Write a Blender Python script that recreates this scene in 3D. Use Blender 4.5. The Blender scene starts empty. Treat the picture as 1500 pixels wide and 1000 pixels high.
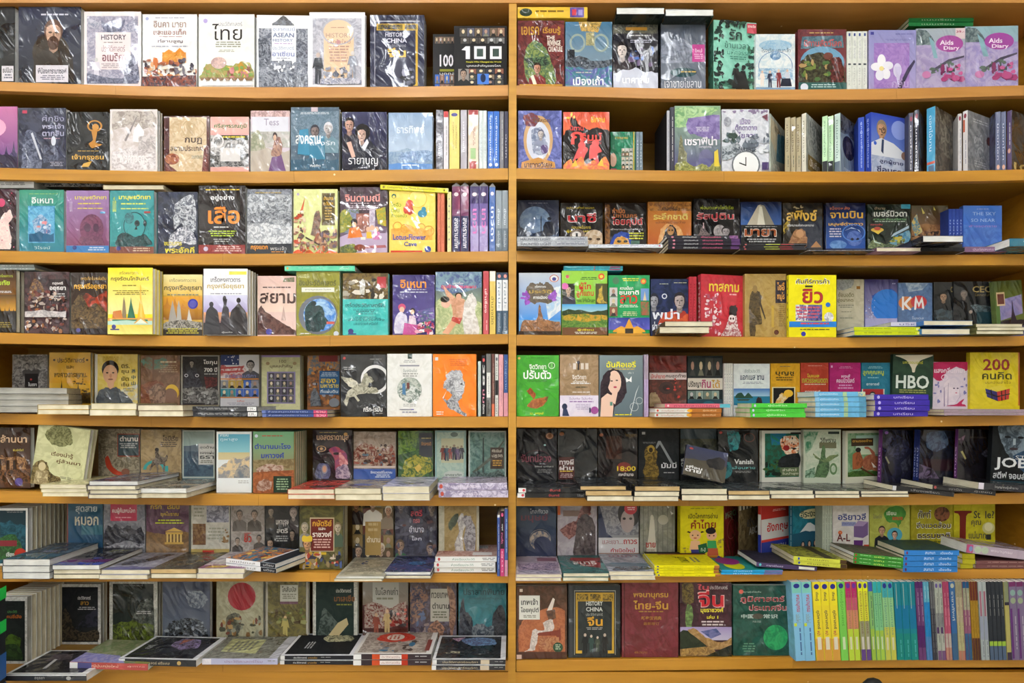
import bpy, math, random
import numpy as np
from mathutils import Matrix, Vector
from mathutils.geometry import tessellate_polygon

PI = math.pi
C = bpy.context.scene.collection
# ---------------------------------------------------------------- camera, light, exposure
F, D, CX, HY, CZ = 850.0, 1.65, 750.0, 590.0, 1.35     # focal length in px, distance to the bookcase front, horizon, eye height
cam = bpy.data.cameras.new('camera'); co = bpy.data.objects.new('camera', cam); C.objects.link(co)
cam.sensor_width = 36.0; cam.lens = 36.0 * F / 1500.0; cam.shift_y = (HY - 500.0) / 1500.0
cam.clip_start = 0.05
co.location = (0, -D, CZ); co.rotation_euler = (PI / 2, 0, 0)
sc = bpy.context.scene; sc.camera = co
vs = sc.view_settings
vs.view_transform = 'Standard'; vs.look = 'None'; vs.gamma = 1; vs.use_curve_mapping = False
vs.exposure = -0.28
w = bpy.data.worlds.new('world'); sc.world = w; w.use_nodes = True
w.node_tree.nodes['Background'].inputs[0].default_value = (0.9, 0.95, 1.0, 1)
w.node_tree.nodes['Background'].inputs[1].default_value = 0.25

TUBES = [(-1.9, -1.35, .5), (-0.5, -1.35, .95), (0.72, -1.35, .42), (-1.4, -4.6, 2.6), (-.2, -4.6, 2.6), (-1.9, -2.9, .55), (-.5, -2.9, .6), (.8, -2.9, .4)]   # centre x, y, relative strength
CEIL = 3.15
TUBE_EMIT = 60.0

def px(x, Y=0.0): return (x - CX) * (D + Y) / F
def pz(y, Y=0.0): return CZ + (HY - y) * (D + Y) / F

# ---------------------------------------------------------------- materials
def lin(c):
    c = c.lstrip('#')
    if len(c) == 3: c = ''.join(a * 2 for a in c)
    v = [int(c[i:i + 2], 16) / 255 for i in (0, 2, 4)]
    return tuple(((a + .055) / 1.055) ** 2.4 if a > .04045 else a / 12.92 for a in v)

def new_mat(name):
    m = bpy.data.materials.new(name); m.use_nodes = True
    nt = m.node_tree; return m, nt, nt.nodes['Principled BSDF']

def N(nt, t, **kw):
    n = nt.nodes.new(t)
    for k, v in kw.items():
        if k.startswith('i_'): n.inputs[int(k[2:])].default_value = v
        else: setattr(n, k, v)
    return n

def print_mat(name, film):
    """printed card: two inks from the mesh's colour attributes mixed by a noise; film: shrink wrap gloss with creases"""
    m, nt, b = new_mat(name); L = nt.links.new
    a = N(nt, 'ShaderNodeAttribute', attribute_name='ca'); c = N(nt, 'ShaderNodeAttribute', attribute_name='cb')
    s = N(nt, 'ShaderNodeAttribute', attribute_name='ns')
    tc = N(nt, 'ShaderNodeTexCoord'); oi = N(nt, 'ShaderNodeObjectInfo')
    add = N(nt, 'ShaderNodeVectorMath', operation='ADD'); L(tc.outputs['Object'], add.inputs[0]); L(oi.outputs['Location'], add.inputs[1])
    no = N(nt, 'ShaderNodeTexNoise'); no.inputs['Detail'].default_value = 3; no.inputs['Roughness'].default_value = .6; no.inputs['Distortion'].default_value = 1.6
    L(add.outputs[0], no.inputs['Vector']); L(s.outputs['Fac'], no.inputs['Scale'])
    mr = N(nt, 'ShaderNodeMapRange', interpolation_type='SMOOTHSTEP'); mr.inputs[1].default_value = .38; mr.inputs[2].default_value = .62
    L(no.outputs['Fac'], mr.inputs[0])
    mx = N(nt, 'ShaderNodeMix', data_type='RGBA'); L(mr.outputs[0], mx.inputs[0]); L(a.outputs['Color'], mx.inputs[6]); L(c.outputs['Color'], mx.inputs[7])
    L(mx.outputs[2], b.inputs['Base Color'])
    b.inputs['Roughness'].default_value = .6
    b.inputs['Specular IOR Level'].default_value = .12
    if film:
        rnd = N(nt, 'ShaderNodeVectorMath', operation='SCALE'); L(oi.outputs['Location'], rnd.inputs[0]); rnd.inputs['Scale'].default_value = 7.3
        ad2 = N(nt, 'ShaderNodeVectorMath', operation='ADD'); L(tc.outputs['Object'], ad2.inputs[0]); L(rnd.outputs[0], ad2.inputs[1])
        wn = N(nt, 'ShaderNodeTexNoise'); wn.inputs['Scale'].default_value = 9; wn.inputs['Detail'].default_value = 1; L(ad2.outputs[0], wn.inputs['Vector'])
        ws = N(nt, 'ShaderNodeVectorMath', operation='SCALE'); L(wn.outputs['Color'], ws.inputs[0]); ws.inputs['Scale'].default_value = .09
        ad3 = N(nt, 'ShaderNodeVectorMath', operation='ADD'); L(ad2.outputs[0], ad3.inputs[0]); L(ws.outputs[0], ad3.inputs[1])
        mp = N(nt, 'ShaderNodeMapping'); mp.inputs['Rotation'].default_value = (0, .55, 0); L(ad3.outputs[0], mp.inputs['Vector'])
        m2 = N(nt, 'ShaderNodeMapping'); m2.inputs['Scale'].default_value = (40, 40, 2.6); L(mp.outputs[0], m2.inputs['Vector'])
        w1 = N(nt, 'ShaderNodeTexNoise'); w1.inputs['Scale'].default_value = 1.0; w1.inputs['Detail'].default_value = 2.5; w1.noise_type = 'RIDGED_MULTIFRACTAL'
        w1.inputs['Offset'].default_value = .9
        L(m2.outputs[0], w1.inputs['Vector'])
        w2 = N(nt, 'ShaderNodeTexNoise'); w2.inputs['Scale'].default_value = 13; w2.inputs['Detail'].default_value = 1
        L(ad2.outputs[0], w2.inputs['Vector'])
        mk = N(nt, 'ShaderNodeMapRange'); mk.inputs[1].default_value = .44; mk.inputs[2].default_value = .56; mk.inputs[3].default_value = .05; mk.inputs[4].default_value = 1
        L(w2.outputs['Fac'], mk.inputs[0])
        mm = N(nt, 'ShaderNodeMath', operation='MULTIPLY'); L(w1.outputs['Fac'], mm.inputs[0]); L(mk.outputs[0], mm.inputs[1])
        sm = N(nt, 'ShaderNodeMath', operation='MULTIPLY_ADD'); L(w2.outputs['Fac'], sm.inputs[0]); sm.inputs[1].default_value = 1.0; L(mm.outputs[0], sm.inputs[2])
        bp = N(nt, 'ShaderNodeBump'); bp.inputs['Strength'].default_value = [0, .75, .9][film]; bp.inputs['Distance'].default_value = .011
        L(sm.outputs[0], bp.inputs['Height'])
        b.inputs['Coat Weight'].default_value = [0, .8, 1.0][film]; b.inputs['Coat Roughness'].default_value = [0, .07, .1][film]
        L(bp.outputs[0], b.inputs['Coat Normal'])
    else:
        b.inputs['Coat Weight'].default_value = .1; b.inputs['Coat Roughness'].default_value = .3
    return m
PRINT = [print_mat('printed_card', 0), print_mat('printed_card_in_film', 1), print_mat('printed_card_in_creased_film', 2)]

def page_mat(name, col, dark):
    m, nt, b = new_mat(name); L = nt.links.new
    tc = N(nt, 'ShaderNodeTexCoord'); mp = N(nt, 'ShaderNodeMapping'); mp.inputs['Scale'].default_value = (30, 1100, 30)
    L(tc.outputs['Object'], mp.inputs[0])
    no = N(nt, 'ShaderNodeTexNoise'); no.inputs['Scale'].default_value = 1; no.inputs['Detail'].default_value = 3; L(mp.outputs[0], no.inputs[0])
    n2 = N(nt, 'ShaderNodeTexNoise'); n2.inputs['Scale'].default_value = 22; n2.inputs['Detail'].default_value = 2; L(tc.outputs['Object'], n2.inputs[0])
    ad = N(nt, 'ShaderNodeMath', operation='MULTIPLY_ADD'); L(n2.outputs[0], ad.inputs[0]); ad.inputs[1].default_value = .8; L(no.outputs[0], ad.inputs[2])
    cr = N(nt, 'ShaderNodeMapRange'); cr.inputs[1].default_value = .6; cr.inputs[2].default_value = 1.15; L(ad.outputs[0], cr.inputs[0])
    mx = N(nt, 'ShaderNodeMix', data_type='RGBA'); L(cr.outputs[0], mx.inputs[0]); mx.inputs[6].default_value = (*lin(dark), 1); mx.inputs[7].default_value = (*lin(col), 1)
    L(mx.outputs[2], b.inputs['Base Color']); b.inputs['Roughness'].default_value = .7
    b.inputs['Coat Weight'].default_value = .3; b.inputs['Coat Roughness'].default_value = .25
    bp = N(nt, 'ShaderNodeBump'); bp.inputs['Strength'].default_value = .4; bp.inputs['Distance'].default_value = .002; L(ad.outputs[0], bp.inputs['Height'])
    L(bp.outputs[0], b.inputs['Normal'])
    return m
PAGES = {'w': page_mat('white_page_edges', 'f2f2ee', 'c9cac6'), 'c': page_mat('cream_page_edges', 'eee6cd', 'c9bfa0'),
         'y': page_mat('yellowed_page_edges', 'dcc08a', 'b08d55'), 'g': page_mat('grey_page_edges', 'b9b7ae', '86857c')}

def wood_mat(name, c1, c2, rough=.5, coat=.1, sc_=1.0):
    m, nt, b = new_mat(name); L = nt.links.new
    tc = N(nt, 'ShaderNodeTexCoord'); mp = N(nt, 'ShaderNodeMapping'); mp.inputs['Scale'].default_value = (1.4 * sc_, 9 * sc_, 22 * sc_)
    L(tc.outputs['Object'], mp.inputs[0])
    no = N(nt, 'ShaderNodeTexNoise'); no.inputs['Scale'].default_value = 1.6; no.inputs['Detail'].default_value = 6; no.inputs['Distortion'].default_value = 1.2
    L(mp.outputs[0], no.inputs[0])
    n2 = N(nt, 'ShaderNodeTexNoise'); n2.inputs['Scale'].default_value = 1.7; n2.inputs['Detail'].default_value = 2; L(tc.outputs['Object'], n2.inputs[0])
    ad = N(nt, 'ShaderNodeMath', operation='MULTIPLY_ADD'); L(n2.outputs[0], ad.inputs[0]); ad.inputs[1].default_value = .7; L(no.outputs[0], ad.inputs[2])
    cr = N(nt, 'ShaderNodeMapRange'); cr.inputs[1].default_value = .6; cr.inputs[2].default_value = 1.1; L(ad.outputs[0], cr.inputs[0])
    mx = N(nt, 'ShaderNodeMix', data_type='RGBA'); L(cr.outputs[0], mx.inputs[0]); mx.inputs[6].default_value = (*lin(c1), 1); mx.inputs[7].default_value = (*lin(c2), 1)
    # small pale nail specks along the varnish
    vo = N(nt, 'ShaderNodeTexVoronoi'); vo.inputs['Scale'].default_value = 11; L(tc.outputs['Object'], vo.inputs['Vector'])
    lt = N(nt, 'ShaderNodeMath', operation='LESS_THAN'); L(vo.outputs['Distance'], lt.inputs[0]); lt.inputs[1].default_value = .03
    m2 = N(nt, 'ShaderNodeMix', data_type='RGBA'); L(lt.outputs[0], m2.inputs[0]); L(mx.outputs[2], m2.inputs[6]); m2.inputs[7].default_value = (*lin('f0d9a8'), 1)
    L(m2.outputs[2], b.inputs['Base Color']); b.inputs['Roughness'].default_value = rough
    b.inputs['Coat Weight'].default_value = coat; b.inputs['Coat Roughness'].default_value = .2
    return m
WOOD = wood_mat('varnished_golden_wood', 'a87216', 'c48c28')
WOOD_POST = wood_mat('varnished_post_wood', 'b07c20', 'c89430', sc_=1.0)
WOOD_IN = wood_mat('varnished_plywood', '86601a', 'a07828', rough=.5)
WOOD_TOP = wood_mat('faded_top_wood', 'b07834', 'c68e48')

def plain(name, col, rough=.6, emit=0):
    m, nt, b = new_mat(name); b.inputs['Base Color'].default_value = (*lin(col), 1); b.inputs['Roughness'].default_value = rough
    if emit: b.inputs['Emission Color'].default_value = (.94, .965, 1, 1); b.inputs['Emission Strength'].default_value = emit
    return m

# ---------------------------------------------------------------- mesh helpers
def link(name, me, parent=None, mats=(), loc=None):
    o = bpy.data.objects.new(name, me); C.objects.link(o)
    if me is not None:
        for m in mats:
            if not me.materials: me.materials.append(m)
    if parent is not None: o.parent = parent
    if loc: o.location = loc
    return o

def box_mesh(x0, x1, y0, y1, z0, z1, bev=0.0):
    v = [(x, y, z) for x in (x0, x1) for y in (y0, y1) for z in (z0, z1)]
    f = [(0, 1, 3, 2), (4, 6, 7, 5), (0, 4, 5, 1), (2, 3, 7, 6), (0, 2, 6, 4), (1, 5, 7, 3)]
    me = bpy.data.meshes.new('box'); me.from_pydata(v, [], f)
    if bev:
        import bmesh
        bm = bmesh.new(); bm.from_mesh(me); bmesh.ops.bevel(bm, geom=bm.edges[:], offset=bev, segments=2, affect='EDGES'); bm.to_mesh(me); bm.free()
    me.update(); return me

def tag(o, label=None, cat=None, group=None, kind=None):
    for k, v in (('label', label), ('category', cat), ('group', group), ('kind', kind)):
        if v: o[k] = v

# ---------------------------------------------------------------- lettering
_glyph = {}
def lettering(s, bold):
    """verts (n,2) scaled to the unit box and triangles/polys of a printed word"""
    k = (s, bold)
    if k not in _glyph:
        cu = bpy.data.curves.new('t', 'FONT'); cu.body = s; cu.resolution_u = 2
        if bold: cu.offset = .022
        o = bpy.data.objects.new('t', cu); m = o.to_mesh()
        v = np.array([(a.co.x, a.co.y) for a in m.vertices]); p = [tuple(q.vertices) for q in m.polygons]
        o.to_mesh_clear(); bpy.data.objects.remove(o); bpy.data.curves.remove(cu)
        lo, hi = v.min(0), v.max(0); v = (v - lo) / np.maximum(hi - lo, 1e-6)
        _glyph[k] = (v, p)
    return _glyph[k]

def organic(P, m, jit):
    """the outline P rounded and roughened like a painted shape; edges along the border stay straight"""
    if len(P) < 5: return P
    R = random.Random(int(P[0][0] * 7 + P[1][1] * 3 + len(P))); out = []; n = len(P)
    for i in range(n):
        a, b, c, d = P[i - 1], P[i], P[(i + 1) % n], P[(i + 2) % n]
        edge = (b[0] == c[0] and b[0] in (0, 4, 5, 95, 96, 98, 100)) or (b[1] == c[1] and b[1] >= 90)
        for j in range(m):
            t = j / m
            if edge:
                if j == 0: out.append(b)
                continue
            cr = [.5 * (2 * b[k] + (c[k] - a[k]) * t + (2 * a[k] - 5 * b[k] + 4 * c[k] - d[k]) * t * t + (3 * b[k] - a[k] - 3 * c[k] + d[k]) * t ** 3) for k in (0, 1)]
            ln = [b[k] + (c[k] - b[k]) * t for k in (0, 1)]
            out.append(tuple(cr[k] * .6 + ln[k] * .4 + R.uniform(-jit, jit) for k in (0, 1)))
    return out

# ---------------------------------------------------------------- cover drawing
class Art:
    """flat print drawn in a 100 x 100 frame (y down); W, H its size in metres"""
    def __init__(s, W, H):
        s.W, s.H, s.sy = W, H, 1.0; s.v = []; s.f = []; s.a = []; s.b = []; s.n = []; s.k = 0
    def add(s, pts, polys, ca, cb=None, ns=40.0):
        s.k += 1; d = s.k * 4e-5; o = len(s.v)
        for i, (x, y) in enumerate(pts):
            s.v.append((min(max(x, 0), 100), min(max(y, 0), 100) * s.sy, d))
            c = ca[i] if isinstance(ca, list) else ca
            s.a.append(c); s.b.append(cb if cb else c); s.n.append(min(ns * .95, 80.0) if cb and ns < 300 else ns)
        s.f += [tuple(o + j for j in q) for q in polys]
    def poly(s, pts, c, c2=None, ns=40.0):
        if len(pts) > 4:
            t = tessellate_polygon([[Vector((x, y, 0)) for x, y in pts]])
        else: t = [tuple(range(len(pts)))]
        s.add(pts, t, lin(c), lin(c2) if c2 else None, ns)
    def ell(s, cx, cy, rx, ry, c, c2=None, ns=40.0, n=20, w=None):
        if ry == '=': ry = rx * s.W / s.H
        p = [(cx + rx * math.cos(2 * PI * i / n), cy + ry * math.sin(2 * PI * i / n)) for i in range(n)]
        if w is None: s.add(p, [tuple(range(n))], lin(c), lin(c2) if c2 else None, ns)
        else:
            k = 1 - w / rx
            q = [(cx + (x - cx) * k, cy + (y - cy) * k) for x, y in p]
            s.add(p + q, [(i, (i + 1) % n, n + (i + 1) % n, n + i) for i in range(n)], lin(c))
    def text(s, x0, y0, x1, y1, c, t, bold=False):
        v, p = lettering(t, bold)
        s.add([(x0 + a * (x1 - x0), y1 - b * (y1 - y0)) for a, b in v], p, lin(c))
    def run(s, ops):
        for op in ops.split(';'):
            q = op.split()
            if not q: continue
            k, q = q[0], q[1:]
            fl = lambda i: float(q[i])
            A = s.W / s.H
            if k == 'r': s.poly([(fl(0), fl(1)), (fl(2), fl(1)), (fl(2), fl(3)), (fl(0), fl(3))], q[4], *(q[5:6]), **({'ns': fl(6)} if len(q) > 6 else {}))
            elif k == 'g': s.add([(fl(0), fl(1)), (fl(2), fl(1)), (fl(2), fl(3)), (fl(0), fl(3))], [(0, 1, 2, 3)], [lin(q[4]), lin(q[4]), lin(q[5]), lin(q[5])])
            elif k == 'e': s.ell(fl(0), fl(1), fl(2), '=' if q[3] == '=' else fl(3), q[4], *(q[5:6]), **({'ns': fl(6)} if len(q) > 6 else {}))
            elif k == 'o': s.ell(fl(0), fl(1), fl(2), '=' if q[3] == '=' else fl(3), q[5], w=fl(4), n=28)
            elif k == 'p':
                P_ = [(fl(i), fl(i + 1)) for i in range(1, len(q) - 1, 2)]
                s.poly(organic(P_, 3, 0) if len(P_) > 6 else P_, q[0])
            elif k == 'N': s.poly(organic([(fl(i), fl(i + 1)) for i in range(3, len(q) - 1, 2)], 4, 1.3), q[0], q[1], fl(2))
            elif k in 'tT': s.text(fl(0), fl(1), fl(2), fl(3), q[4], ' '.join(q[5:]), k == 'T')
            elif k == 'l':
                n = int(q[5]); hh = (fl(3) - fl(1)) / n; R = random.Random(n * 7 + int(fl(1)))
                for i in range(n):
                    m = (fl(2) - fl(0)) * R.uniform(0, .12); x = fl(0) + m
                    while x < fl(2) - m:
                        e = min(x + R.uniform(4, 13), fl(2) - m)
                        s.poly([(x, fl(1) + i * hh), (e, fl(1) + i * hh), (e, fl(1) + (i + .5) * hh), (x, fl(1) + (i + .5) * hh)], q[4]); x = e + 1.6
            elif k == 'b':      # bust: cx cy headradius skin cloth hair
                cx, cy, r = fl(0), fl(1), fl(2); ry = r * 1.3 * A
                cl, sk, ha = q[4], q[3], q[5]
                s.poly([(cx - 2.4 * r, cy + 4.3 * ry), (cx - 2.2 * r, cy + 2.1 * ry), (cx - r * .9, cy + 1.35 * ry), (cx + r * .9, cy + 1.35 * ry), (cx + 2.2 * r, cy + 2.1 * ry), (cx + 2.4 * r, cy + 4.3 * ry)], cl)
                kk = '#' + sk if len(sk) == 6 else '#' + ''.join(q_ * 2 for q_ in sk)
                dk = lambda f_: ''.join('%02x' % int(int(kk[i_:i_ + 2], 16) * f_) for i_ in (1, 3, 5))
                s.poly([(cx - .45 * r, cy), (cx + .45 * r, cy), (cx + .5 * r, cy + 1.5 * ry), (cx, cy + 1.8 * ry), (cx - .5 * r, cy + 1.5 * ry)], dk(.62), dk(.8), 60)
                s.ell(cx, cy - .15 * ry, 1.08 * r, 1.08 * ry, ha, n=14)
                s.poly([(cx - .78 * r, cy - .5 * ry), (cx - .3 * r, cy - .72 * ry), (cx + .4 * r, cy - .7 * ry), (cx + .8 * r, cy - .4 * ry), (cx + .84 * r, cy + .25 * ry), (cx + .6 * r, cy + .8 * ry), (cx + .1 * r, cy + 1.06 * ry), (cx - .35 * r, cy + .98 * ry), (cx - .7 * r, cy + .6 * ry), (cx - .85 * r, cy + .1 * ry)], sk, dk(.86), 70)
                s.poly([(cx + .25 * r, cy - .6 * ry), (cx + .8 * r, cy - .4 * ry), (cx + .84 * r, cy + .25 * ry), (cx + .6 * r, cy + .8 * ry), (cx + .1 * r, cy + 1.06 * ry), (cx + .3 * r, cy + .3 * ry)], dk(.72), dk(.84), 70)
                for d in (-.36, .36): s.ell(cx + d * r, cy - .04 * ry, .22 * r, .09 * ry, dk(.4), n=8)
                s.poly([(cx - .02 * r, cy), (cx + .1 * r, cy), (cx + .18 * r, cy + .4 * ry), (cx - .12 * r, cy + .4 * ry)], dk(.6))
                s.ell(cx, cy + .62 * ry, .28 * r, .07 * ry, dk(.45), n=8)
            elif k == 'f':      # standing figure: cx feet_y height cloth skin
                cx, y, h = fl(0), fl(1), fl(2); u = h / A / 8; cl, sk = q[3], q[4]
                s.poly([(cx - .8 * u, y), (cx - .15 * u, y), (cx, y - .42 * h), (cx + .2 * u, y), (cx + .85 * u, y), (cx + .8 * u, y - .5 * h), (cx + 1.5 * u, y - .45 * h), (cx + .9 * u, y - .82 * h), (cx - .9 * u, y - .82 * h), (cx - 1.5 * u, y - .48 * h), (cx - .8 * u, y - .55 * h)], cl)
                s.ell(cx, y - .91 * h, .55 * u, .085 * h, sk, n=10)
            elif k == 'k':      # skyline of spires: x0 x1 base height colour seed n
                R = random.Random(int(q[5])); n = int(q[6]); x0, x1, yb, h = fl(0), fl(1), fl(2), fl(3); p = [(x0, yb)]
                st = (x1 - x0) / n
                for i in range(n):
                    x = x0 + i * st; hh = h * R.uniform(.45, 1)
                    p += [(x + .02 * st, yb - hh * .25), (x + .25 * st, yb - hh * .32), (x + .4 * st, yb - hh * .6), (x + .5 * st, yb - hh), (x + .6 * st, yb - hh * .6), (x + .75 * st, yb - hh * .32), (x + .98 * st, yb - hh * .25)]
                s.poly(p + [(x1, yb)], q[4])
            elif k == 'h':      # hills: x0 x1 ytop ybot amp colour seed [c2 scale]
                R = random.Random(int(q[6])); x0, x1, yt, yb, am = [fl(i) for i in range(5)]; n = 14
                a1, a2 = R.uniform(0, 6), R.uniform(0, 6)
                p = [(x0 + (x1 - x0) * i / n, yt + am * (.6 * math.sin(a1 + i * .55) + .3 * math.sin(a2 + i * 1.4) + R.uniform(-.18, .18))) for i in range(n + 1)]
                s.poly(p + [(x1, yb), (x0, yb)], q[5], *(q[7:8]), **({'ns': fl(8)} if len(q) > 8 else {}))
            elif k == 'c':      # scatter of daubs: x0 y0 x1 y1 n seed size col,col,...
                R = random.Random(int(q[5])); cols = q[7].split(','); r = fl(6)
                for i in range(int(q[4])):
                    x, y = R.uniform(fl(0), fl(2)), R.uniform(fl(1), fl(3)); a = R.uniform(0, PI); rr = r * R.uniform(.5, 1.2)
                    p = []
                    for j in range(6):
                        t = j * PI / 3; e = R.uniform(.6, 1.2); p.append((x + rr * e * math.cos(t) * (1.2 + .6 * math.cos(a)), y + rr * A * e * math.sin(t) * (1.2 - .4 * math.cos(a))))
                    s.add(p, [(0, 1, 2, 3, 4, 5)], lin(cols[i % len(cols)]))
            elif k == 'G':      # grid of tiny portraits: x0 y0 x1 y1 nx ny seed col,..
                R = random.Random(int(q[6])); cols = q[7].split(','); nx, ny = int(q[4]), int(q[5])
                dx, dy = (fl(2) - fl(0)) / nx, (fl(3) - fl(1)) / ny
                for i in range(nx):
                    for j in range(ny):
                        x, y = fl(0) + i * dx, fl(1) + j * dy; c = R.choice(cols)
                        s.poly([(x + .5, y + .5), (x + dx - .5, y + .5), (x + dx - .5, y + dy - .5), (x + .5, y + dy - .5)], c)
                        s.poly([(x + dx * .15, y + dy * .95), (x + dx * .35, y + dy * .65), (x + dx * .65, y + dy * .65), (x + dx * .85, y + dy * .95)], R.choice(('222', '444', '776')))
                        s.ell(x + dx / 2, y + dy * .42, dx * .2, dy * .24, R.choice(('cb9', 'dca', 'a87', 'bbb')), n=8)
            elif k == 'F':
                w = fl(1); wy = w * A
                for a in ((0, 0, 100, wy), (0, 100 - wy, 100, 100), (0, wy, w, 100 - wy), (100 - w, wy, 100, 100 - wy)):
                    s.poly([(a[0], a[1]), (a[2], a[1]), (a[2], a[3]), (a[0], a[3])], q[0])
    def mesh(s, fn):
        """fn maps (x/100, y/100, lift) to a local point"""
        me = bpy.data.meshes.new('print'); me.from_pydata([fn(x / 100, y / 100, d) for x, y, d in s.v], [], s.f)
        attrs(me, s.a, s.b, s.n); return me

def attrs(me, a, b, n):
    for nm, arr in (('ca', a), ('cb', b)):
        at = me.attributes.new(nm, 'FLOAT_COLOR', 'POINT'); z = np.ones((len(arr), 4), dtype=np.float32); z[:, :3] = arr
        at.data.foreach_set('color', z.ravel())
    at = me.attributes.new('ns', 'FLOAT', 'POINT'); at.data.foreach_set('value', np.array(n, dtype=np.float32)); me.update()

# ---------------------------------------------------------------- books
CT = .0007      # card thickness
def cover_mesh(w, h, t, base, spine):
    """wraparound card cover: front (y=0), rounded spine (x=0), back (y=t)"""
    r = min(.0012, t * .3)
    out = [(w, 0), (r, 0), (r * .3, r * .3), (0, r), (0, t - r), (r * .3, t - r * .3), (r, t), (w, t)]
    c = min(CT, t * .2)
    inn = [(w, c), (r, c), (c + r * .1, c + r * .1), (c, r), (c, t - r), (c + r * .1, t - c - r * .1), (r, t - c), (w, t - c)]
    v, f = [], []; n = len(out)
    for z in (0, h):
        v += [(x, y, z) for x, y in out] + [(x, y, z) for x, y in inn]
    m = 2 * n
    for i in range(n - 1):
        f += [(i, i + 1, m + i + 1, m + i), (n + i + 1, n + i, m + n + i, m + n + i + 1), (i + 1, i, n + i, n + i + 1), (m + i, m + i + 1, m + n + i + 1, m + n + i)]
    f += [(0, m, m + n, n), (n - 1, 2 * n - 1, m + 2 * n - 1, m + n - 1)]
    me = bpy.data.meshes.new('cover'); me.from_pydata(v, [], f)
    b1, s1 = lin(base), lin(spine); dk = lambda c: tuple(a * .82 for a in c)
    a = [s1 if (i % n) in (2, 3, 4, 5) else b1 for i in range(len(v))]
    attrs(me, a, [dk(q) for q in a], [28.0] * len(v)); return me

def page_mesh(w, h, t):
    c = min(CT, t * .2); g = .0012
    x1 = w - g; x0 = c + .0003
    # fore edge very slightly concave
    sec = [(x0, c), (x1, c), (x1 - .0006, t * .35), (x1 - .0008, t * .5), (x1 - .0006, t * .65), (x1, t - c), (x0, t - c)]
    v = [(x, y, z) for z in (g, h - g) for x, y in sec]; n = len(sec)
    f = [(i, (i + 1) % n, n + (i + 1) % n, n + i) for i in range(n)] + [tuple(reversed(range(n))), tuple(range(n, 2 * n))]
    me = bpy.data.meshes.new('pages'); me.from_pydata(v, [], f); return me

BOOKS = []      # every book as a record; built at the end, largest in view as objects
def book_parts(b):
    """the meshes of a book design (shared by its copies)"""
    if 'meshes' in b['d']: return b['d']['meshes']
    d = b['d']; w_, h_, t_ = d['w'], d['h'], d['t']; film = PRINT[d['film']]
    cm = cover_mesh(w_, h_, t_, d['base'], d['spine']); cm.materials.append(film)
    pm = page_mesh(w_, h_, t_); pm.materials.append(PAGES[d['page']])
    fm = sm = None
    if d['ops'].strip():
        A = Art(w_ - .0006, h_); A.run('r 0 0 100 100 %s' % d['base']); A.sy = d.get('sy', 1.0); A.run(d['ops'])
        if A.v: fm = A.mesh(lambda x, y, k: (.0005 + x * (w_ - .0006), -.00004 - k, h_ * (1 - y))); fm.materials.append(film)
    if d['sops'].strip():
        S = Art(h_, t_ * .9); S.run('r 0 0 100 100 %s;' % d['spine'] + d['sops'])
        if S.v: sm = S.mesh(lambda x, y, k: (-.00004 - k, t_ * (.05 + .9 * y), h_ * (1 - x))); sm.materials.append(film)
    d['meshes'] = (cm, pm, fm, sm); return d['meshes']

def build_book(b):
    cm, pm, fm, sm = book_parts(b)
    root = bpy.data.objects.new('paperback_book', None); C.objects.link(root); root.empty_display_size = .02
    root.matrix_world = b['m']
    c = link('cover', cm, root); link('page_block', pm, root)
    if fm and b.get('front', True): link('cover_print', fm, c)
    if sm: link('spine_print', sm, c)
    if b['d'].get('tip'):
        t_ = b['d']['t']; w_, h_ = b['d']['w'], b['d']['h']
        v = [(-.001, -.001, h_), (w_, -.001, h_), (w_, t_ + .001, h_), (-.001, t_ + .001, h_), (.004, t_ * .5, h_ + .013), (w_ - .01, t_ * .5, h_ + .013)]
        me = bpy.data.meshes.new('tip'); me.from_pydata(v, [], [(0, 1, 5, 4), (2, 3, 4, 5), (3, 0, 4), (1, 2, 5)])
        o = link('film_end', me, root, [FILM]); o['label'] = 'clear gathered end of the shrink film'
    tag(root, b['label'], 'book', b.get('group'))
    return root

FILM, _nt, _b = new_mat('loose_clear_film')
_b.inputs['Base Color'].default_value = (.8, .8, .85, 1); _b.inputs['Alpha'].default_value = .35; _b.inputs['Roughness'].default_value = .15

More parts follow.
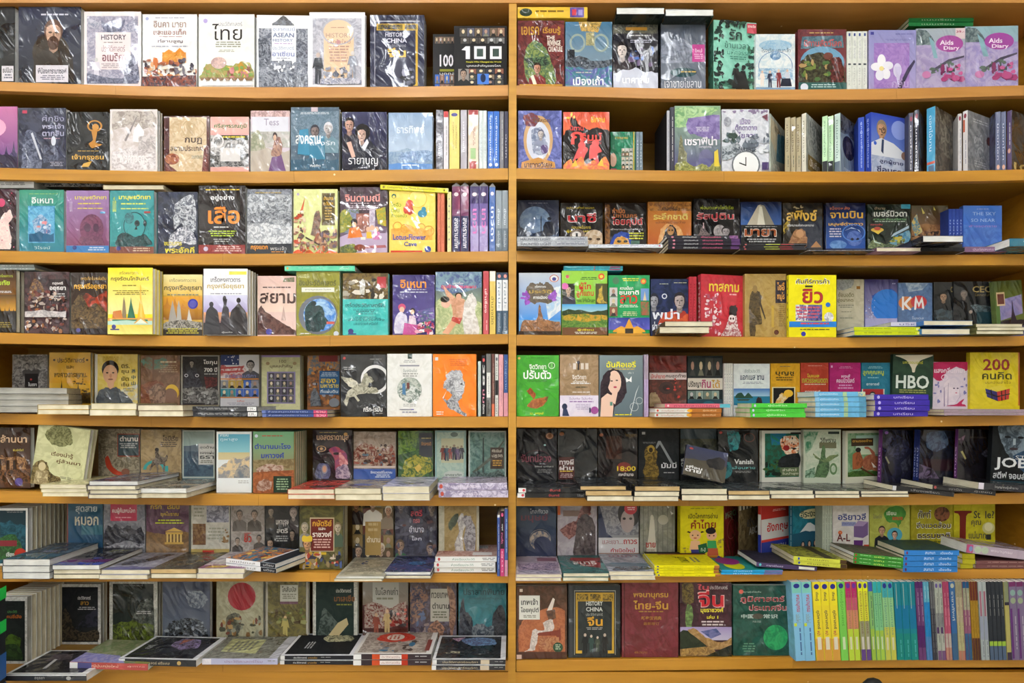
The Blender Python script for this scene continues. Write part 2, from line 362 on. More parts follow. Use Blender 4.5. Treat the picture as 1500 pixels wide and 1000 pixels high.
# shelf top edges as (px x, px y top, px y bottom) measured at the front, per row: left bay, right bay
SH = [
 ([(-85, 116, 130), (0, 119.5, 133), (200, 126, 140), (390, 127.5, 144), (600, 126.8, 142.5), (745, 124.3, 140.4)], [(756, 124.8, 139), (960, 129, 144.5), (1130, 131, 146), (1290, 130, 146), (1490, 125, 140), (1560, 123, 138)]),
 ([(-85, 243, 260), (0, 245.7, 263), (240, 251, 267), (390, 251, 268), (745, 246, 263)], [(756, 246, 262), (970, 249.5, 265), (1130, 251, 267), (1350, 251, 267), (1500, 248, 264), (1560, 246, 262)]),
 ([(-85, 364, 381), (0, 367, 384), (200, 371.3, 387), (390, 371.5, 388), (745, 367.5, 383)], [(756, 367, 383), (970, 371, 387.5), (1110, 373, 389), (1300, 373.5, 389), (1500, 372, 388), (1560, 371, 387)]),
 ([(-85, 485, 501), (0, 487, 503), (160, 491, 506), (390, 492, 508), (745, 489, 503.5)], [(756, 490, 506), (1000, 492.5, 508), (1200, 494, 509.5), (1500, 492, 506), (1560, 491, 505)]),
 ([(-85, 602, 619), (0, 605, 621), (200, 609.5, 625), (390, 611, 627), (745, 610, 626)], [(756, 610, 626), (1000, 611, 627), (1230, 611, 626.7), (1500, 608, 622.6), (1560, 607, 621)]),
 ([(-85, 716, 733), (0, 719, 736), (300, 723.5, 740.3), (745, 725.8, 741)], [(756, 726, 741), (1100, 725.5, 741), (1300, 723.5, 740), (1500, 721.5, 737.6), (1560, 721, 737)]),
 ([(-85, 836, 851), (0, 837, 852), (390, 837.5, 851.5), (745, 841, 853.7)], [(756, 841, 854), (1000, 839, 853), (1200, 835, 850), (1500, 833, 847), (1560, 833, 847)]),
 ([(-85, 971, 987), (0, 970, 986), (400, 968, 984), (745, 967, 983)], [(756, 967.4, 983.5), (1065, 963.5, 980.5), (1300, 961, 978), (1560, 961, 977)]),
]
DEPTH = .31
def shelf_z(row, X):
    pts = SH[row][0 if X < 0 else 1]; x = X * F / D + CX
    xs = [p[0] for p in pts]; return CZ + (HY - float(np.interp(x, xs, [p[1] for p in pts]))) * D / F
ORD = ['first', 'second', 'third', 'fourth', 'fifth', 'sixth', 'seventh', 'eighth', 'ninth', 'tenth', 'eleventh', 'twelfth']

def parse(row, side, text):
    for line in text.strip().split('\n'):
        line = line.strip()
        if not line or line[0] == '#': continue
        fld = [a.strip() for a in line.split('|')]
        hd = fld[0].split(); kind = hd[0]; nums = [float(a) for a in hd[1:] if '=' not in a]
        kw = dict(a.split('=') for a in hd[1:] if '=' in a)
        g = lambda k, dv: float(kw.get(k, dv))
        base = fld[1].split(); ops, sops, label = fld[2], fld[3], fld[4]
        d = dict(base=base[0], spine=base[1] if len(base) > 1 else base[0], ops=ops, sops=sops, film=int(g('f', 1)), page=kw.get('pg', 'w'))
        if 'tip' in kw: d['tip'] = 1
        n = int(g('n', 1)); Y = g('Y', 1 if kind != 'F' else -2) / 100
        if kind in 'SA' and Y >= .079: d['sy'] = {(2, 'right'): .74, (3, 'right'): .8, (4, 'left'): .85, (4, 'right'): .86, (5, 'left'): .82, (5, 'right'): .82, (6, 'right'): .94}.get((row, side), 1.0)
        where = 'on the %s shelf, %s bay' % (ORD[row], side)
        if kind == 'S':
            x0, x1, yt = nums[:3]; t = g('t', 1.6) / 100; yaw = math.radians(g('yaw', 0)); roll = math.radians(g('roll', 0))
            X0, X1 = px(x0, Y), px(x1, Y); wd = (X1 - X0 - .0008) / max(math.cos(yaw), .3)
            zb = max(shelf_z(row, a) for a in (X0, (X0 + X1) / 2, X1)) + .0006
            if 'up' in kw: zb += g('up', 0) / 100
            h = pz(yt, Y) - zb; lean = math.radians(g('lean', 0))
            d.update(w=wd, h=h, t=t - .0004)
            piv = Matrix.Translation((X0 if roll <= 0 else X0 , Y, zb))
            if roll > 0: piv = Matrix.Translation((X0, Y, zb + wd * math.sin(roll)))
            for k in range(n):
                m = piv @ Matrix.Rotation(yaw, 4, 'Z') @ Matrix.Rotation(-lean, 4, 'X') @ Matrix.Rotation(roll, 4, 'Y') @ Matrix.Translation((0, k * t, 0))
                lb = label if k == 0 else '%s copy behind the %s' % (ORD[k - 1], short(label))
                ar = (x1 - x0) * (h * F / D) if k == 0 else h * F / D * abs(CX - (x1 if x1 < CX else x0)) * t / (D + Y) * .55
                BOOKS.append(dict(d=d, m=m, label=lb + (', ' + where if k == 0 and len((label + ' ' + where).split()) < 16 else ''), area=ar, front=(k == 0), row=row, group=(None if n == 1 else 'copies of the ' + short(label))))
        elif kind in 'AP':
            if kind == 'A': xs, xm, xe, yt = nums[:4]
            else: xs, xm, yt = nums[:3]; xe = None
            kk = int(g('k', 1)); wd = g('w', 14) / 100
            if xe:
                lo_, hi_ = 0.0, 1.56
                for _ in range(40):
                    th = (lo_ + hi_) / 2; q = (px(xm, Y) + wd * math.cos(th)) / (D + Y + wd * math.sin(th)) * F + CX
                    if q > xe: lo_ = th
                    else: hi_ = th
            else: th = math.radians(g('a', 90))
            roll = math.radians(g('roll', 0))
            for k in range(kk):
                a0 = xs + (xm - xs) * k / kk; a1 = xs + (xm - xs) * (k + 1) / kk
                Xc = px(a1, Y); r0 = (a0 - CX) / F
                if abs(a1 - a0) < .1: t = .018
                else: t = (Xc - r0 * (D + Y)) / (math.sin(th) + r0 * math.cos(th))
                t = max(t - .0004, .003)
                zb = max(shelf_z(row, Xc), shelf_z(row, Xc - t)) + .0006 + (t * math.sin(-roll) if roll < 0 else 0)
                h = pz(yt, Y) - zb
                dd = d if k == 0 else dict(d)
                if k == 0: dd.update(w=wd, h=h, t=t)
                else: dd = d if abs(d['h'] - h) < .0015 else dict(d)
                if dd is not d: dd.pop('meshes', None); dd.update(w=wd, h=h, t=t)
                m = Matrix.Translation((Xc, Y, zb)) @ Matrix.Rotation(roll, 4, 'Y') @ Matrix.Rotation(th, 4, 'Z')
                lb = label if kk == 1 else '%s, %s of %s alike' % (label, ORD[k], ['', 'one', 'two', 'three', 'four', 'five', 'six', 'seven'][kk])
                ar = (a1 - a0 + (max(0, xe - xm) if xe else 0)) * h * F / D
                BOOKS.append(dict(d=dd, m=m, label=lb + (', ' + where if len((lb + ' ' + where).split()) < 16 else ''), area=ar, front=True, row=row, group=None if kk == 1 else label))
        elif kind == 'F':
            x0, x1, yt = nums[:3]; o = kw.get('o', 's'); yaw = math.radians(g('yaw', 0)); roll = math.radians(g('roll', 0))
            X0, X1 = px(x0, Y), px(x1, Y); L_ = (X1 - X0) / math.cos(yaw); rt = g('r', 1.42)
            if o in 'sf': h, wd = L_ - .0008, L_ / rt
            else: wd, h = L_ - .0008, L_ * rt
            if 'dp' in kw: 
                if o in 'sf': wd = g('dp', 14) / 100
                else: h = g('dp', 14) / 100
            if 'zb' in kw: zb = pz(g('zb', 0), Y)
            else: zb = max(shelf_z(row, a) for a in (X0, (X0 + X1) / 2, X1)) + .0006 + g('up', 0) / 100
            zt = pz(yt, Y)
            if 'th' in kw: zb = zt - n * g('th', 1) / 100
            t = (zt - zb) / n; d.update(w=wd, h=h, t=t - .0004)
            R = random.Random(int(x0) * 3 + row)
            for k in range(n):      # k = 0 lowest
                j = (0, 0, 0) if n == 1 else (R.uniform(-.0025, .0025), R.uniform(-.003, .003), math.radians(R.uniform(-.7, .7)))
                if 'jit' in kw and k == n - 1: j = (g('jit', 0) / 100, 0, 0)
                lay = Matrix.Rotation(-PI / 2, 4, 'X')      # lies face up, tail to the front, spine to the left
                M = Matrix.Translation((X0 + j[0], Y + j[1], zb + k * t)) @ Matrix.Rotation(roll, 4, 'Y') @ Matrix.Rotation(yaw + j[2], 4, 'Z')
                # after lay: local x -> X, local z -> Y, local -y -> Z ; the lowest face is local y = t
                if o == 'b': P = Matrix.Translation((0, 0, t)) @ lay
                elif o == 't': P = Matrix.Translation((wd, h, t)) @ Matrix.Rotation(PI, 4, 'Z') @ lay
                elif o == 's': P = Matrix.Translation((h, 0, t)) @ Matrix.Rotation(PI / 2, 4, 'Z') @ lay
                elif o == 'f': P = Matrix.Translation((0, wd, t)) @ Matrix.Rotation(-PI / 2, 4, 'Z') @ lay
                if n == 1: lb = label
                else:
                    pos = 'topmost copy' if k == n - 1 else ('bottom copy' if k == 0 else '%s from top' % ORD[n - 1 - k])
                    lb = '%s, %s' % (label, pos)
                vis = (zt - zb) / n * F / D * (x1 - x0)
                if k == n - 1: vis += (x1 - x0) * abs((yt - HY) * .09)
                BOOKS.append(dict(d=d, m=M @ P, label=lb, area=vis, front=(k == n - 1 or roll != 0), row=row, group=None if n == 1 else 'pile: ' + label))

def short(label):
    w_ = label.replace(',', '').split()[:12]
    while w_[-1] in ('a', 'the', 'at', 'with', 'of', 'and', 'in', 'on', 'above', 'over', 'left', 'right', 'by', 'lime', 'large', 'white', 'small', 'dark', 'grey'): w_.pop()
    return ' '.join(w_)

# ================================================================ the books, shelf by shelf
# S x0 x1 ytop = face out, P = spine out, A = turned spine and cover, F = lying flat; then colours | cover print | spine print | label
parse(0, 'left', '''
S -18 22 10 f=2 | 15181d | g 0 0 100 100 1a1d24 0d0f12;b 20 36 16 c39a80 1f2830 1a1614;r 52 78 96 98 d9d4dc;T 56 80 92 87 333 ธปนิมา;l 60 89 92 96 667 2 | | dark paperback with a painted bearded man at the frame edge
S 27 119 10 f=2 | 2b2f42 | g 0 0 100 100 30354a 20242f;l 34 9 82 13 c8c8d8 1;e 52 60 30 26 2a2019 332a22 60;b 56 34 14 cfa68e 2b2420 5b3f33;e 56 47 9 9 4a3026;r 28 76 80 98 ddd8e2;T 31 79 77 87 334 พี่น้องคารามาซอฟ;l 34 89 76 96 778 3 | | dark slate paperback with a painting of a bald bearded man
S 123 207 17 | ecdfe0 | r 5 6 95 97 b9b4c4 8d8ba0 90;r 20 28 82 78 ece0e2;N 4c4f66 7c7f96 130 30 12 42 18 50 12 58 18 72 10 64 26 36 26;e 51 21 7 7 8b8b9e 555a70 150;N 85889c c0bdca 90 8 8 30 16 24 24 7 20;N 7d8096 b7b5c6 90 70 20 94 8 94 26 78 28;T 30 31 74 38 554a58 HISTORY;l 32 41 70 43 877 1;t 31 45 72 54 a07d86 ประวัติศาสตร์;T 32 56 74 67 8a5f68 อเมริกา;l 30 70 70 77 b0a0a8 3;N 494c60 9b9db2 120 74 66 86 58 94 70 96 96 72 96;f 22 96 34 d9d4e0 ccc;N 7f8298 4e5268 140 5 84 60 90 95 86 95 97 5 97 | | pale paperback framed with grey engraving, a spread eagle above HISTORY
S 209 289 21 | f3f1ef | r 0 0 100 60 f4f3f2 e8e9ec 30;l 20 4 80 7 aab 1;e 8 6 3 = a8b0d8;T 20 9 80 18 9a8078 อินคา มายา;T 20 20 80 28 9a7068 และแอซเท็ค;l 26 30 78 32 b99 1;T 28 34 74 40 7a6a72 ที่สาบสูญ;l 12 43 88 46 a9a9b8 1;r 36 52 80 66 e8a04a c87c2c 90;p d8882e 36 54 48 48 60 52 68 46 80 54;c 2 62 98 98 90 3 5 5a3a34,a8644a,d9a070,3c3444,e8d8c8,8c4a3a,6a6470,c06a34;N 8a4a3c 3a3440 80 0 86 100 84 100 100 0 100 | | white paperback with an orange battle scene below brown Thai lettering
S 291 373 21 | f5f3ee | r 0 0 100 100 f6f4f0 ecebe8 25;e 12 9 4 = b8a8e0;t 36 10 78 16 8a8894 ประวัติศาสตร์;t 24 13 78 35 2b2626 ไทย;l 28 37 78 46 998 3;l 34 48 66 52 aa9 2;N 7c9a4e b08f5a 110 6 80 14 68 28 64 34 58 44 66 58 70 70 66 80 64 92 66 97 74 97 88 6 88;e 36 66 14 8 d8b8b0 b89a98 90;p b9862e 64 76 76 64 88 76;c 50 72 96 86 26 8 4 c07a7a,d9a85a,7a9a4a,8a5a4a;r 4 86 97 90 8a6a50;r 4 92 97 97 e9e9ee;p f5f5f8 8 97 8 90 11 87 14 90 14 97;p f5f5f8 20 97 20 90 23 87 26 90 26 97;p f5f5f8 32 97 32 90 35 87 38 90 38 97;p f5f5f8 44 97 44 90 47 87 50 90 50 97;p f5f5f8 56 97 56 90 59 87 62 90 62 97;p f5f5f8 68 97 68 90 71 87 74 90 74 97;p f5f5f8 80 97 80 90 83 87 86 90 86 97 | | white paperback with large black ไทย lettering above a village and white fence
S 376 454 22 yaw=1 | eef0f6 | r 4 18 96 97 a9adb8 5f6472 90;r 0 0 100 18 eef0f6;N 7a7e8a 555 80 30 12 50 1 70 12 68 14 32 14;r 28 14 74 62 eef1f8;t 30 16 72 23 8b95b8 อุษาคเนย์;T 30 24 70 30 5f6c90 ASEAN;T 30 32 68 36 8a94b4 HISTORY;l 32 38 68 40 a8b 1;t 30 42 70 47 8f98b4 ประวัติศาสตร์;T 29 49 71 56 8a93c0 อาเซียน;l 36 58 64 60 99a 1;N 444855 8a8f9c 100 74 30 96 40 96 70 74 66;N 393e4a 878c98 90 4 34 18 30 24 40 26 66 4 70;c 28 64 74 78 30 4 4 dfe2ea,8b8f9c,f2f3f8,6a6e7a;N 4a4f5c 9a9faa 90 4 78 96 80 96 98 4 98 | | grey and white paperback lettered ASEAN HISTORY over an engraved temple scene
S 453 535 18 f=2 Y=.2 | f4f0f4 | r 6 8 94 97 c9c8d2 a2a2b0 70;r 26 22 80 96 e8c9a8;e 52 26 27 16 e8c9a8;o 52 26 30 18 3 b5b4bf;l 36 20 68 22 b08a78 1;t 30 28 76 34 b09088 HISTORY;e 52 40 4 = c89098;t 32 36 74 42 b58c80 โลกใบใหม่;l 34 45 72 68 c09a8c 6;f 16 96 42 3c4048 c8b4ac;f 78 90 38 9498a6 d8d0cc;c 30 74 78 96 40 6 4 d8d4dc,8a8c9a,b8b4c0,5a5e6c;N 70748a cfccd6 100 20 90 94 88 94 97 20 97 | | white paperback with a peach arch framed by engraved columns and robed figures
S 542 622 22 f=2 n=3 t=1.4 | 2d3148 | o 50 50 48 48 .1 2d3148;r 8 8 92 9 c8c8d8;r 12 12 88 21 d0a93c;r 14 13 60 20 3a3a4a 8a7a3a 160;r 64 13 86 20 40404e 8a7a3a 160;r 84 21 88 97 c8a23a;r 76 93 88 97 d8b03a;r 8 8 9 97 b8b8c8;T 28 24 66 30 ccd HISTORY;T 30 32 68 38 dde CHINA;t 30 40 66 44 aab ประวัติศาสตร์;T 32 45 66 58 e8c060 จีน;c 60 72 78 97 30 5 4 15161e,5a5c6e,9a9cb0,22242e | | navy paperback with gold key frame under a white glare, HISTORY CHINA lettering
S 634 668 50 Y=5 f=0 | 1c1a1b | G 8 4 94 16 5 1 4 6a5a4a,4a4440,8a6a5a;G 8 66 94 98 4 2 9 6a5a4a,3a6ac0,8a6a5a;T 30 34 90 54 ece8ee 100;r 30 58 98 62 8a8a2a;t 30 64 96 69 ddd บุคคล | | black paperback half hidden behind the front one lettered 100
S 665 743 38 f=0 t=2.5 | 1d1b1c | G 10 3 96 18 6 1 4 6a5a4a,4a4440,8a6a5a,5a5a6a;G 12 19 96 30 5 1 8 4a4440,5a4a4a,6a6a6a;p ece8ee 14 40 22 34 30 34 30 55 22 55 22 41;r 38 34 60 55 ece8ee;r 43 38 55 51 3a4a44;r 68 34 90 55 ece8ee;r 73 38 85 51 3a4a44;r 22 58 90 62 2a2a1a;T 23 58.6 89 61.6 d0c83a People Who Changed the World;t 24 64 88 69 e8e8e8 บุคคลสำคัญของโลก;G 8 71 94 99 5 3 5 7a6a5a,3a3a44,8a5a4a,444;r 44 80 66 97 4a7ad0;e 55 87 5 7 1c2a4a;r 8 72 28 98 8a8480;b 18 80 6 b89a88 222 222 | | black paperback lettered 100 over a mosaic of small portraits
''')
parse(0, 'right', '''
F 758 861 10 o=s zb=26.5 Y=.5 r=1.5 | d8b030 e0b83a | | e 12 50 9 40 2a3a2a;l 22 30 70 62 7a5a20 1;r 75 0 95 100 55408c;r 78 20 84 80 c03a4a;r 87 25 93 80 9a90c8 | flat yellow paperback with a purple label lying atop the red creature book
F 903 974 11 o=b zb=21 Y=-3.2 | 1c2620 | r 8 70 40 90 ddd | | thick dark paperback lying on top with white page edges, over the portrait of a woman
F 975 1046 13.5 o=b zb=23.5 Y=-2.8 | 1c2620 | r 8 70 40 90 ddd | | thick dark paperback lying on top beside the mint book with black silhouettes
S 758 827 30 n=2 t=2.5 | 6e2a2a | r 0 0 100 100 6e2a2a 4a1a1c 40;T 8 9 46 22 b8862e เอเรค;T 54 9 92 22 b8862e เรียนรู้;T 62 23 80 29 e8dcd0 THE;T 64 30 92 38 e8dcd0 REVENGE;T 66 39 96 47 d8ccc0 CREATURE;N 3c5a40 7a8a4a 100 20 40 36 30 56 38 66 50 76 70 80 96 24 96 14 62;N 1a2420 4a6a48 110 14 58 60 54 70 66 30 72;b 42 72 8 c08a70 7a2a2a 2a1a14;p e8e0c8 28 84 34 82 42 98 34 98;r 4 96 96 99 b8862e | | dark red paperback with a green creature looming over a boy
S 828 897 32 n=2 t=2.5 | 4a5866 | g 0 0 100 100 3a6a8a 8a9aa4;N 7a6a3c c8a050 90 28 0 78 0 70 16 34 14;o 26 32 17 14 4 8a9a90;o 76 32 17 14 4 8a9a90;r 44 16 62 36 7a7a60 a8a070 120;r 4 42 20 64 20242c;N 2a3038 5a6470 90 0 58 30 52 62 60 100 56 100 70 0 72;h 0 100 70 96 4 3a7a80 5 5a5aa0 50;T 16 82 82 96 eef2f4 เมืองเถ้า;l 20 76 60 79 aaa 1 | | blue grey paperback with a smoky bridge and gold flames, white title at its foot
S 898 964 36 f=2 | 1d1c26 | r 0 0 100 14 6a6a58 3a3a3a 80;r 28 4 76 9 b8862e;b 20 40 12 e6d8d2 2a2228 1a1418;l 28 16 92 20 bbb 1;l 34 24 88 30 99a 2;c 40 40 90 70 20 4 6 4a6ab0,2a2a3a,3a3a4a,6a5a7a;h 0 100 72 100 6 c8ccdc 4;T 20 80 80 92 f4f4fa นาคาลัย | | black film wrapped paperback with the pale face of a young woman
S 968 1034 34 f=2 n=2 t=2.5 | 3c4250 | g 0 0 100 100 4c5462 6a7280;h 0 100 28 60 8 5a6270 7 8a90a0 40;r 70 32 98 58 b8408a;T 76 38 92 44 f0d0e8 ใหม่;l 74 46 94 55 e0b0d0 3;e 50 74 30 7 2a4a50;l 44 72 80 76 c8a85a 1;t 8 82 90 97 dde0e8 เจ้าชายไขลาน | | slate blue paperback with a magenta sticker and stormy sky
A 1037 1045 1108 29 w=13 | 8ed0bc 3a6a5a | r 0 0 100 100 8fd2be 84c8b2 40;c 0 0 22 100 46 3 5 1c2a28,26403a;c 80 18 100 96 34 5 5 1c2a28,26403a,3a6a50;c 18 0 78 9 20 8 5 1c2a28,2a4a3a;c 0 86 100 100 24 9 6 1c2a28,3a6a5a;r 76 3 98 17 c04a5a;T 78 5 96 9 f0e0e0 รางวัล;T 34 12 64 28 1f3a34 รัก;t 24 30 80 40 2a5a50 ข้ามเวลา;t 30 42 84 49 3a7a6a มหัศจรรย์;l 34 51 76 57 4a8a7a 2;f 50 96 34 16181a 16181a;f 66 96 30 1a1c20 1a1c20;p 16181a 40 97 48 72 72 74 82 97;e 54 63 4 = 16181a;e 68 66 5 = 16181a | | mint green paperback with a black silhouette couple in a leaf border
S 1107 1165 50 | dfe6ea | r 0 0 100 100 e6eaea c8d8e0 50;e 50 20 42 10 8ab0cc a8c4d4 90;t 14 24 88 32 2a3a50 โรงเรียนคนกล้า;e 50 38 14 8 5a80a8 a0b8cc 90;o 50 56 44 26 2 6a8ab0;N c0d0da 7aa0c0 100 6 60 94 60 94 80 6 80;f 16 92 28 e8dcd4 dcb8a0;f 36 94 30 2a3048 dcb8a0;f 58 94 32 7a3038 dcb8a0;f 80 90 28 c8ccd8 dcb8a0;p 202436 66 78 88 78 92 92 62 92;h 0 100 94 100 1 7a9ab8 5 | | white and blue paperback with four cartoon children before a gate
S 1169 1240 43 n=2 | 6c3036 | r 0 0 100 26 6c3036 5a2830 50;l 20 5 76 8 b89a5a 1;N 3c5a68 5a7a88 60 8 12 92 10 95 30 5 32;T 12 16 90 28 b04a48 นิทานสัตว์โลก;e 50 54 46 26 6a9ab8;N 2c2820 4a4a34 90 2 60 20 42 44 38 66 44 90 56 98 70 98 88 2 88;N 6a2a26 3a1a1a 90 66 50 86 46 96 70 90 88 68 86;c 8 50 66 84 26 7 5 6a7a3a,3a3020,a88a5a,4a6a3a;e 62 44 10 6 6a3a30;r 0 87 100 100 2c5a58;l 20 90 84 97 a8c8c8 2;e 12 95 8 = d8dce8 | | maroon topped paperback with a hill of painted monsters
P 1240.5 1270.5 46 k=4 w=13 | d6dcd2 dfe2da | | r 3 30 8 70 3a4a8a;r 54 20 57 80 4a5058;t 16 30 46 70 aab มหาบุรุษ;t 62 30 90 70 bbb ศึกษา | narrow white spine with a blue mark at its head
S 1273 1342 44 | aaa4cc | g 0 0 100 100 8c8cc0 a89ccc;r 3 3 10 8 3a3a8a;l 55 6 96 9 6a6aa0 1;l 30 15 96 19 7a7ab0 2;r 10 22 86 98 9470b8 a884c4 50;e 16 62 13 7 f0eef6;e 26 52 9 11 f4f2f8;e 40 60 11 7 eeecf6;e 36 74 9 9 f2f0f8;e 22 76 9 9 e8e6f2;e 26 65 5 = e8d890;e 60 68 9 12 dcd6ee;p d0c8e8 54 62 62 100 68 62;p 3a3450 60 98 82 64 96 50 98 54 84 74 68 100;T 48 82 84 97 b8a0d0 กลิ่น | | lilac paperback with white frangipani flowers
S 1342 1413 42 yaw=-1.2 | 9a94b4 | g 0 0 100 100 a4b0b8 8a84b0;N 4a5a60 7a8a8c 60 0 4 18 2 34 14 36 26 14 28 0 40;p 7aa0a8 26 14 36 22 44 52 34 50;r 0 28 100 100 9a8cb8 b0a4c4 40;p 80a8b4 26 14 36 22 44 50 36 50;r 80 0 100 18 d8c4c8;T 82 4 98 8 a03a5a 39.-;e 68 26 28 14 a04a98;T 48 20 76 28 f0e0f0 Aids;T 56 30 88 38 f0e0f0 Diary;p 4a4458 30 70 66 52 98 46 98 49 66 57 34 74;c 26 56 90 74 16 6 4 3a4a4a,5a6a60;c 50 60 90 90 16 5 6 a03a70,c05a90,7a2a5a;e 20 78 9 6 c078a8;e 80 84 8 5 b04a80 | | lilac diary paperback with a price sticker and pink blossoms
S 1414 1490 39 yaw=-1.6 n=2 | 9a94b8 | g 0 0 100 100 8cb0b8 8a84b0;N 4a5a60 7a8a8c 60 0 4 18 2 34 14 36 26 14 28 0 40;r 0 26 100 100 9488bc b0a4c8 40;p 80a8b4 22 12 34 22 44 50 34 50;e 64 25 28 14 9a4498;T 44 20 70 28 f0e0f0 Aids;T 50 30 82 38 f0e0f0 Diary;p 4a4458 30 72 66 52 98 44 98 47 66 57 34 76;c 26 56 90 74 16 6 4 3a4a4a,5a6a60;c 50 60 90 90 16 5 6 a03a70,c05a90,7a2a5a;e 26 80 9 6 c078a8;e 78 82 10 6 b04a80 | | lilac diary paperback with pink blossoms and no price sticker, last in its row
F 1332 1427 20 o=s zb=37.5 n=3 Y=6 f=0 r=1.45 | 2a8a4a 2f8f50 | | t 20 25 70 75 cfe8d0 แบบเรียน | green paperback lying on top of the flower diaries
''')  # the young woman cover has the film's white glare painted across its foot
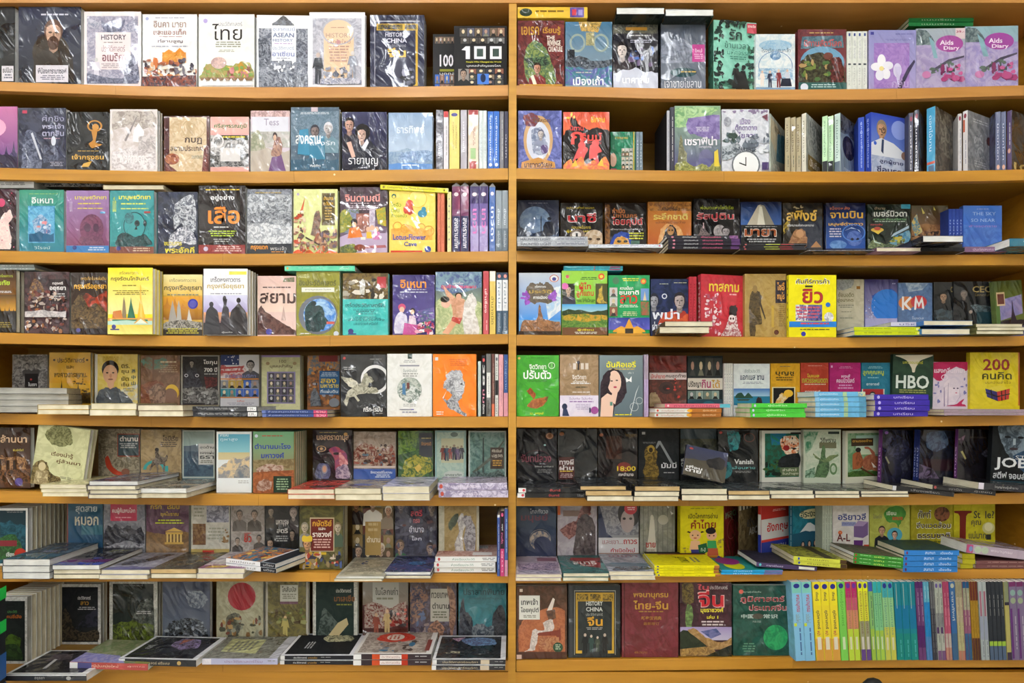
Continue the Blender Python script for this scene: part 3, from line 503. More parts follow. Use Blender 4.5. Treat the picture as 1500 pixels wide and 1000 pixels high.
parse(1, 'left', '''
S -50 26 156 f=1 | a05a90 | g 0 0 100 100 c070a0 4a3a7a;e 52 34 26 16 f0a8c8;k 0 100 84 30 342a50 4 7;h 0 100 80 100 3 26203c 2 | | pink and purple sunset paperback with dark temple spires
S 27 97 158 f=1 | 363a50 | r 0 0 100 100 3a3e54 24283a 30;r 8 4 18 9 b03050;t 50 12 96 22 9a9ab8 ศึกชิง;T 50 25 96 34 a8a8c4 พระเจ้า;T 50 37 96 46 a8a8c4 ตากสิน;l 48 49 92 52 a89 1;N 6a7088 343a50 90 14 40 34 38 44 60 48 98 6 98;p c8ccd8 26 42 30 40 50 84 46 84;e 74 54 5 8 d8dce8;N 5a6078 2a2e40 80 54 60 84 62 84 86 52 90;l 66 88 96 96 99a 3 | | dark slate paperback with a moonlit sword battle and grey Thai lettering
S 98 160 164 f=1 n=3 | 1b1c1e | r 0 0 100 100 1b1c1e 26282c 40;o 66 24 18 10 4 b8803a;p b8803a 58 30 72 34 68 52 84 56 60 62 52 54 62 48;e 68 26 8 = c8904a;l 24 66 78 69 a88a4a 1;T 12 72 88 84 cfa24a เจ้ากรุงธน;p cfa24a 40 88 60 84 52 94 34 94 | | black paperback with ornate gold calligraphy and emblem
S 161 231 160 f=2 n=2 t=1.2 | dcd4d2 | r 4 4 96 97 e0d8da c8bcb8 40;N 9a8f8a c8bfb8 90 4 4 90 4 96 26 70 32 40 26 4 34;p f6f6fa 50 34 60 22 72 36 70 54 48 52;p 8a8284 30 50 56 12 58 12 34 52;N a8a0a0 d8d0d0 90 60 44 96 40 96 90 60 90;h 4 96 66 97 6 e8e2e4 3 b8aeb0 60;T 20 74 80 86 f0e8e8 พงศาวดาร | | pale film wrapped paperback with a faded sketch of a white tent
S 240 307 170 f=2 n=2 | 5a3a3a | r 6 2 94 98 d8c4a4 c8ac88 60;r 4 2 12 98 4a2a2e;o 66 22 26 18 2 b8a07a;p bfa682 50 10 70 14 64 34 48 40;T 46 38 84 50 5a4a44 กบฏ;T 14 52 86 62 5a4a44 สยามประเทศ;e 18 76 16 10 8a4a3a a86a4a 60;N 5a2a30 7a4a44 90 88 60 96 50 97 98 84 98;N 5a2a30 7a4a44 90 4 84 20 92 30 98 4 98;l 60 70 88 76 887 3 | | old map paperback bordered in torn brown
S 308 365 171 f=2 | dfa8a4 | r 0 0 100 30 e4b0a8;T 10 12 94 22 3a7a4a ศรีสุพรรณภูมิ;r 0 33 100 92 c8c4c4 6a6868 70;r 24 33 98 42 3a3a30;l 27 35 96 40 d8c83a 1;o 20 44 15 12 4 e0dcdc;N 2a2a2c 9a9898 90 0 70 100 66 100 88 0 90;r 26 56 78 80 dcd8d8;h 0 100 90 100 1 e0a8a0 3 | | pink paperback with black and white temple photograph and green lettering
S 367 425 162 f=2 n=2 t=1.2 | d4c8d4 | r 0 0 100 10 a88a8a d8b8b8 160;r 4 10 96 34 dcdce8;t 34 13 72 24 9a8fa8 Tess;r 0 34 100 60 c4bfbc a8a8a0 40;N 8a9078 b0ac98 60 0 40 22 32 36 52 40 74 0 82;h 0 100 64 100 4 b8aca0 3;p 6a4a78 46 98 54 76 78 70 90 98;N 7a5a58 b08a78 50 52 74 60 50 72 42 82 56 76 74;e 62 42 6 7 3a2a2c;e 62 44 4 5 d8b098 | | pale paperback with a seated lady in a purple skirt
S 426 497 157 n=3 Y=.5 | 4c6070 | r 0 0 100 100 566a7a 46586a 40;r 0 6 100 60 5a7080 74889a 220;r 42 0 56 7 c8b8c0;l 12 8 88 12 ccd4dc 2;b 50 38 9 8a7a78 4a8aa8 3a3a44;b 78 34 9 b8b0b0 6a8a98 c8c8d0;p 3f86a8 18 36 36 34 42 76 14 74;p 3a7a98 36 46 70 46 72 90 40 90;T 10 44 62 58 e8ecf0 สงคราม;t 40 52 92 60 d8e0e8 แห่งรัก;h 0 100 82 100 2 3a5a70 3;T 40 90 62 95 e8ecf0 พันธุ์เดียว | | steel blue paperback with two figures in light blue uniforms
S 501 567 164 f=2 | 26283f | g 0 0 100 100 34365a 1c1c2c;b 16 22 11 c89a8a 24202e 1c1820;e 46 34 17 14 1c181c;b 44 38 11 dcb4a4 2a2c3a 1c181c;p 1f2230 40 60 60 46 84 66 88 96 20 96;p dcb4a4 10 52 20 50 30 76 22 78;p e8e8f0 44 60 56 46 60 52 50 66;t 14 78 80 94 e8e8f0 รายาบุญ;l 40 94 58 97 ccd 1 | | midnight blue paperback with an embracing couple
S 569 634 165 f=2 n=2 | a8bcdc | g 0 0 100 100 8fa8c8 c0d0e4;h 0 100 66 100 5 9ab0c8 3 7a94b4 60;T 18 22 82 36 dfe8f4 ธารทิพย์;N 6a84ac 9ab4d4 90 30 70 90 66 100 76 100 84 24 84;h 0 100 88 100 2 5a8ac8 4;l 30 90 70 94 dce8f4 1 | | pale blue film wrapped paperback washed out by glare
P 638.5 649 161 f=2 | 6a6a74 8a8a94 | | r 0 0 100 100 9a9aa4 5a5a64 60;t 40 30 80 70 d8d8e0 ตำนานรัก | grey film wrapped spine, start of the spine row under the top shelf
P 649.5 657 163 f=2 | d8d4dc e4e0e8 | | r 0 0 10 100 c04a4a;l 20 30 80 60 aaa 1 | white spine with a red head
P 658 673 161 | e8d070 ecd880 | | e 8 50 3 34 4a4a8a;t 20 52 66 72 7a6a3a กรุงสยามในอดีต;t 26 22 64 36 8a7a4a ประวัติศาสตร์ | broad pale yellow spine
P 674.5 684 161 f=2 | a8a4ae b4b0ba | | t 20 30 70 66 e8e8f0 เวลาที่หายไป | silver grey film wrapped spine right of the yellow one
P 685.5 701 161 f=2 | e4ccb8 ecd8c4 | | r 0 0 8 100 a84a4a;l 12 30 60 60 c09a8a 2;r 64 25 82 80 a8c890;r 86 20 100 90 a84a4a | cream pink spine with a green seal near its foot
P 701.5 713 162 k=2 f=2 | dcecec e8f0f0 | | l 10 30 90 60 a8c0c8 2 | white and pale aqua spine
P 714 731.5 163 k=2 f=2 | 3a6ac0 3c70c8 | | T 8 30 84 72 dce8f8 ขุนช้างขุนแผน;e 92 50 3 30 e8f0f8 | bright blue spine with white Thai lettering
P 732 738 163 f=2 | 7a7a84 86868e | | l 8 30 90 60 ccc 1 | thin grey film wrapped spine beside the blue pair
P 738.5 744.3 163 f=2 | 4a4a5a 4e4e60 | | t 40 30 80 70 d8d8e0 บันทึก | thin dark slate spine against the post
''')  # the tent sketch cover has white film glare mixed into its colours
parse(1, 'right', '''
S 759 823 162 f=2 | 6670b4 | r 0 0 100 100 7078bc 4c548c 40;e 46 50 34 42 c8a070;e 46 52 27 34 d0d4e4;N 7a3a3a 5a4a6a 60 12 8 36 4 50 14 40 26 18 26;N 6a7490 b0b8cc 70 30 34 50 28 64 44 60 74 36 72;b 52 40 7 d8ccc8 8a90a8 5a5a6a;e 60 66 9 8 5a4a78;p c08a4a 8 88 46 80 84 88 86 98 6 98;T 14 88 78 97 3a3044 มายากลวิเศษ;T 34 12 74 20 6a4a2a โทมัสเดอะ | | blue paperback with tan oval mirror frame around dancers
S 825 893 164 | 1c1a1c | g 0 0 100 40 c84a34 e0704a;N 1b191b 221e20 40 0 40 12 30 18 22 24 8 30 16 34 22 46 28 58 30 72 26 86 30 100 34 100 92 0 92;T 60 8 90 18 e8b83a นิทาน;l 58 13 92 16 e0a030 1;T 14 24 44 32 e04a48 นิทาน;T 16 34 44 56 e0504a ก;T 36 36 84 50 e0504a ริมม์;t 36 50 82 56 c84444 สองพี่น้องผู้ยิ่งใหญ่;p e06060 20 86 34 60 44 58 54 64 48 74 40 88 30 80;p e06060 56 82 58 58 72 54 84 68 74 72 78 90 64 80;e 40 58 8 = e06060;e 70 54 8 = e06060;N d86a58 e89a4a 70 0 92 16 80 20 90 40 76 50 90 66 82 78 90 90 76 100 90 100 100 0 100;p e8b84a 18 94 26 82 32 94;p e8b84a 74 92 84 80 88 94;c 6 4 24 16 6 3 4 e8c85a,2a1a1c | | black and scarlet paperback with a castle on a hill, fairy figures and flames
S 894 931 193 Y=4 f=1 | 1f7a5a | r 0 0 100 100 1f7a58 1a6a4c 50;r 92 0 96 100 c8a83a;T 18 12 70 18 c8a83a สารานุกรม;G 44 38 90 98 3 6 3 a8a8a0,8a6a5a,c0c0b8;e 10 66 14 16 c8a08a;r 0 86 24 100 a83a5a | | green paperback standing low behind the red castle book
P 931.5 941.5 193 k=2 Y=4 f=2 w=13 | 5a6a78 7a8a96 | | t 20 30 80 70 ccd8e0 ปริศนา | low grey film wrapped spine in the gap
P 976.5 981 162 w=14 f=2 | 1c1c20 b8b8c0 | | l 8 30 90 60 889 1 | silver spine whose black back cover faces the gap
P 981.5 987.5 157 w=14 f=1 | 3a3a44 44444e | | l 8 30 90 60 ccc 1 | dark spine beside the purple cathedral book
S 988 1056 155 n=3 | 5a4a78 | g 0 0 100 100 8aa888 4a3e78;N 6f9c6c a8c890 50 0 4 96 2 70 18 40 26 10 34 0 30;N 6a5a90 8a7ab0 50 30 20 98 14 98 50 60 46 28 40;l 44 32 78 40 ccc8d8 3;T 22 46 92 60 f0ecf4 เซราฟีน่า;t 52 60 80 65 dcd8e8 Seraphina;N 6a6a50 8a8a68 90 8 70 14 42 20 66 26 72 26 98 4 98;e 68 80 16 14 6a6a8c;r 52 80 84 92 60608a;N 6a6e3c a0a058 120 0 90 20 84 40 92 60 88 76 92 90 80 98 88 100 100 0 100;p d8c040 86 70 94 66 97 92 86 92 | | purple and green paperback with a spired cathedral
S 1057 1127 160 f=1 Y=1.5 | dcdfe6 | r 0 0 100 100 e0e2ea ccd0da 60;c 4 2 96 5 24 3 3 8a7a9a;T 38 14 60 24 8a7aa8 เมือง;T 28 24 74 36 7a6a9c ตุ๊กตาตาย;T 34 36 76 46 7a6a9c ไขลาน;e 12 20 8 8 8a8c98 b0b4be 90;c 2 38 36 60 14 3 7 3a4a44,5a6a70,8a929c;c 50 44 98 72 36 4 6 5a626e,aab0bc,e0e4ea,6a7480;N 4a545c b8c0c8 70 0 60 30 54 40 66 20 78 0 80;p 7a4a5a 84 12 96 8 96 20;T 34 60 72 68 4a505a PARADISE;o 50 88 30 = 4 6a7078;e 50 88 27 = f0f2f4;p 222 49 76 51 76 51 90 49 90;p 222 36 84 50 88 50 90 36 86;r 84 84 98 96 4a3a6a | | white engraved paperback with balloon, garden and pocket clock
A 1128 1128.5 1149 166 w=14 | b8c0b8 | N d8ccb0 c8c0a8 50 0 6 60 10 80 60 50 64 0 40;N 3a7a9a 5a90a8 60 50 20 100 10 100 60 40 70;T 30 12 74 20 8a7a5a เงา;T 20 76 90 86 e8e4d8 น้ำ | | cream and blue paperback turned sideways beside the clock book
P 1149.5 1173.5 171 k=3 a=55 f=1 Y=1.5 w=11 | 7a6a4a a89c7c | | t 12 30 60 70 5a4a3a ภาษาชีวิต;l 66 30 90 60 665 1 | cream brown turned spine
A 1174 1181 1204 165 w=13 | a8a8a0 d4d0c0 | r 0 0 100 70 9aa0a0 b8bcb8 40;N 7a8080 c0c4c0 50 20 10 60 4 90 20 90 50 60 60 30 44;r 10 66 100 92 8a7444;T 20 70 84 84 e8e0d0 บันทึก | t 12 30 80 70 776 ความทรงจำ | pale paperback turned aside, a grey face above a brown label
P 1204 1221 169 k=2 a=55 w=11 Y=1.5 | 303a34 b8dcb0 | | t 8 30 70 70 4a7a5a สายธารแห่งชีวิต;r 78 0 100 100 20242a | mint spine with black foot
A 1222 1231 1256 165 w=13 | 8a9aac c4d8d0 | r 0 0 100 34 3a3e4e 6a7080 50;h 0 100 30 100 4 8a9cb0 3;e 46 50 34 20 2c2434;N 3a3444 5a5468 60 30 40 60 38 66 56 34 62;T 20 84 84 92 dce4ec ถนนสายนี้ | t 10 30 74 70 5a7a70 ถนนสายนั้น;r 80 0 100 100 5a6a7a | grey blue paperback turned aside with a dark oval
P 1257 1266.5 171 a=70 Y=1.5 w=12 f=0 | 3048a8 3450b0 | | T 8 30 90 70 a8b8e0 ลูกผู้ชายชื่อบรรส | narrow royal blue spine left of the speaker portrait
A 1267 1276 1330 164 w=14 f=0 | 3c50b4 3048a8 | g 0 0 100 60 3048b0 6a84cc;e 76 22 22 16 8a9cdc;b 28 26 13 c89a78 e0e4ec 8a7a68;p d8dce4 0 50 26 40 60 46 92 60 96 76 0 78;p 2a3a5a 28 42 34 42 32 66 26 62;o 32 27 6 = 1.5 222;r 0 70 96 100 b8c0d4 98a4c4 40;e 90 64 9 7 8a6a5a;e 10 50 4 = 3a60c8;T 22 74 86 83 2a2e5a ลูกผู้ชาย;T 14 86 96 97 2a2e5a ชื่อบรรส | T 8 30 90 70 a8b8e0 ลูกผู้ชายชื่อบรรส | royal blue paperback with a white haired speaker in glasses
P 1331 1338 165 a=75 f=2 w=13 Y=1.5 | 4a4a5a 5a5c6c | | e 10 50 4 30 a85a6a;T 20 30 94 70 e0e0e8 ดวงใจพ่อ | dark film wrapped spine with white lettering
A 1339 1346 1357 160 w=13 f=2 Y=1.5 | 5a6474 3c3e4e | r 0 70 100 84 2c3040 | e 10 50 4 30 a85a6a;T 20 30 94 70 e0e0e8 ลมหายใจแม่ | dark film wrapped paperback just left of the cyan spine
A 1357 1370 1402 155 w=14 f=2 | 5c5248 4aa0c8 | r 0 0 100 100 6a6054 48403a 40;N 8a8274 5a5248 40 20 10 60 4 90 30 70 70 30 60 | t 12 30 66 70 d0e8f0 ดอกไม้บาน;r 82 0 86 100 b85a4a;r 88 10 98 80 3a5a7a | cyan spined paperback with a dim brown cover
P 1403 1409 166 a=65 f=2 w=12 Y=1.5 | b8b8b8 ccc8c8 | | e 8 50 4 30 8a3a4a;l 20 30 90 60 889 1 | thin whitish spine with a round red mark
A 1410 1417.5 1457 161 w=14 f=2 | 8a8c90 d8d4d4 | r 0 0 100 100 8c8e94 74767c 40;l 14 10 80 18 b8bac0 2;N a8aab0 70747c 50 20 40 50 30 60 70 30 90;e 76 40 8 7 5a2a20;l 20 78 70 90 a8aab0 3 | e 8 50 4 30 8a3a4a;r 14 55 34 95 c05a3a;l 44 30 90 60 99a 1 | silver film wrapped paperback with white spine and red stripe
P 1458 1474 163 k=2 a=70 f=2 w=12 Y=1.5 | 4a4e6a 5e6684 | | t 20 30 80 70 c8ccdc มรดกโลก;e 92 50 4 30 d8a890 | blue grey turned spine
A 1474.5 1482 1520 161 w=14 f=2 | 3c3834 5a4c70 | r 0 0 100 100 403a36 2c2826 40;T 8 84 92 96 c8b070 100 | e 66 50 4 30 d8a890;l 16 30 60 60 ccc 1 | brown film wrapped paperback lettered 100 at the far end
''')
parse(2, 'left', '''
F -40 50 265 o=s zb=275.5 Y=1 f=2 pg=g dp=11 | 8a8a8a 9a9a98 | | l 10 20 90 70 555 2 | grey film wrapped paperback lying on top at the frame edge
F 56 149 265 o=s zb=273.5 Y=5 f=2 dp=12 | 3a3c40 c8c8c8 | | r 0 40 100 100 44464c c0c0c4 120 | charcoal paperback lying on top of the teal one, glassy film
F 151 240 271 o=b zb=277.5 Y=1 f=1 dp=13 pg=c | b8a080 c8b090 | | | tan paperback lying on top of the two skull covers
S -30 24 277 f=2 | 2a1a24 | g 0 0 100 100 3a1c2a 1a1018;e 60 22 10 7 c83a6a;N e8c8c4 f0dcd4 60 40 98 50 60 64 42 84 34 92 46 80 56 88 80 84 98;c 50 4 100 96 30 3 1.6 e07090,fff,c04060,5a3040 | | black and pink fantasy paperback cut by the frame
S 28 94 278 f=2 | 2c7f80 | g 0 0 100 100 2e8a70 2a7c92;l 20 6 90 8 7ab060 1;T 28 12 76 22 dce8e8 อิเหนา;r 20 26 80 86 5aa8d0 3a88b8 50;r 22 28 78 84 6ab4d8 4a94c4 60;N a8c0d8 4a80b0 100 30 50 50 40 66 52 72 70 40 74;h 22 78 70 84 3 1f5a80 3;c 36 50 70 68 12 3 4 d88a90,c8d8e8,4a6a9a;t 34 91 70 96 c8e0e0 วิโรจน์ | | teal paperback with a blue framed picture and white อิเหนา title
S 97 160 279 f=1 | 8a6a9a | g 0 0 100 88 9474a8 7e4a68;T 20 8 94 16 d8c84a มานุษยวิทยา;t 8 12 14 34 c8b8d0 เปิด;l 22 20 86 24 d8c060 1;l 22 28 92 31 d8c060 1;e 60 62 28 24 7a4460 5c3450 60;e 50 60 8 7 4a2a44;e 70 60 7 7 4a2a44;N 5a3450 7a4860 70 24 88 34 74 84 74 92 88;r 80 34 92 37 5a9ac8;r 0 89 100 100 3a7ab8;l 50 91 94 98 b8c8d8 2;e 20 92 5 = 2a3a7a | | mauve paperback with skull drawing, yellow title and blue foot band
S 161 226 279 f=1 n=3 | 3a8f94 | r 0 0 100 90 3a9296 34888c 40;T 20 7 92 16 e8e03a มานุษยวิทยา;T 6 10 14 34 c8d860 เปิด;l 20 20 86 24 c8d860 1;l 20 28 92 31 c8d860 1;r 78 33 92 36 a04a4a;e 56 58 24 24 3a9296;o 56 56 25 22 1.6 1c3c44;e 44 44 11 9 2c5c64 3a8288 90;e 62 52 6 5 1c3034;e 80 52 4 5 1c3034;p 1c3034 56 62 60 56 63 62;N 1c3438 2c5054 80 14 88 18 74 34 66 60 74 78 68 92 78 92 88;r 0 89 100 100 7a4a40;l 48 91 96 98 c8a890 2;e 20 92 5 = 3a3a7a | | teal paperback with skull drawing, yellow title and brown foot band
S 231 290 281 f=2 | 33384c | r 0 0 100 100 343a50 262a3a 40;N c8ccd4 4a4e5c 110 44 20 90 4 96 60 70 66 60 50 40 60;N dcdce4 565a6a 100 30 70 60 56 90 66 96 84 60 82 30 94;T 16 80 60 86 d8c83a ขบวนการ;T 18 88 92 98 e0d040 พระอัคคี | | dark navy paperback with a white etched horseman and yellow title
S 291 360 272 f=2 n=2 Y=.5 | 2a2426 | r 0 0 100 100 2c2628 221e20 30;l 10 5 92 8 d8b83a 1;T 26 13 76 23 f0eef0 อยู่อย่าง;T 20 30 88 56 e8872c เสือ;l 32 60 64 63 ccc 1;l 20 66 82 76 a8c03a 3;l 30 78 70 84 aaa 2;r 0 87 100 100 8a3434;l 34 89 94 98 d8a8a0 3;e 16 93 5 = b8a8c0 | | tall black paperback with big orange เสือ lettering and red foot band
S 362 428 277 f=1 | b0b4ba | r 0 0 100 84 c0c4ca 6a6e76 150;r 0 0 100 8 5a5e68 9094a0 90;l 14 5 80 7 c8a83a 1;N 50545c a0a4ac 80 0 40 50 34 100 42 100 50 50 46 0 54;N e0e2e6 9a9ea6 120 0 56 40 52 100 60 100 82 0 82;r 0 84 100 100 2c3038;T 8 87 46 95 e8962c กรุงแตก;t 52 88 88 94 ccc พระเจ้า;l 50 96 86 98 e8962c 1 | | grey engraved landscape paperback with orange lettering on a dark foot
S 430 495 277 | dfe2a0 | r 0 0 100 100 e2e6a4 d8dc96 40;r 64 6 94 56 6a5a34;r 67 9 91 53 54482a;T 68 11 90 17 d8a83a อำนาจ;T 68 19 90 25 d8a83a ตะวันตก;l 70 28 88 50 b89a5a 5;e 10 8 3 = b8a8c8;p c85a3a 14 36 26 12 20 38;c 0 34 26 96 44 3 5 8a5a4a,c89a7a,5a4a44,b84a34,dcc8a8;N 8a6a58 5a4a44 80 40 70 48 40 58 34 62 48 52 74;N 9a5a44 6a4a3c 80 46 80 60 60 66 78 58 88;c 60 66 98 96 40 4 5 8a6a5a,a8765a,5a4a44,c8a888,6a5a6a;p d85a2c 0 100 12 94 24 100 36 94 48 100 60 94 72 100 84 94 100 100;p 3a2a2a 28 74 60 86 60 88 28 77;c 20 82 80 98 26 8 4 b0562c,7a5a4a,c8a080 | | pale lime paperback with a brown plaque and tumbling warriors
S 498 568 274 f=1 | 6a566c | r 0 0 100 50 52424e 3c3038 30;T 10 10 84 22 e89a94 จินดามณี;l 22 24 62 26 d8c8d0 1;l 14 28 90 36 c8b8c4 3;r 8 34 40 70 8a8ab0 6a7a60 60;r 34 40 62 78 8a5a50;r 36 42 46 58 a87064;r 48 42 60 58 a87064;r 62 30 74 76 d8d0dc b0a0b8 60;N 6a7a3a a8a040 80 0 40 10 34 24 44 26 60 0 70;N c8a830 8a9a4a 70 76 34 96 30 98 60 80 56;p b8a4c0 0 76 20 70 100 70 100 100 0 100;p a05a60 30 90 96 88 98 92 30 94;e 30 54 7 6 2a2224;e 30 57 5 4 dcb094;p d8762c 20 62 40 60 48 76 16 78;e 60 64 5 4 dcb094;p e8b83a 56 68 66 68 68 78 56 78;e 68 62 5 4 dcb094;e 77 64 5 4 dcb094;p c878a8 70 68 84 68 84 80 70 80;r 44 76 54 80 ece8dc;N 4a5a34 8a8a44 90 0 90 26 86 40 96 30 100 0 100;e 42 92 12 5 7a3a2a | | mauve paperback with children reading on a porch, pink title
S 570 638 278 n=2 t=1.2 | f0d868 | r 0 0 100 100 f2da6a ecd25e 30;e 10 10 5 = 2a5a4a;e 10 11 3 = f2da6a;T 4 20 26 27 7a9a2a ไซอิ๋ว;T 4 30 22 36 7a9a2a ตอน;T 4 38 38 44 7a9a2a ถ้ำดอกบัว;e 62 14 20 15 f4e07a;o 62 14 20 = 1.5 e8c040;N c84a34 a83a2c 60 30 28 40 22 50 28 54 36 44 40 32 36;e 44 22 8 6 c84a34;e 72 38 10 6 3a8aa8;e 75 31 5 4 3a8aa8;h 4 94 60 80 5 e8b050 3 d89a3c 60;o 18 58 10 = 2 d89838;o 34 62 10 = 2 d89838;o 86 66 12 = 2 d89838;o 70 60 9 = 2 dca040;T 8 71 80 80 2a3a9a Lotus-Flower;T 32 83 60 90 2a3a9a Cave;r 3 97 72 100 c83a2c;e 84 95 7 = 3a4a9a | | bright yellow paperback lettered Lotus-Flower Cave with a red gourd
F 557 657 270 o=s th=1.4 roll=3.2 Y=.5 f=1 dp=12 | d8d030 d8d438 | | t 10 25 80 75 7a4a2a Conquering the Three Rhinoceroses;e 5 50 1.6 26 7a6a2a;e 94 50 1 22 5a4a2a | lemon yellow paperback lying on top, tilted down towards the spines
P 640.5 651 282 k=2 f=0 | d8785a d87c60 | | l 10 30 92 60 b85a44 1 | salmon spine beside the yellow gourd cover
P 655 661 281 | e8e0a0 ece4a8 | | t 10 30 80 70 998 นิทาน | thin pale lemon spine
P 662 687 273 k=2 f=2 tip=1 | 6a3a60 7a4468 | | g 0 0 35 100 8a3a5a 6a3a60;g 0 0 100 1 333 333;r 45 0 100 100 2c3058 3a3a60 40;e 12 50 3 30 f0dce4;T 48 25 94 75 e8e4f0 สงครามเทพ | film bagged wine red and navy spine
P 688.5 715 273 k=2 f=2 tip=1 | 6a5a90 6a5a98 | | r 0 0 26 100 3c3460 4a3c70 40;r 60 0 100 100 b0a4d0 9a8cc0 40;e 12 50 3 30 f0dce4;T 34 25 72 75 d87ac0 เทวา | film bagged violet spine with a pale foot
P 716.5 725.5 274 f=2 tip=1 | 4a66a8 5070b4 | | e 10 50 3 30 f0e4f4;T 30 25 84 75 e0e8f8 เทวดา | film bagged blue spine
P 726 744.3 279 k=2 f=1 | 8a96a0 94a0aa | | r 62 0 100 100 6a7884;T 30 30 56 70 dce4ec ตำนาน;t 66 30 92 70 dce4ec กรีกโรมัน | grey blue spine against the post
''')
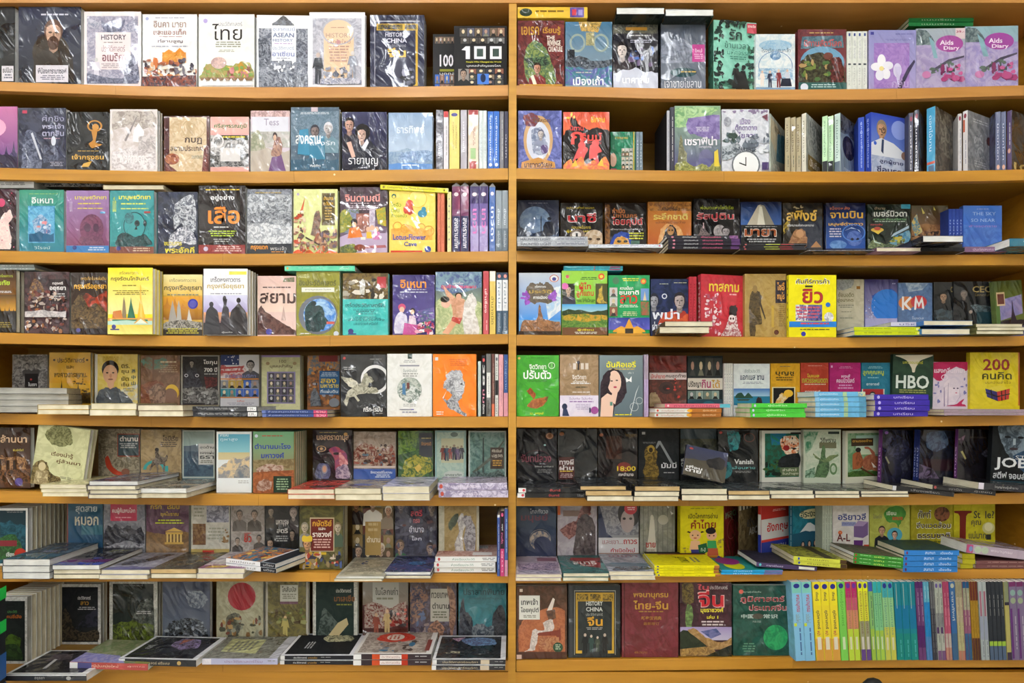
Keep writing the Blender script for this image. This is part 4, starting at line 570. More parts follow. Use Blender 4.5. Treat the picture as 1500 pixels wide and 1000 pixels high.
parse(2, 'right', '''
F 758 862 346 o=s n=2 Y=-4 f=2 | 6a6e78 a8acb4 | r 0 0 100 100 5a5e68 9498a2 60 | r 0 0 100 34 c8ccd2 9a9ea8 80;T 5 30 48 84 5a5e68 HAUNTED LIGHT;l 56 30 96 70 667 2 | silvery film wrapped paperback below the moonlit seated man
F 862.5 971 357.5 o=s Y=-4 f=2 | 8a8e98 d0d4dc | | r 0 0 100 70 e0e4ec b4b8c4 60;l 20 30 80 60 99a 1;e 96 45 1.5 24 c04a5a | glaring white film wrapped paperback lying under the pharaoh cover
F 978 1083 344.5 o=s n=4 Y=-4 f=1 | 28262c 2c2a32 | | e 8 50 1.8 30 c87a8a;T 22 28 42 72 b8b8b8 นักประพันธ์;T 48 28 76 72 c85a7a ตำนานเลือด;r 88 0 100 100 5a3a6a 8a5a8a 80 | black paperback with pink spine lettering, in front of the hooded skull
F 1084 1181 356 o=s n=3 Y=-4 f=1 | 222226 26262a | | e 8 50 1.6 30 c05a5a;r 38 34 60 66 a8b03a;r 61 34 80 66 a03a3a;r 80 30 100 70 44444a | black paperback with lime and red bars along its spine
F 1183 1282 366 o=s Y=-4 f=2 | 4a4e58 6a6e78 | | r 0 0 100 60 7a7e8a 4a4e5a 80;e 3 50 1.5 30 ccc | grey film wrapped paperback lying under the alien heads
F 1284 1350 362.5 o=b Y=-3.5 f=1 pg=c r=1.3 | a888a0 6a4a60 | r 0 0 100 100 b08aa4 7a6a80 60 | | pinkish paperback lying below the lightning cover
F 1352 1412 345 o=b Y=-8 f=1 zb=354.5 dp=17 | 1c1c1e 2a2a2e | | | dark covered paperback with white page edges jutting out before the desert riders
F 1344 1412 356.5 o=s n=2 Y=-3 f=1 dp=12 | 1c1c1e 242426 | | l 20 30 80 60 555 1 | black spined paperback under the jutting white edged one
F 1413 1475 361 o=s Y=-2 f=1 | 5a3a5a 7a5a7a | | t 20 25 80 75 c8b0c8 บันทึกสงคราม | purple paperback lying beneath the sky blue book
F 1479 1560 349 o=s Y=-7 f=1 th=2.2 | 3a7a90 2f6f86 | r 0 0 100 100 6a6a5a 8a8a70 40 | l 20 30 80 60 8ab0b8 1 | thick paperback with teal spine lying at the right end
S 758 819 293 f=2 Y=11.5 | 3a4660 | g 0 0 100 100 3a4058 343c58;e 42 48 38 34 6a86b0 8aa4c4 40;N 2a3448 4a5a78 60 0 60 40 74 100 60 100 100 0 100;e 77 42 5 4 1c2030;N 1c2030 242a3a 60 66 50 84 48 92 76 70 82 58 90 60 70;r 56 36 58 80 1c2030;l 24 6 74 9 99a 1 | | night blue paperback with a man seated before a full moon
S 821 883 297 Y=11.5 | 1f1a1a | r 0 0 100 100 201b1b 161414 30;t 14 8 80 16 d8c030 ยมทูตแห่งค่ายนรก;T 16 22 86 46 f0e8e8 นาซี;T 17 23.5 85 44.5 c82c34 นาซี;t 26 52 72 60 d8c030 จอมเผด็จการ;T 14 62 78 70 d8c030 ผู้หายสาบสูญ;e 40 74 18 = 9a8a78 6a5a50 60;e 38 74 11 = ece6e0;r 36 70 41 78 222;e 80 84 24 22 d8c4a8 b89a78 50;e 70 84 5 3 4a3a2a;e 90 84 5 3 4a3a2a | | black paperback with red นาซี lettering and a bald old head
S 886 947 297 Y=11.5 | 241a18 | r 0 0 100 100 241a18 181414 30;r 0 4 12 100 8a5a2a 4a2c18 160;T 18 12 48 24 c8783a กำเนิด;T 20 26 78 34 b86a34 มหานคร;T 16 32 92 56 e8e0dc ไอยคุปต์;T 17 33.5 91 54.5 c02c30 ไอยคุปต์;t 14 58 92 63 ddd ตำนานอันยิ่งใหญ่;N 2a50b0 1c3890 90 14 98 20 74 40 66 60 72 62 98;N c88a3a e0a850 80 22 98 28 80 40 77 54 82 60 98;e 34 88 5 3 222;e 50 88 5 3 222;l 58 68 94 86 d0d040 3;r 62 86 84 100 4a6a5a | | black paperback with a blue striped pharaoh face and red title
S 949 1013 295.5 Y=11.5 | c8782c | g 0 0 100 100 d88a34 b85a2c;r 0 0 100 20 8a5a34 c88a44 60;T 32 10 74 20 3a2a1c ศาสตร์ลับ;T 12 24 92 40 e8c040 ระลึกชาติ;T 13 25 91 39 f4dc80 ระลึกชาติ;t 18 42 86 48 5a2c1c และการเวียนว่าย;N e09a5a f0c080 40 30 60 50 48 76 60 84 100 24 100;N 1c1614 2a2220 50 34 98 40 62 50 52 58 52 66 64 72 98;e 52 64 8 10 b8844a;e 49 63 2 2 222;e 56 63 2 2 222 | | orange paperback with a black hooded skull
S 1016 1084 291 Y=11.5 f=1 | 1c181c | r 0 0 100 100 1e1a1e 141216 30;t 14 14 86 22 c8d83a พ่อมดแห่งไซบีเรีย;T 6 28 88 48 e8e0e0 รัสปูติน;T 7 29 87 47 c03a44 รัสปูติน;N 8a7a78 4a4448 80 8 80 14 66 22 56 28 68 38 78 38 96 6 96;e 56 68 13 14 b8b0b0 8a8284 60;b 70 68 9 b8b0b4 1c1a1e 2a2628;p d8b8c0 20 50 22 50 22 62 20 62 | | black paperback with red รัสปูติน title and domed church
S 1085 1145 295.5 Y=11.5 | 1c2a5a | g 0 0 100 60 14204c 3a6ab8;p d0c8b4 14 52 42 8 48 6 58 8 84 52;p 9a9484 48 6 58 8 84 52 56 52;p f0ecdc 40 52 46 10 52 10 60 52;r 0 50 100 100 121216;l 8 53 92 56 aaa 1;T 8 58 88 76 e8e0d8 มายา;T 9 59.5 87 74.5 a85a34 มายา;l 10 80 92 90 bbb 2 | | night blue paperback with a pale stepped pyramid
S 1147 1205 297 Y=11.5 | 2a241e | r 0 0 100 40 1c1c1e 3a3020 40;N c8a83a 3a3422 40 0 50 20 30 14 60 0 70;r 40 30 100 100 343a48 242a3a 40;c 14 8 80 14 8 4 3 b8a880;T 10 18 88 42 3a2a10 สฟิงซ์;T 8 16 86 40 e8bc50 สฟิงซ์;T 10 46 78 52 ddd ปริศนาแห่งทะเลทราย;N b0825a 8a5e40 60 14 88 26 66 34 58 50 58 58 68 62 88 54 100 20 100;e 42 68 10 9 c8966a;p a87a50 70 98 84 84 98 98 | | black paperback with a sphinx under gold lettering
S 1210 1268 297 Y=11.5 | 16204a | g 0 0 100 100 14163a 2050a0;t 10 8 60 15 d87a3a เบื้องหลัง;T 10 18 94 34 e8b84a จานบิน;T 6 42 94 52 e8b84a มนุษย์ต่างดาว;l 6 56 40 78 ccd 4;e 72 78 20 17 5a78c0 3a58a0 50;e 66 80 4 3 0c1430;e 80 80 4 3 0c1430;e 30 92 22 10 6a98d0 4a78b8 50;o 70 66 30 = 3 4a80d0;p c8dcf0 46 62 62 56 78 58 88 66 84 60 64 54 | | navy paperback with blue alien heads and gold lettering
S 1271 1334 299 Y=11.5 | 1c2c24 | r 0 0 100 100 203228 141c18 40;r 78 0 100 10 3a9ab8;t 16 6 40 12 c8b090 ตำนาน;T 14 14 92 28 d8dcd4 เบอร์มิวดา;t 12 31 90 36 8ac88a สามเหลี่ยมปีศาจ;l 14 38 92 42 a8b8a8 1;T 6 44 34 48 c84a4a ความลับ;e 22 58 15 5 d8b040;e 22 55 8 4 b84a3a;p e8c850 10 60 34 60 24 68;p a8c0d0 96 48 60 66 54 74 60 72 96 54;N 8a986a 3a4a34 60 0 100 10 80 40 90 60 86 80 100;N 3a7aa0 7aa8b8 60 50 88 66 70 96 60 100 80 80 92;c 50 74 84 92 18 3 6 b8a83a,6a7a2a,3a3a1a;p c8dccc 10 66 16 84 30 88 28 90 14 86 | | dark green paperback with golden saucer and lightning
S 1335 1389 301 Y=11.5 f=1 | 6a5434 | g 0 0 100 100 4a4024 8a5c3c;h 0 100 44 100 3 9a7048 3 7a5434 50;N 4a7a90 c8b060 90 0 40 14 20 20 40 30 60 10 70;c 0 60 100 76 24 3 6 3a2a20,6a4a3a,a87a50;p d8c86a 26 4 36 18 30 20;p d8c86a 60 2 66 12 60 10 | | brown desert paperback with small riders
P 1389.5 1410.5 306 k=4 Y=8 f=0 | 2a3a7a 30489a | | t 20 25 80 75 9ab0dc ขอบฟ้า | slim navy spine left of the sky blue book
S 1411 1468 301 Y=8 f=1 | 3a68c0 | g 0 0 100 100 3a70c8 2f5cb4;h 0 100 50 100 4 4a78c8 6 3a66b8 30;t 24 16 84 24 9ab8e0 THE SKY;t 20 32 82 40 9ab8e0 SO NEAR;t 14 47 86 53 a07ac0 ฟ้าจรดทราย;l 30 8 70 10 aac 1 | | sky blue paperback with pale lettering THE SKY
''')  # the spine under the pharaoh cover has white glare painted along it
parse(3, 'left', '''
F -60 50 387 o=s n=2 zb=395.5 Y=1.5 f=2 dp=12 pg=g | 8a9494 98a4a4 | | t 55 25 90 75 ddd วันวาน;l 10 30 40 60 566 1 | silver grey film wrapped paperback lying on top at the frame edge
S -35 24 395 n=4 t=1.5 pg=c | 2a1c14 | g 0 0 100 60 2a1c18 8a5a1c;T 40 16 84 27 b8d83a สุโขทัย;t 60 7 92 12 b8c83a เกร็ดพงศาวดาร;l 50 34 90 38 ddd 2;g 0 40 100 66 4a341c c8902c;k 0 100 72 16 1a120c 6 9;r 0 70 100 100 181210;l 30 84 92 94 8a7a3a 3 | | black paperback with a golden ruin skyline and lime title
S 36 102 398 f=1 n=2 t=1.2 pg=g | 4a3438 | r 0 0 100 100 50383c 32262a 40;N 8a6a4a 4a3438 100 10 26 26 10 44 30 30 50 12 40;r 54 12 96 50 2c2226;T 62 16 86 22 e8e0e0 กรุงศรี;T 56 24 92 32 f0ecec อยุธยา;l 58 35 94 46 bbb 3;c 8 30 94 98 120 3 4 a89890,7a4a44,5a4a50,c8b4a8,6a3430,98603a;h 4 96 64 74 2 a09a9c 3 d0c8c8 60 | | maroon crowd painting paperback with white Ayutthaya lettering
S 104 157 399 f=1 | 3a2420 | g 0 0 100 100 2c201c 3c2a20;t 28 6 98 14 c89a3a เหตุเกิดในแผ่นดิน;T 8 17 99 29 e0a838 กรุงศรีอยุธยา;N a83a24 5a2418 50 10 60 40 34 70 40 100 30 100 80 60 90 20 84;N 3a2c20 6a5434 90 0 60 16 40 30 36 50 56 70 50 100 64 100 88 0 92;r 0 90 100 100 241a1c;e 20 93 6 = 4a4a8a | | dark brown and red battle paperback with gold lettering
S 158 224 392 Y=-2.5 n=3 t=1.6 pg=w | f4dc20 | g 0 0 100 70 f8e020 f4e89a;t 26 5 68 10 4a4a30 เกร็ดพงศาวดาร;T 6 13 92 21 3a3a2a กรุงรัตนโกสินทร์;l 30 26 66 29 887820 1;l 10 34 92 42 887820 3;p e0b030 66 76 72 50 73 26 74 26 76 50 84 76;p f0c860 72 76 73 50 74 30 76 50 78 76;p 8a7a5a 32 76 34 52 36 44 39 52 42 76;p 2c6a50 44 76 50 54 52 44 54 54 62 76;p c87a3a 10 76 12 66 30 64 34 76;r 0 76 100 80 d89a4a;r 10 78 90 82 3a7a5a;h 0 100 80 90 1 b8d8c8 3;p d8a850 58 84 74 74 92 84;p e8f0d8 62 84 74 77 88 84;g 0 86 100 100 e0c850 f0e880;e 14 89 5 = 3a3a7a;r 6 92 26 94 3a3a7a | | bright yellow paperback with a tall golden chedi, jutting forward
S 239 297 402 n=1 | c8a040 | g 0 0 100 34 ece0a0 e0b850;t 16 6 84 12 7a7050 เกร็ดพงศาวดาร;T 2 17 98 28 4a4430 กรุงศรีอยุธยา;l 8 32 92 36 776 1;g 0 36 100 74 e0a030 8a5a20;k 0 60 56 20 b87a28 2 3;p 9a948c 12 82 18 60 24 42 30 60 38 82;p a8a49c 34 82 36 54 40 42 44 54 48 82;p c8c4bc 60 82 64 62 66 56 68 62 76 82;N 4a4640 a8a298 90 0 80 40 74 100 78 100 90 0 92;e 76 48 13 = 3a3a9a;e 76 48 9 = 5858b0;r 0 90 100 100 2c241c;l 8 88 92 98 b8b03a 3 | | yellow to brown paperback with grey chedis and a blue seal
S 298 363 393.5 Y=-2 n=4 t=1.7 | f0f0f4 | r 0 0 100 40 f2f2f6;r 58 4 98 9 e0dc50;T 16 12 84 20 6a6a74 เกร็ดพงศาวดาร;T 8 22 92 32 b8a05a กรุงศรีอยุธยา;l 12 37 90 40 99a 1;g 0 40 100 72 d8d8f0 9a88c0;g 0 66 100 84 e0a070 8a6a70;r 0 82 100 100 2c282c;p 34343a 4 98 6 66 14 58 18 50 22 58 32 64 36 80 40 98;e 18 54 5 4 34343a;p 3a363c 38 98 42 66 46 54 44 46 54 46 52 56 58 62 60 98;e 48 45 4 4 302c32;p 2a262a 58 98 62 66 72 58 80 52 88 58 98 68 100 98;e 80 48 5 4 2a262a;t 42 95 66 98 ccc ผู้แต่ง | | white paperback with three dark warrior statues, jutting forward
S 377 434 404 f=1 | e4c4bc | g 0 0 100 60 dcb8b0 ecd0c0;N 5a6a4a 8a7a6a 90 70 4 96 2 96 10 66 10;l 10 18 90 22 5a4a44 1;T 6 28 99 46 4a3430 สยาม;N 4a3030 6a4a44 50 0 60 10 50 24 62 44 68 70 80 96 90 100 98 0 98;p b89a90 62 74 68 50 74 74;e 30 93 8 = 4a4a9a | | pale pink paperback with brown สยาม lettering
S 434 498 397.5 n=2 t=1.6 | 8c8a34 | r 0 0 100 100 908e36 848230 30;t 4 6 30 10 d8d8b0 เกร็ดประวัติ;T 6 13 92 22 5a5a30 อิงประวัติศาสตร์;r 12 25 88 32 f0f0e4;t 20 26.5 80 30.5 776 สารานุกรมตะวันตก;e 50 68 45 = 6a6e78;e 54 68 38 = 4a88d0;N c8dcec 6aa0dc 40 20 56 50 46 60 60 40 70;e 54 68 38 = 3a78c8 a8cce8 25;N 1c3034 2c4a4c 90 24 90 20 60 36 46 44 54 60 54 66 70 74 78 62 90 44 94;e 40 50 6 4 1c3034;e 92 97 6 = c8d0dc;r 70 78 88 82 c85a50;l 6 96 36 99 ddd 1 | | olive green paperback with a round blue photo of a horseback statue
S 502 569 400 n=2 t=1 | 3fb8b4 | r 0 0 100 42 4a3a20 7a6434 50;c 4 8 96 38 40 3 6 2a221a,a8a090,5a4a34,e0d8c8,7a6a44;r 76 6 96 24 a82c34;N d8d8d4 b8b4a8 60 38 14 46 8 50 20 48 34 38 32;r 0 42 100 100 48c0bc 3cb4b0 40;T 6 48 94 55 2a4a50 เกร็ดประวัติศาสตร์จีน;T 30 58 68 64 2a3a4a ๕,๐๐๐ ปี;l 22 58 80 76 3a9a98 3;t 12 72 92 77 2a5a60 สมัยราชวงศ์ชิง;t 24 79 78 84 2a5a60 และราชวงศ์เหนือใต้;e 18 94 6 = 3a3a7a;r 12 97 30 99 3a3a7a | | turquoise paperback under a strip of a dark crowd painting
S 575 637 402.5 f=1 | 44387c | g 0 0 100 60 3c3470 4c4084;T 18 8 80 22 e8902c อิเหนา;l 30 24 80 26 ccd 1;l 12 28 88 31 ccd 1;N 4a5a8a 6a5a9a 60 60 60 100 54 100 74 60 80;e 22 54 9 6 c04a70;e 22 58 6 5 e0b8a0;N e0dcec c0b8d8 50 4 98 8 70 20 62 34 68 38 98;e 48 60 6 5 2a2028;e 47 62 5 4 e0b8a0;N ecdce8 d0b8d0 50 34 98 40 68 54 68 60 98;p b84a90 28 80 60 84 56 100 24 100;c 58 78 98 98 50 3 4 c84a70,e8a0b8,4a7a4a,f0e0e8,a83a5a;c 56 62 98 78 24 5 3 8a6ab0,6a7a8a | | deep purple paperback with an embracing couple and rose bed
S 638 706 398 | 7a8a6a | g 0 0 100 100 3a4a78 a8b878;N 4a5a8a 7a98a8 50 0 0 100 0 100 24 50 34 0 30;N c8cc9a 9aa878 60 0 50 30 36 60 44 100 50 100 100 0 100;t 38 16 60 20 f0f0f0 เสภาเรื่อง;T 12 20 88 28 d84a6a ขุนช้าง ขุนแผน;N e0b094 c89070 60 14 20 40 40 52 42 50 50 34 52;N d8a488 c08a68 50 34 46 60 42 66 56 56 76 40 78;e 50 38 8 5 2a2018;e 50 40 6 5 d8a488;e 22 50 10 8 e0b098;e 20 44 10 5 2a241c;p b03a30 36 72 58 74 52 84 34 78;N ece8e4 c8c0b8 60 60 60 68 40 80 34 90 50 84 60 92 80 94 100 62 100;p d8a07c 14 98 34 78 46 82 28 100 | | green and gold paperback with a rider reaching up beside a white horse
F 417 520 389 o=s zb=397 Y=.5 dp=12 | 6ac8a8 62cca4 | | e 4 50 1.4 26 d89a4a;l 16 30 60 65 9ae0c8 1;t 78 28 92 72 e0f8f0 วรรณคดี | mint green paperback lying on top of the olive one
P 707.5 716 397 | b84a50 c05058 | | T 28 25 66 75 f0d8d8 เล่าเรื่อง;l 76 30 96 60 e0b0b0 1 | crimson pink spine on the left end of a short row
P 717 726 397 | d8bc58 dcc060 | | r 0 0 16 100 f0ece4;t 40 25 84 75 6a5a2a อำนาจมืด | ochre spine with a white head
P 727 744.3 399 k=2 | 3a5068 40586e | | r 0 0 8 100 2c4058;e 6 50 3 30 e09a90;r 12 0 62 100 e8ecf0;t 16 25 58 75 8a98a8 ศิลปะ;t 66 25 96 75 c8d4e0 การครองเรือน | slate blue spine with a broad white middle
''')
parse(3, 'right', '''
S 760 822 399.5 f=1 | 6aa0d0 | g 0 0 100 76 c8d0dc 3a8ad8;N e8ecf0 a8c8e4 40 60 30 100 20 100 60 70 76;e 84 9 11 6 c0503a;e 84 9 9 5 e8e8ec;e 84 10 5 3 3a3a7a;N 6a5e50 5a5044 50 18 26 30 15 44 18 50 14 58 18 70 14 84 28 84 42 70 50 50 48 34 50 18 44;T 38 20 64 24 f0f0f0 เกร็ดพงศาวดาร;T 24 27 78 33 b89a50 ประวัติ;T 34 37 68 42 f0f0f0 การเมือง;c 4 32 24 48 12 3 5 a05ac8,8a4ab0;c 76 32 96 48 12 4 5 a05ac8,8a4ab0;N a0704a 6a4a34 90 8 98 8 78 40 76 46 62 50 50 54 62 60 76 96 80 98 98;r 0 94 100 100 3a2c24 | | sky blue paperback with a Khmer tower and grey brown plaque
S 823 890 396.5 n=2 t=1 Y=.6 | 8ac048 | g 0 0 100 52 9ad048 7ab840;e 12 9 4 = d05a6a;l 40 10 80 15 3a6a2a 2;e 87 9 7 = d8402c;e 87 9 4 = e8d040;T 38 18 64 32 c8342c ผู้ไท;T 32 32 70 42 c8342c ลูกแถน;t 44 42 60 45 4a5a2a ภาค ๒;l 30 45 74 50 3a5a2a 2;r 0 20 28 52 2c3020;b 14 30 7 d8b8a0 3a3a44 1c1c18;e 6 24 8 5 d870b0;r 74 20 100 52 4a4a24;N c8a83a 8a7a3a 90 78 50 82 30 88 24 92 44 98 50;g 0 52 100 66 4aa0d8 a8d0d0;h 0 100 62 90 3 2a3c20 9;h 0 100 68 90 2 c8982c 4 5a7a2a 60;h 0 100 78 90 2 3a6a24 5 6a8a34 70;r 0 88 100 100 6a4428;T 34 90 70 94 e8d83a ผู้เขียน;l 26 95 80 99 ccb 2 | | light green paperback with a red title over hill landscape
S 891 952 403 Y=1.2 | 1c9858 | r 0 0 100 70 209c5a 1a9050 30;e 18 9 8 6 4a7a5a;l 30 5 78 11 d8d840 2;e 85 10 7 = e05a34;e 85 10 4 = e8c850;T 28 18 60 24 f0f0f0 ความเป็นมา;T 26 25 74 32 f0f0f0 ชนชาติ;T 28 33 70 47 c8342c ลาว;l 26 49 72 54 d8e8d8 2;l 34 60 70 68 c8d8a8 3;G 2 20 22 68 1 3 5 6a9ab0,8a5a4a,c8c8c8;r 78 22 98 42 6a90c8;p d8c8a0 84 42 88 26 92 42;r 78 44 98 66 a85a44 5a7a4a 90;g 0 70 100 90 2a3a90 5a5ab8;k 10 90 94 14 e0b03a 4 1;p d89a30 10 94 30 84 40 86 50 72 60 86 70 84 90 94;r 20 88 82 100 e0a838;r 40 88 60 100 3a3020;r 0 96 100 100 b8862c | | emerald green paperback with a golden temple and red ลาว title
S 953 1009 408.5 f=0 Y=2 | 2c3458 | r 0 0 100 100 2e3860 20283f 30;l 20 8 50 10 c8c8a0 1;l 60 6 96 8 c8c8a0 1;b 8 38 13 a8a8b0 3a3f58 2a2a34;b 76 38 15 b8a8a4 a83a2c 2a2428;o 36 30 7 = 2.4 d8dce4;N a83a2c c85a34 40 30 60 60 56 70 70 100 60 100 90 20 90;T 4 52 76 70 e8ecf4 พม่า;T 4 74 44 90 e8ecf4 ผ่าเมือง | | navy and red paperback with two men in close portrait, พม่า title
P 1009.5 1020.5 405 k=2 f=0 | b02c38 b43440 | | T 12 25 84 75 8a1c28 หน้ากากขาว | crimson spine left of the skeletal soldier cover
A 1021.5 1027 1090 401 f=1 w=13.6 n=1 | c02c3c b83040 | r 0 0 100 100 c4303e b42a36 40;T 18 14 88 27 e8d03a ทาสกาม;l 64 30 84 34 e8b0b0 1;c 6 30 46 96 70 3 3.4 e8c8d0,c86a80,f4e0e4,a84a60;N e8dcdc 9a4a50 90 44 98 56 84 66 64 80 64 84 84 92 98;N 201a1e 2c2428 50 64 64 66 50 78 48 82 52 80 66;e 70 70 8 6 ecdcdc;e 67 70 2 2 4a2024;e 73 70 2 2 4a2024 | T 12 25 84 75 e8c8c8 ทาสกาม | crimson paperback with skeletal soldier and cherry blossom
S 1091 1152 401 Y=2 | a88a4c | r 0 0 100 100 ac9050 9c7e42 40;r 74 10 100 46 2a2430;T 78 13 96 26 d89a4a ไซอิ๋;T 78 29 96 43 d89a4a ซามูไร;l 80 48 98 84 7a6434 12;N 3a3020 5c4a2c 90 12 98 10 40 18 26 24 18 30 26 40 34 36 60 42 78 26 80 24 98;e 24 24 6 6 8a7040;p 3a3020 36 40 50 70 48 72 34 46;e 76 92 6 = 5a2c1c;r 64 50 70 84 b8983c | | khaki paperback with an inked robed warrior
A 1152 1155.5 1225 402.5 w=13.6 f=0 Y=.3 | e8dc1c e0d420 | r 0 0 100 100 ece01c e4d818 30;T 14 5 86 15 f4f4f0 คัมภีร์การค้า;T 15 6 85 14 4a3a44 คัมภีร์การค้า;r 34 17 50 20 3a3a2a;T 28 22 72 46 6a3a3a ยิว;T 29 23 71 45 a83030 ยิว;r 14 48 70 74 e8e8e8 5a5a90 90;r 40 48 70 74 3a3a70 6a6aa0 60;l 14 51 66 72 c05a6a 4;e 84 68 10 8 e8e8ec a8a8b0 60;e 82 48 5 = 2a6ab8;r 0 75 100 84 2a7ac8;l 18 77 90 82 c84a5a 1;l 18 87 90 90 5a5a20 1;e 30 95 5 = 3a3a9a | t 6 25 90 75 5a5a3a คัมภีร์ | glossy yellow paperback with red ยิว lettering
S 1226 1266 409 Y=10 f=0 | c8c0a4 | r 0 0 100 100 ccc4a8 bcb498 30;N 8a8c88 a8aaa4 90 0 0 60 0 58 14 30 22 0 20;p 9a6a2a 72 14 86 14 86 20 72 20;T 4 26 62 36 7a7250 ย้อนอดีต;T 0 38 60 48 7a7250 สู่อนาคต;l 4 52 64 60 887 2;l 14 66 54 68 665 1;l 8 78 60 82 887 1 | | cream paperback with grey disc and brown Thai text
S 1267 1316 409 Y=10 f=1 | 6a6aa8 | g 0 0 100 100 3a3470 a8a4c8;N 3a5ab0 2a4a9c 40 20 34 44 26 80 20 96 30 96 60 60 70 30 60;e 66 54 48 34 2a78d0;r 0 80 100 100 aaa6cc;c 0 40 30 80 26 6 2 e0e4f4,6a8ad0;l 80 8 92 12 bbd 1 | | purple and lilac paperback with a large bright blue oval
S 1316 1366 414 Y=9.5 f=1 | 56729c | r 0 0 100 100 5a78a4 4c688e 40;N a8b8c8 6a84a4 40 20 0 90 0 70 16 30 20;e 24 44 24 = c8743a;e 60 42 24 = c8383a;p f0ece8 10 30 16 30 16 60 10 60;p f0ece8 16 44 34 30 38 34 24 46 38 58 32 60 16 48;p f0ece8 46 58 50 28 60 44 70 30 76 56 70 56 68 42 60 54 54 42 52 58;t 40 74 74 80 c8d4e4 โมเดล | | slate blue paperback with orange and red discs lettered K M
S 1368 1396 413 Y=9.5 f=1 | 1a1c20 | r 0 0 100 100 1c1e22 121416 30;b 50 32 20 b89478 14161a 1a1614;T 88 10 99 22 9a8a5a C;h 0 100 60 100 3 20282c 3 3a4a54 50 | | narrow black paperback with a suited man, left of the CEO lettering
S 1397 1459 412 Y=9 f=1 | 1c1e22 | r 0 0 100 100 1e2024 14161a 30;b 24 28 8 9a8a80 1c1c20 6a6460;T 44 10 92 24 a8925a CEO;t 50 26 90 32 8a7a50 โลกตะลึง;h 20 100 52 70 3 5a6a70 3 2a3438 90;p 14161a 8 98 12 48 34 46 54 70 56 98;r 54 66 98 98 1c3a44;e 40 66 4 4 8a7a70 | | black paperback with gold CEO lettering and a seated man
S 1462 1510 412 Y=6 yaw=10 roll=-5 f=1 | 5a6a34 | g 0 0 100 40 3a4a1c 5a6a2a;r 0 34 12 96 4a6a2c;N 7a78b0 9088b8 30 14 34 96 26 96 60 14 70;r 4 20 34 44 c8b08a;r 7 23 31 41 5a2418;p 241c34 50 72 56 56 60 34 64 56 72 72;h 12 100 70 84 2 24202c 4;r 12 82 100 100 5a5a80 | | green and violet paperback with a pagoda silhouette, leaning
F 825 912 389 o=s n=2 zb=396.5 Y=.5 dp=12 f=1 | 2a8a9a 3aa0b0 | | r 78 20 96 80 a04a6a;l 10 30 70 60 6ac8d0 1;e 52 50 1.4 30 c85a4a | teal paperback with a red tag lying on top of the green ones
F 966 1040 478.5 o=b Y=-6 dp=14 pg=c r=1.2 | 4a3a24 5a4a30 | | | thin cream edged paperback, lower of two before the red skeletal cover
F 974 1045 470.5 o=b zb=478 Y=-6.2 dp=14 pg=c r=1.2 | 6a6a60 5a4a30 | | | thin cream edged paperback, upper of two before the red skeletal cover
F 1251 1349 478.5 o=s n=2 Y=-3 f=0 pg=c | 5a90c0 c8d418 | | l 10 30 60 70 8a9a20 1;t 66 20 90 80 7a8a20 การลงทุน;r 94 20 98 80 e8e8a0 | lime spined paperback lying before the purple and lilac cover
F 1305 1368 471.5 o=s zb=478 Y=-1 dp=12 pg=c | c8ccd8 d0ccdc | | t 20 20 80 80 6a6a9a บริหาร | thin white blue paperback resting on the lime pile
F 1350 1422 481.5 o=b Y=-4 dp=13 pg=c | 3a78b8 3a78b8 | | | cream edged blue paperback, lower one before the black CEO covers
F 1353 1426 469.5 o=b zb=476.5 Y=-4 dp=14 pg=c up=0 | 3a78b8 3a78b8 | | | cream edged blue paperback, upper one before the black CEO covers
F 1430 1500 474 o=b n=3 Y=-4 dp=15 pg=c r=1.2 | 5a5a34 6a6a40 | r 0 0 100 100 4a5a2c 7a7a5a 50 | | cream edged paperback before the leaning pagoda book
''')
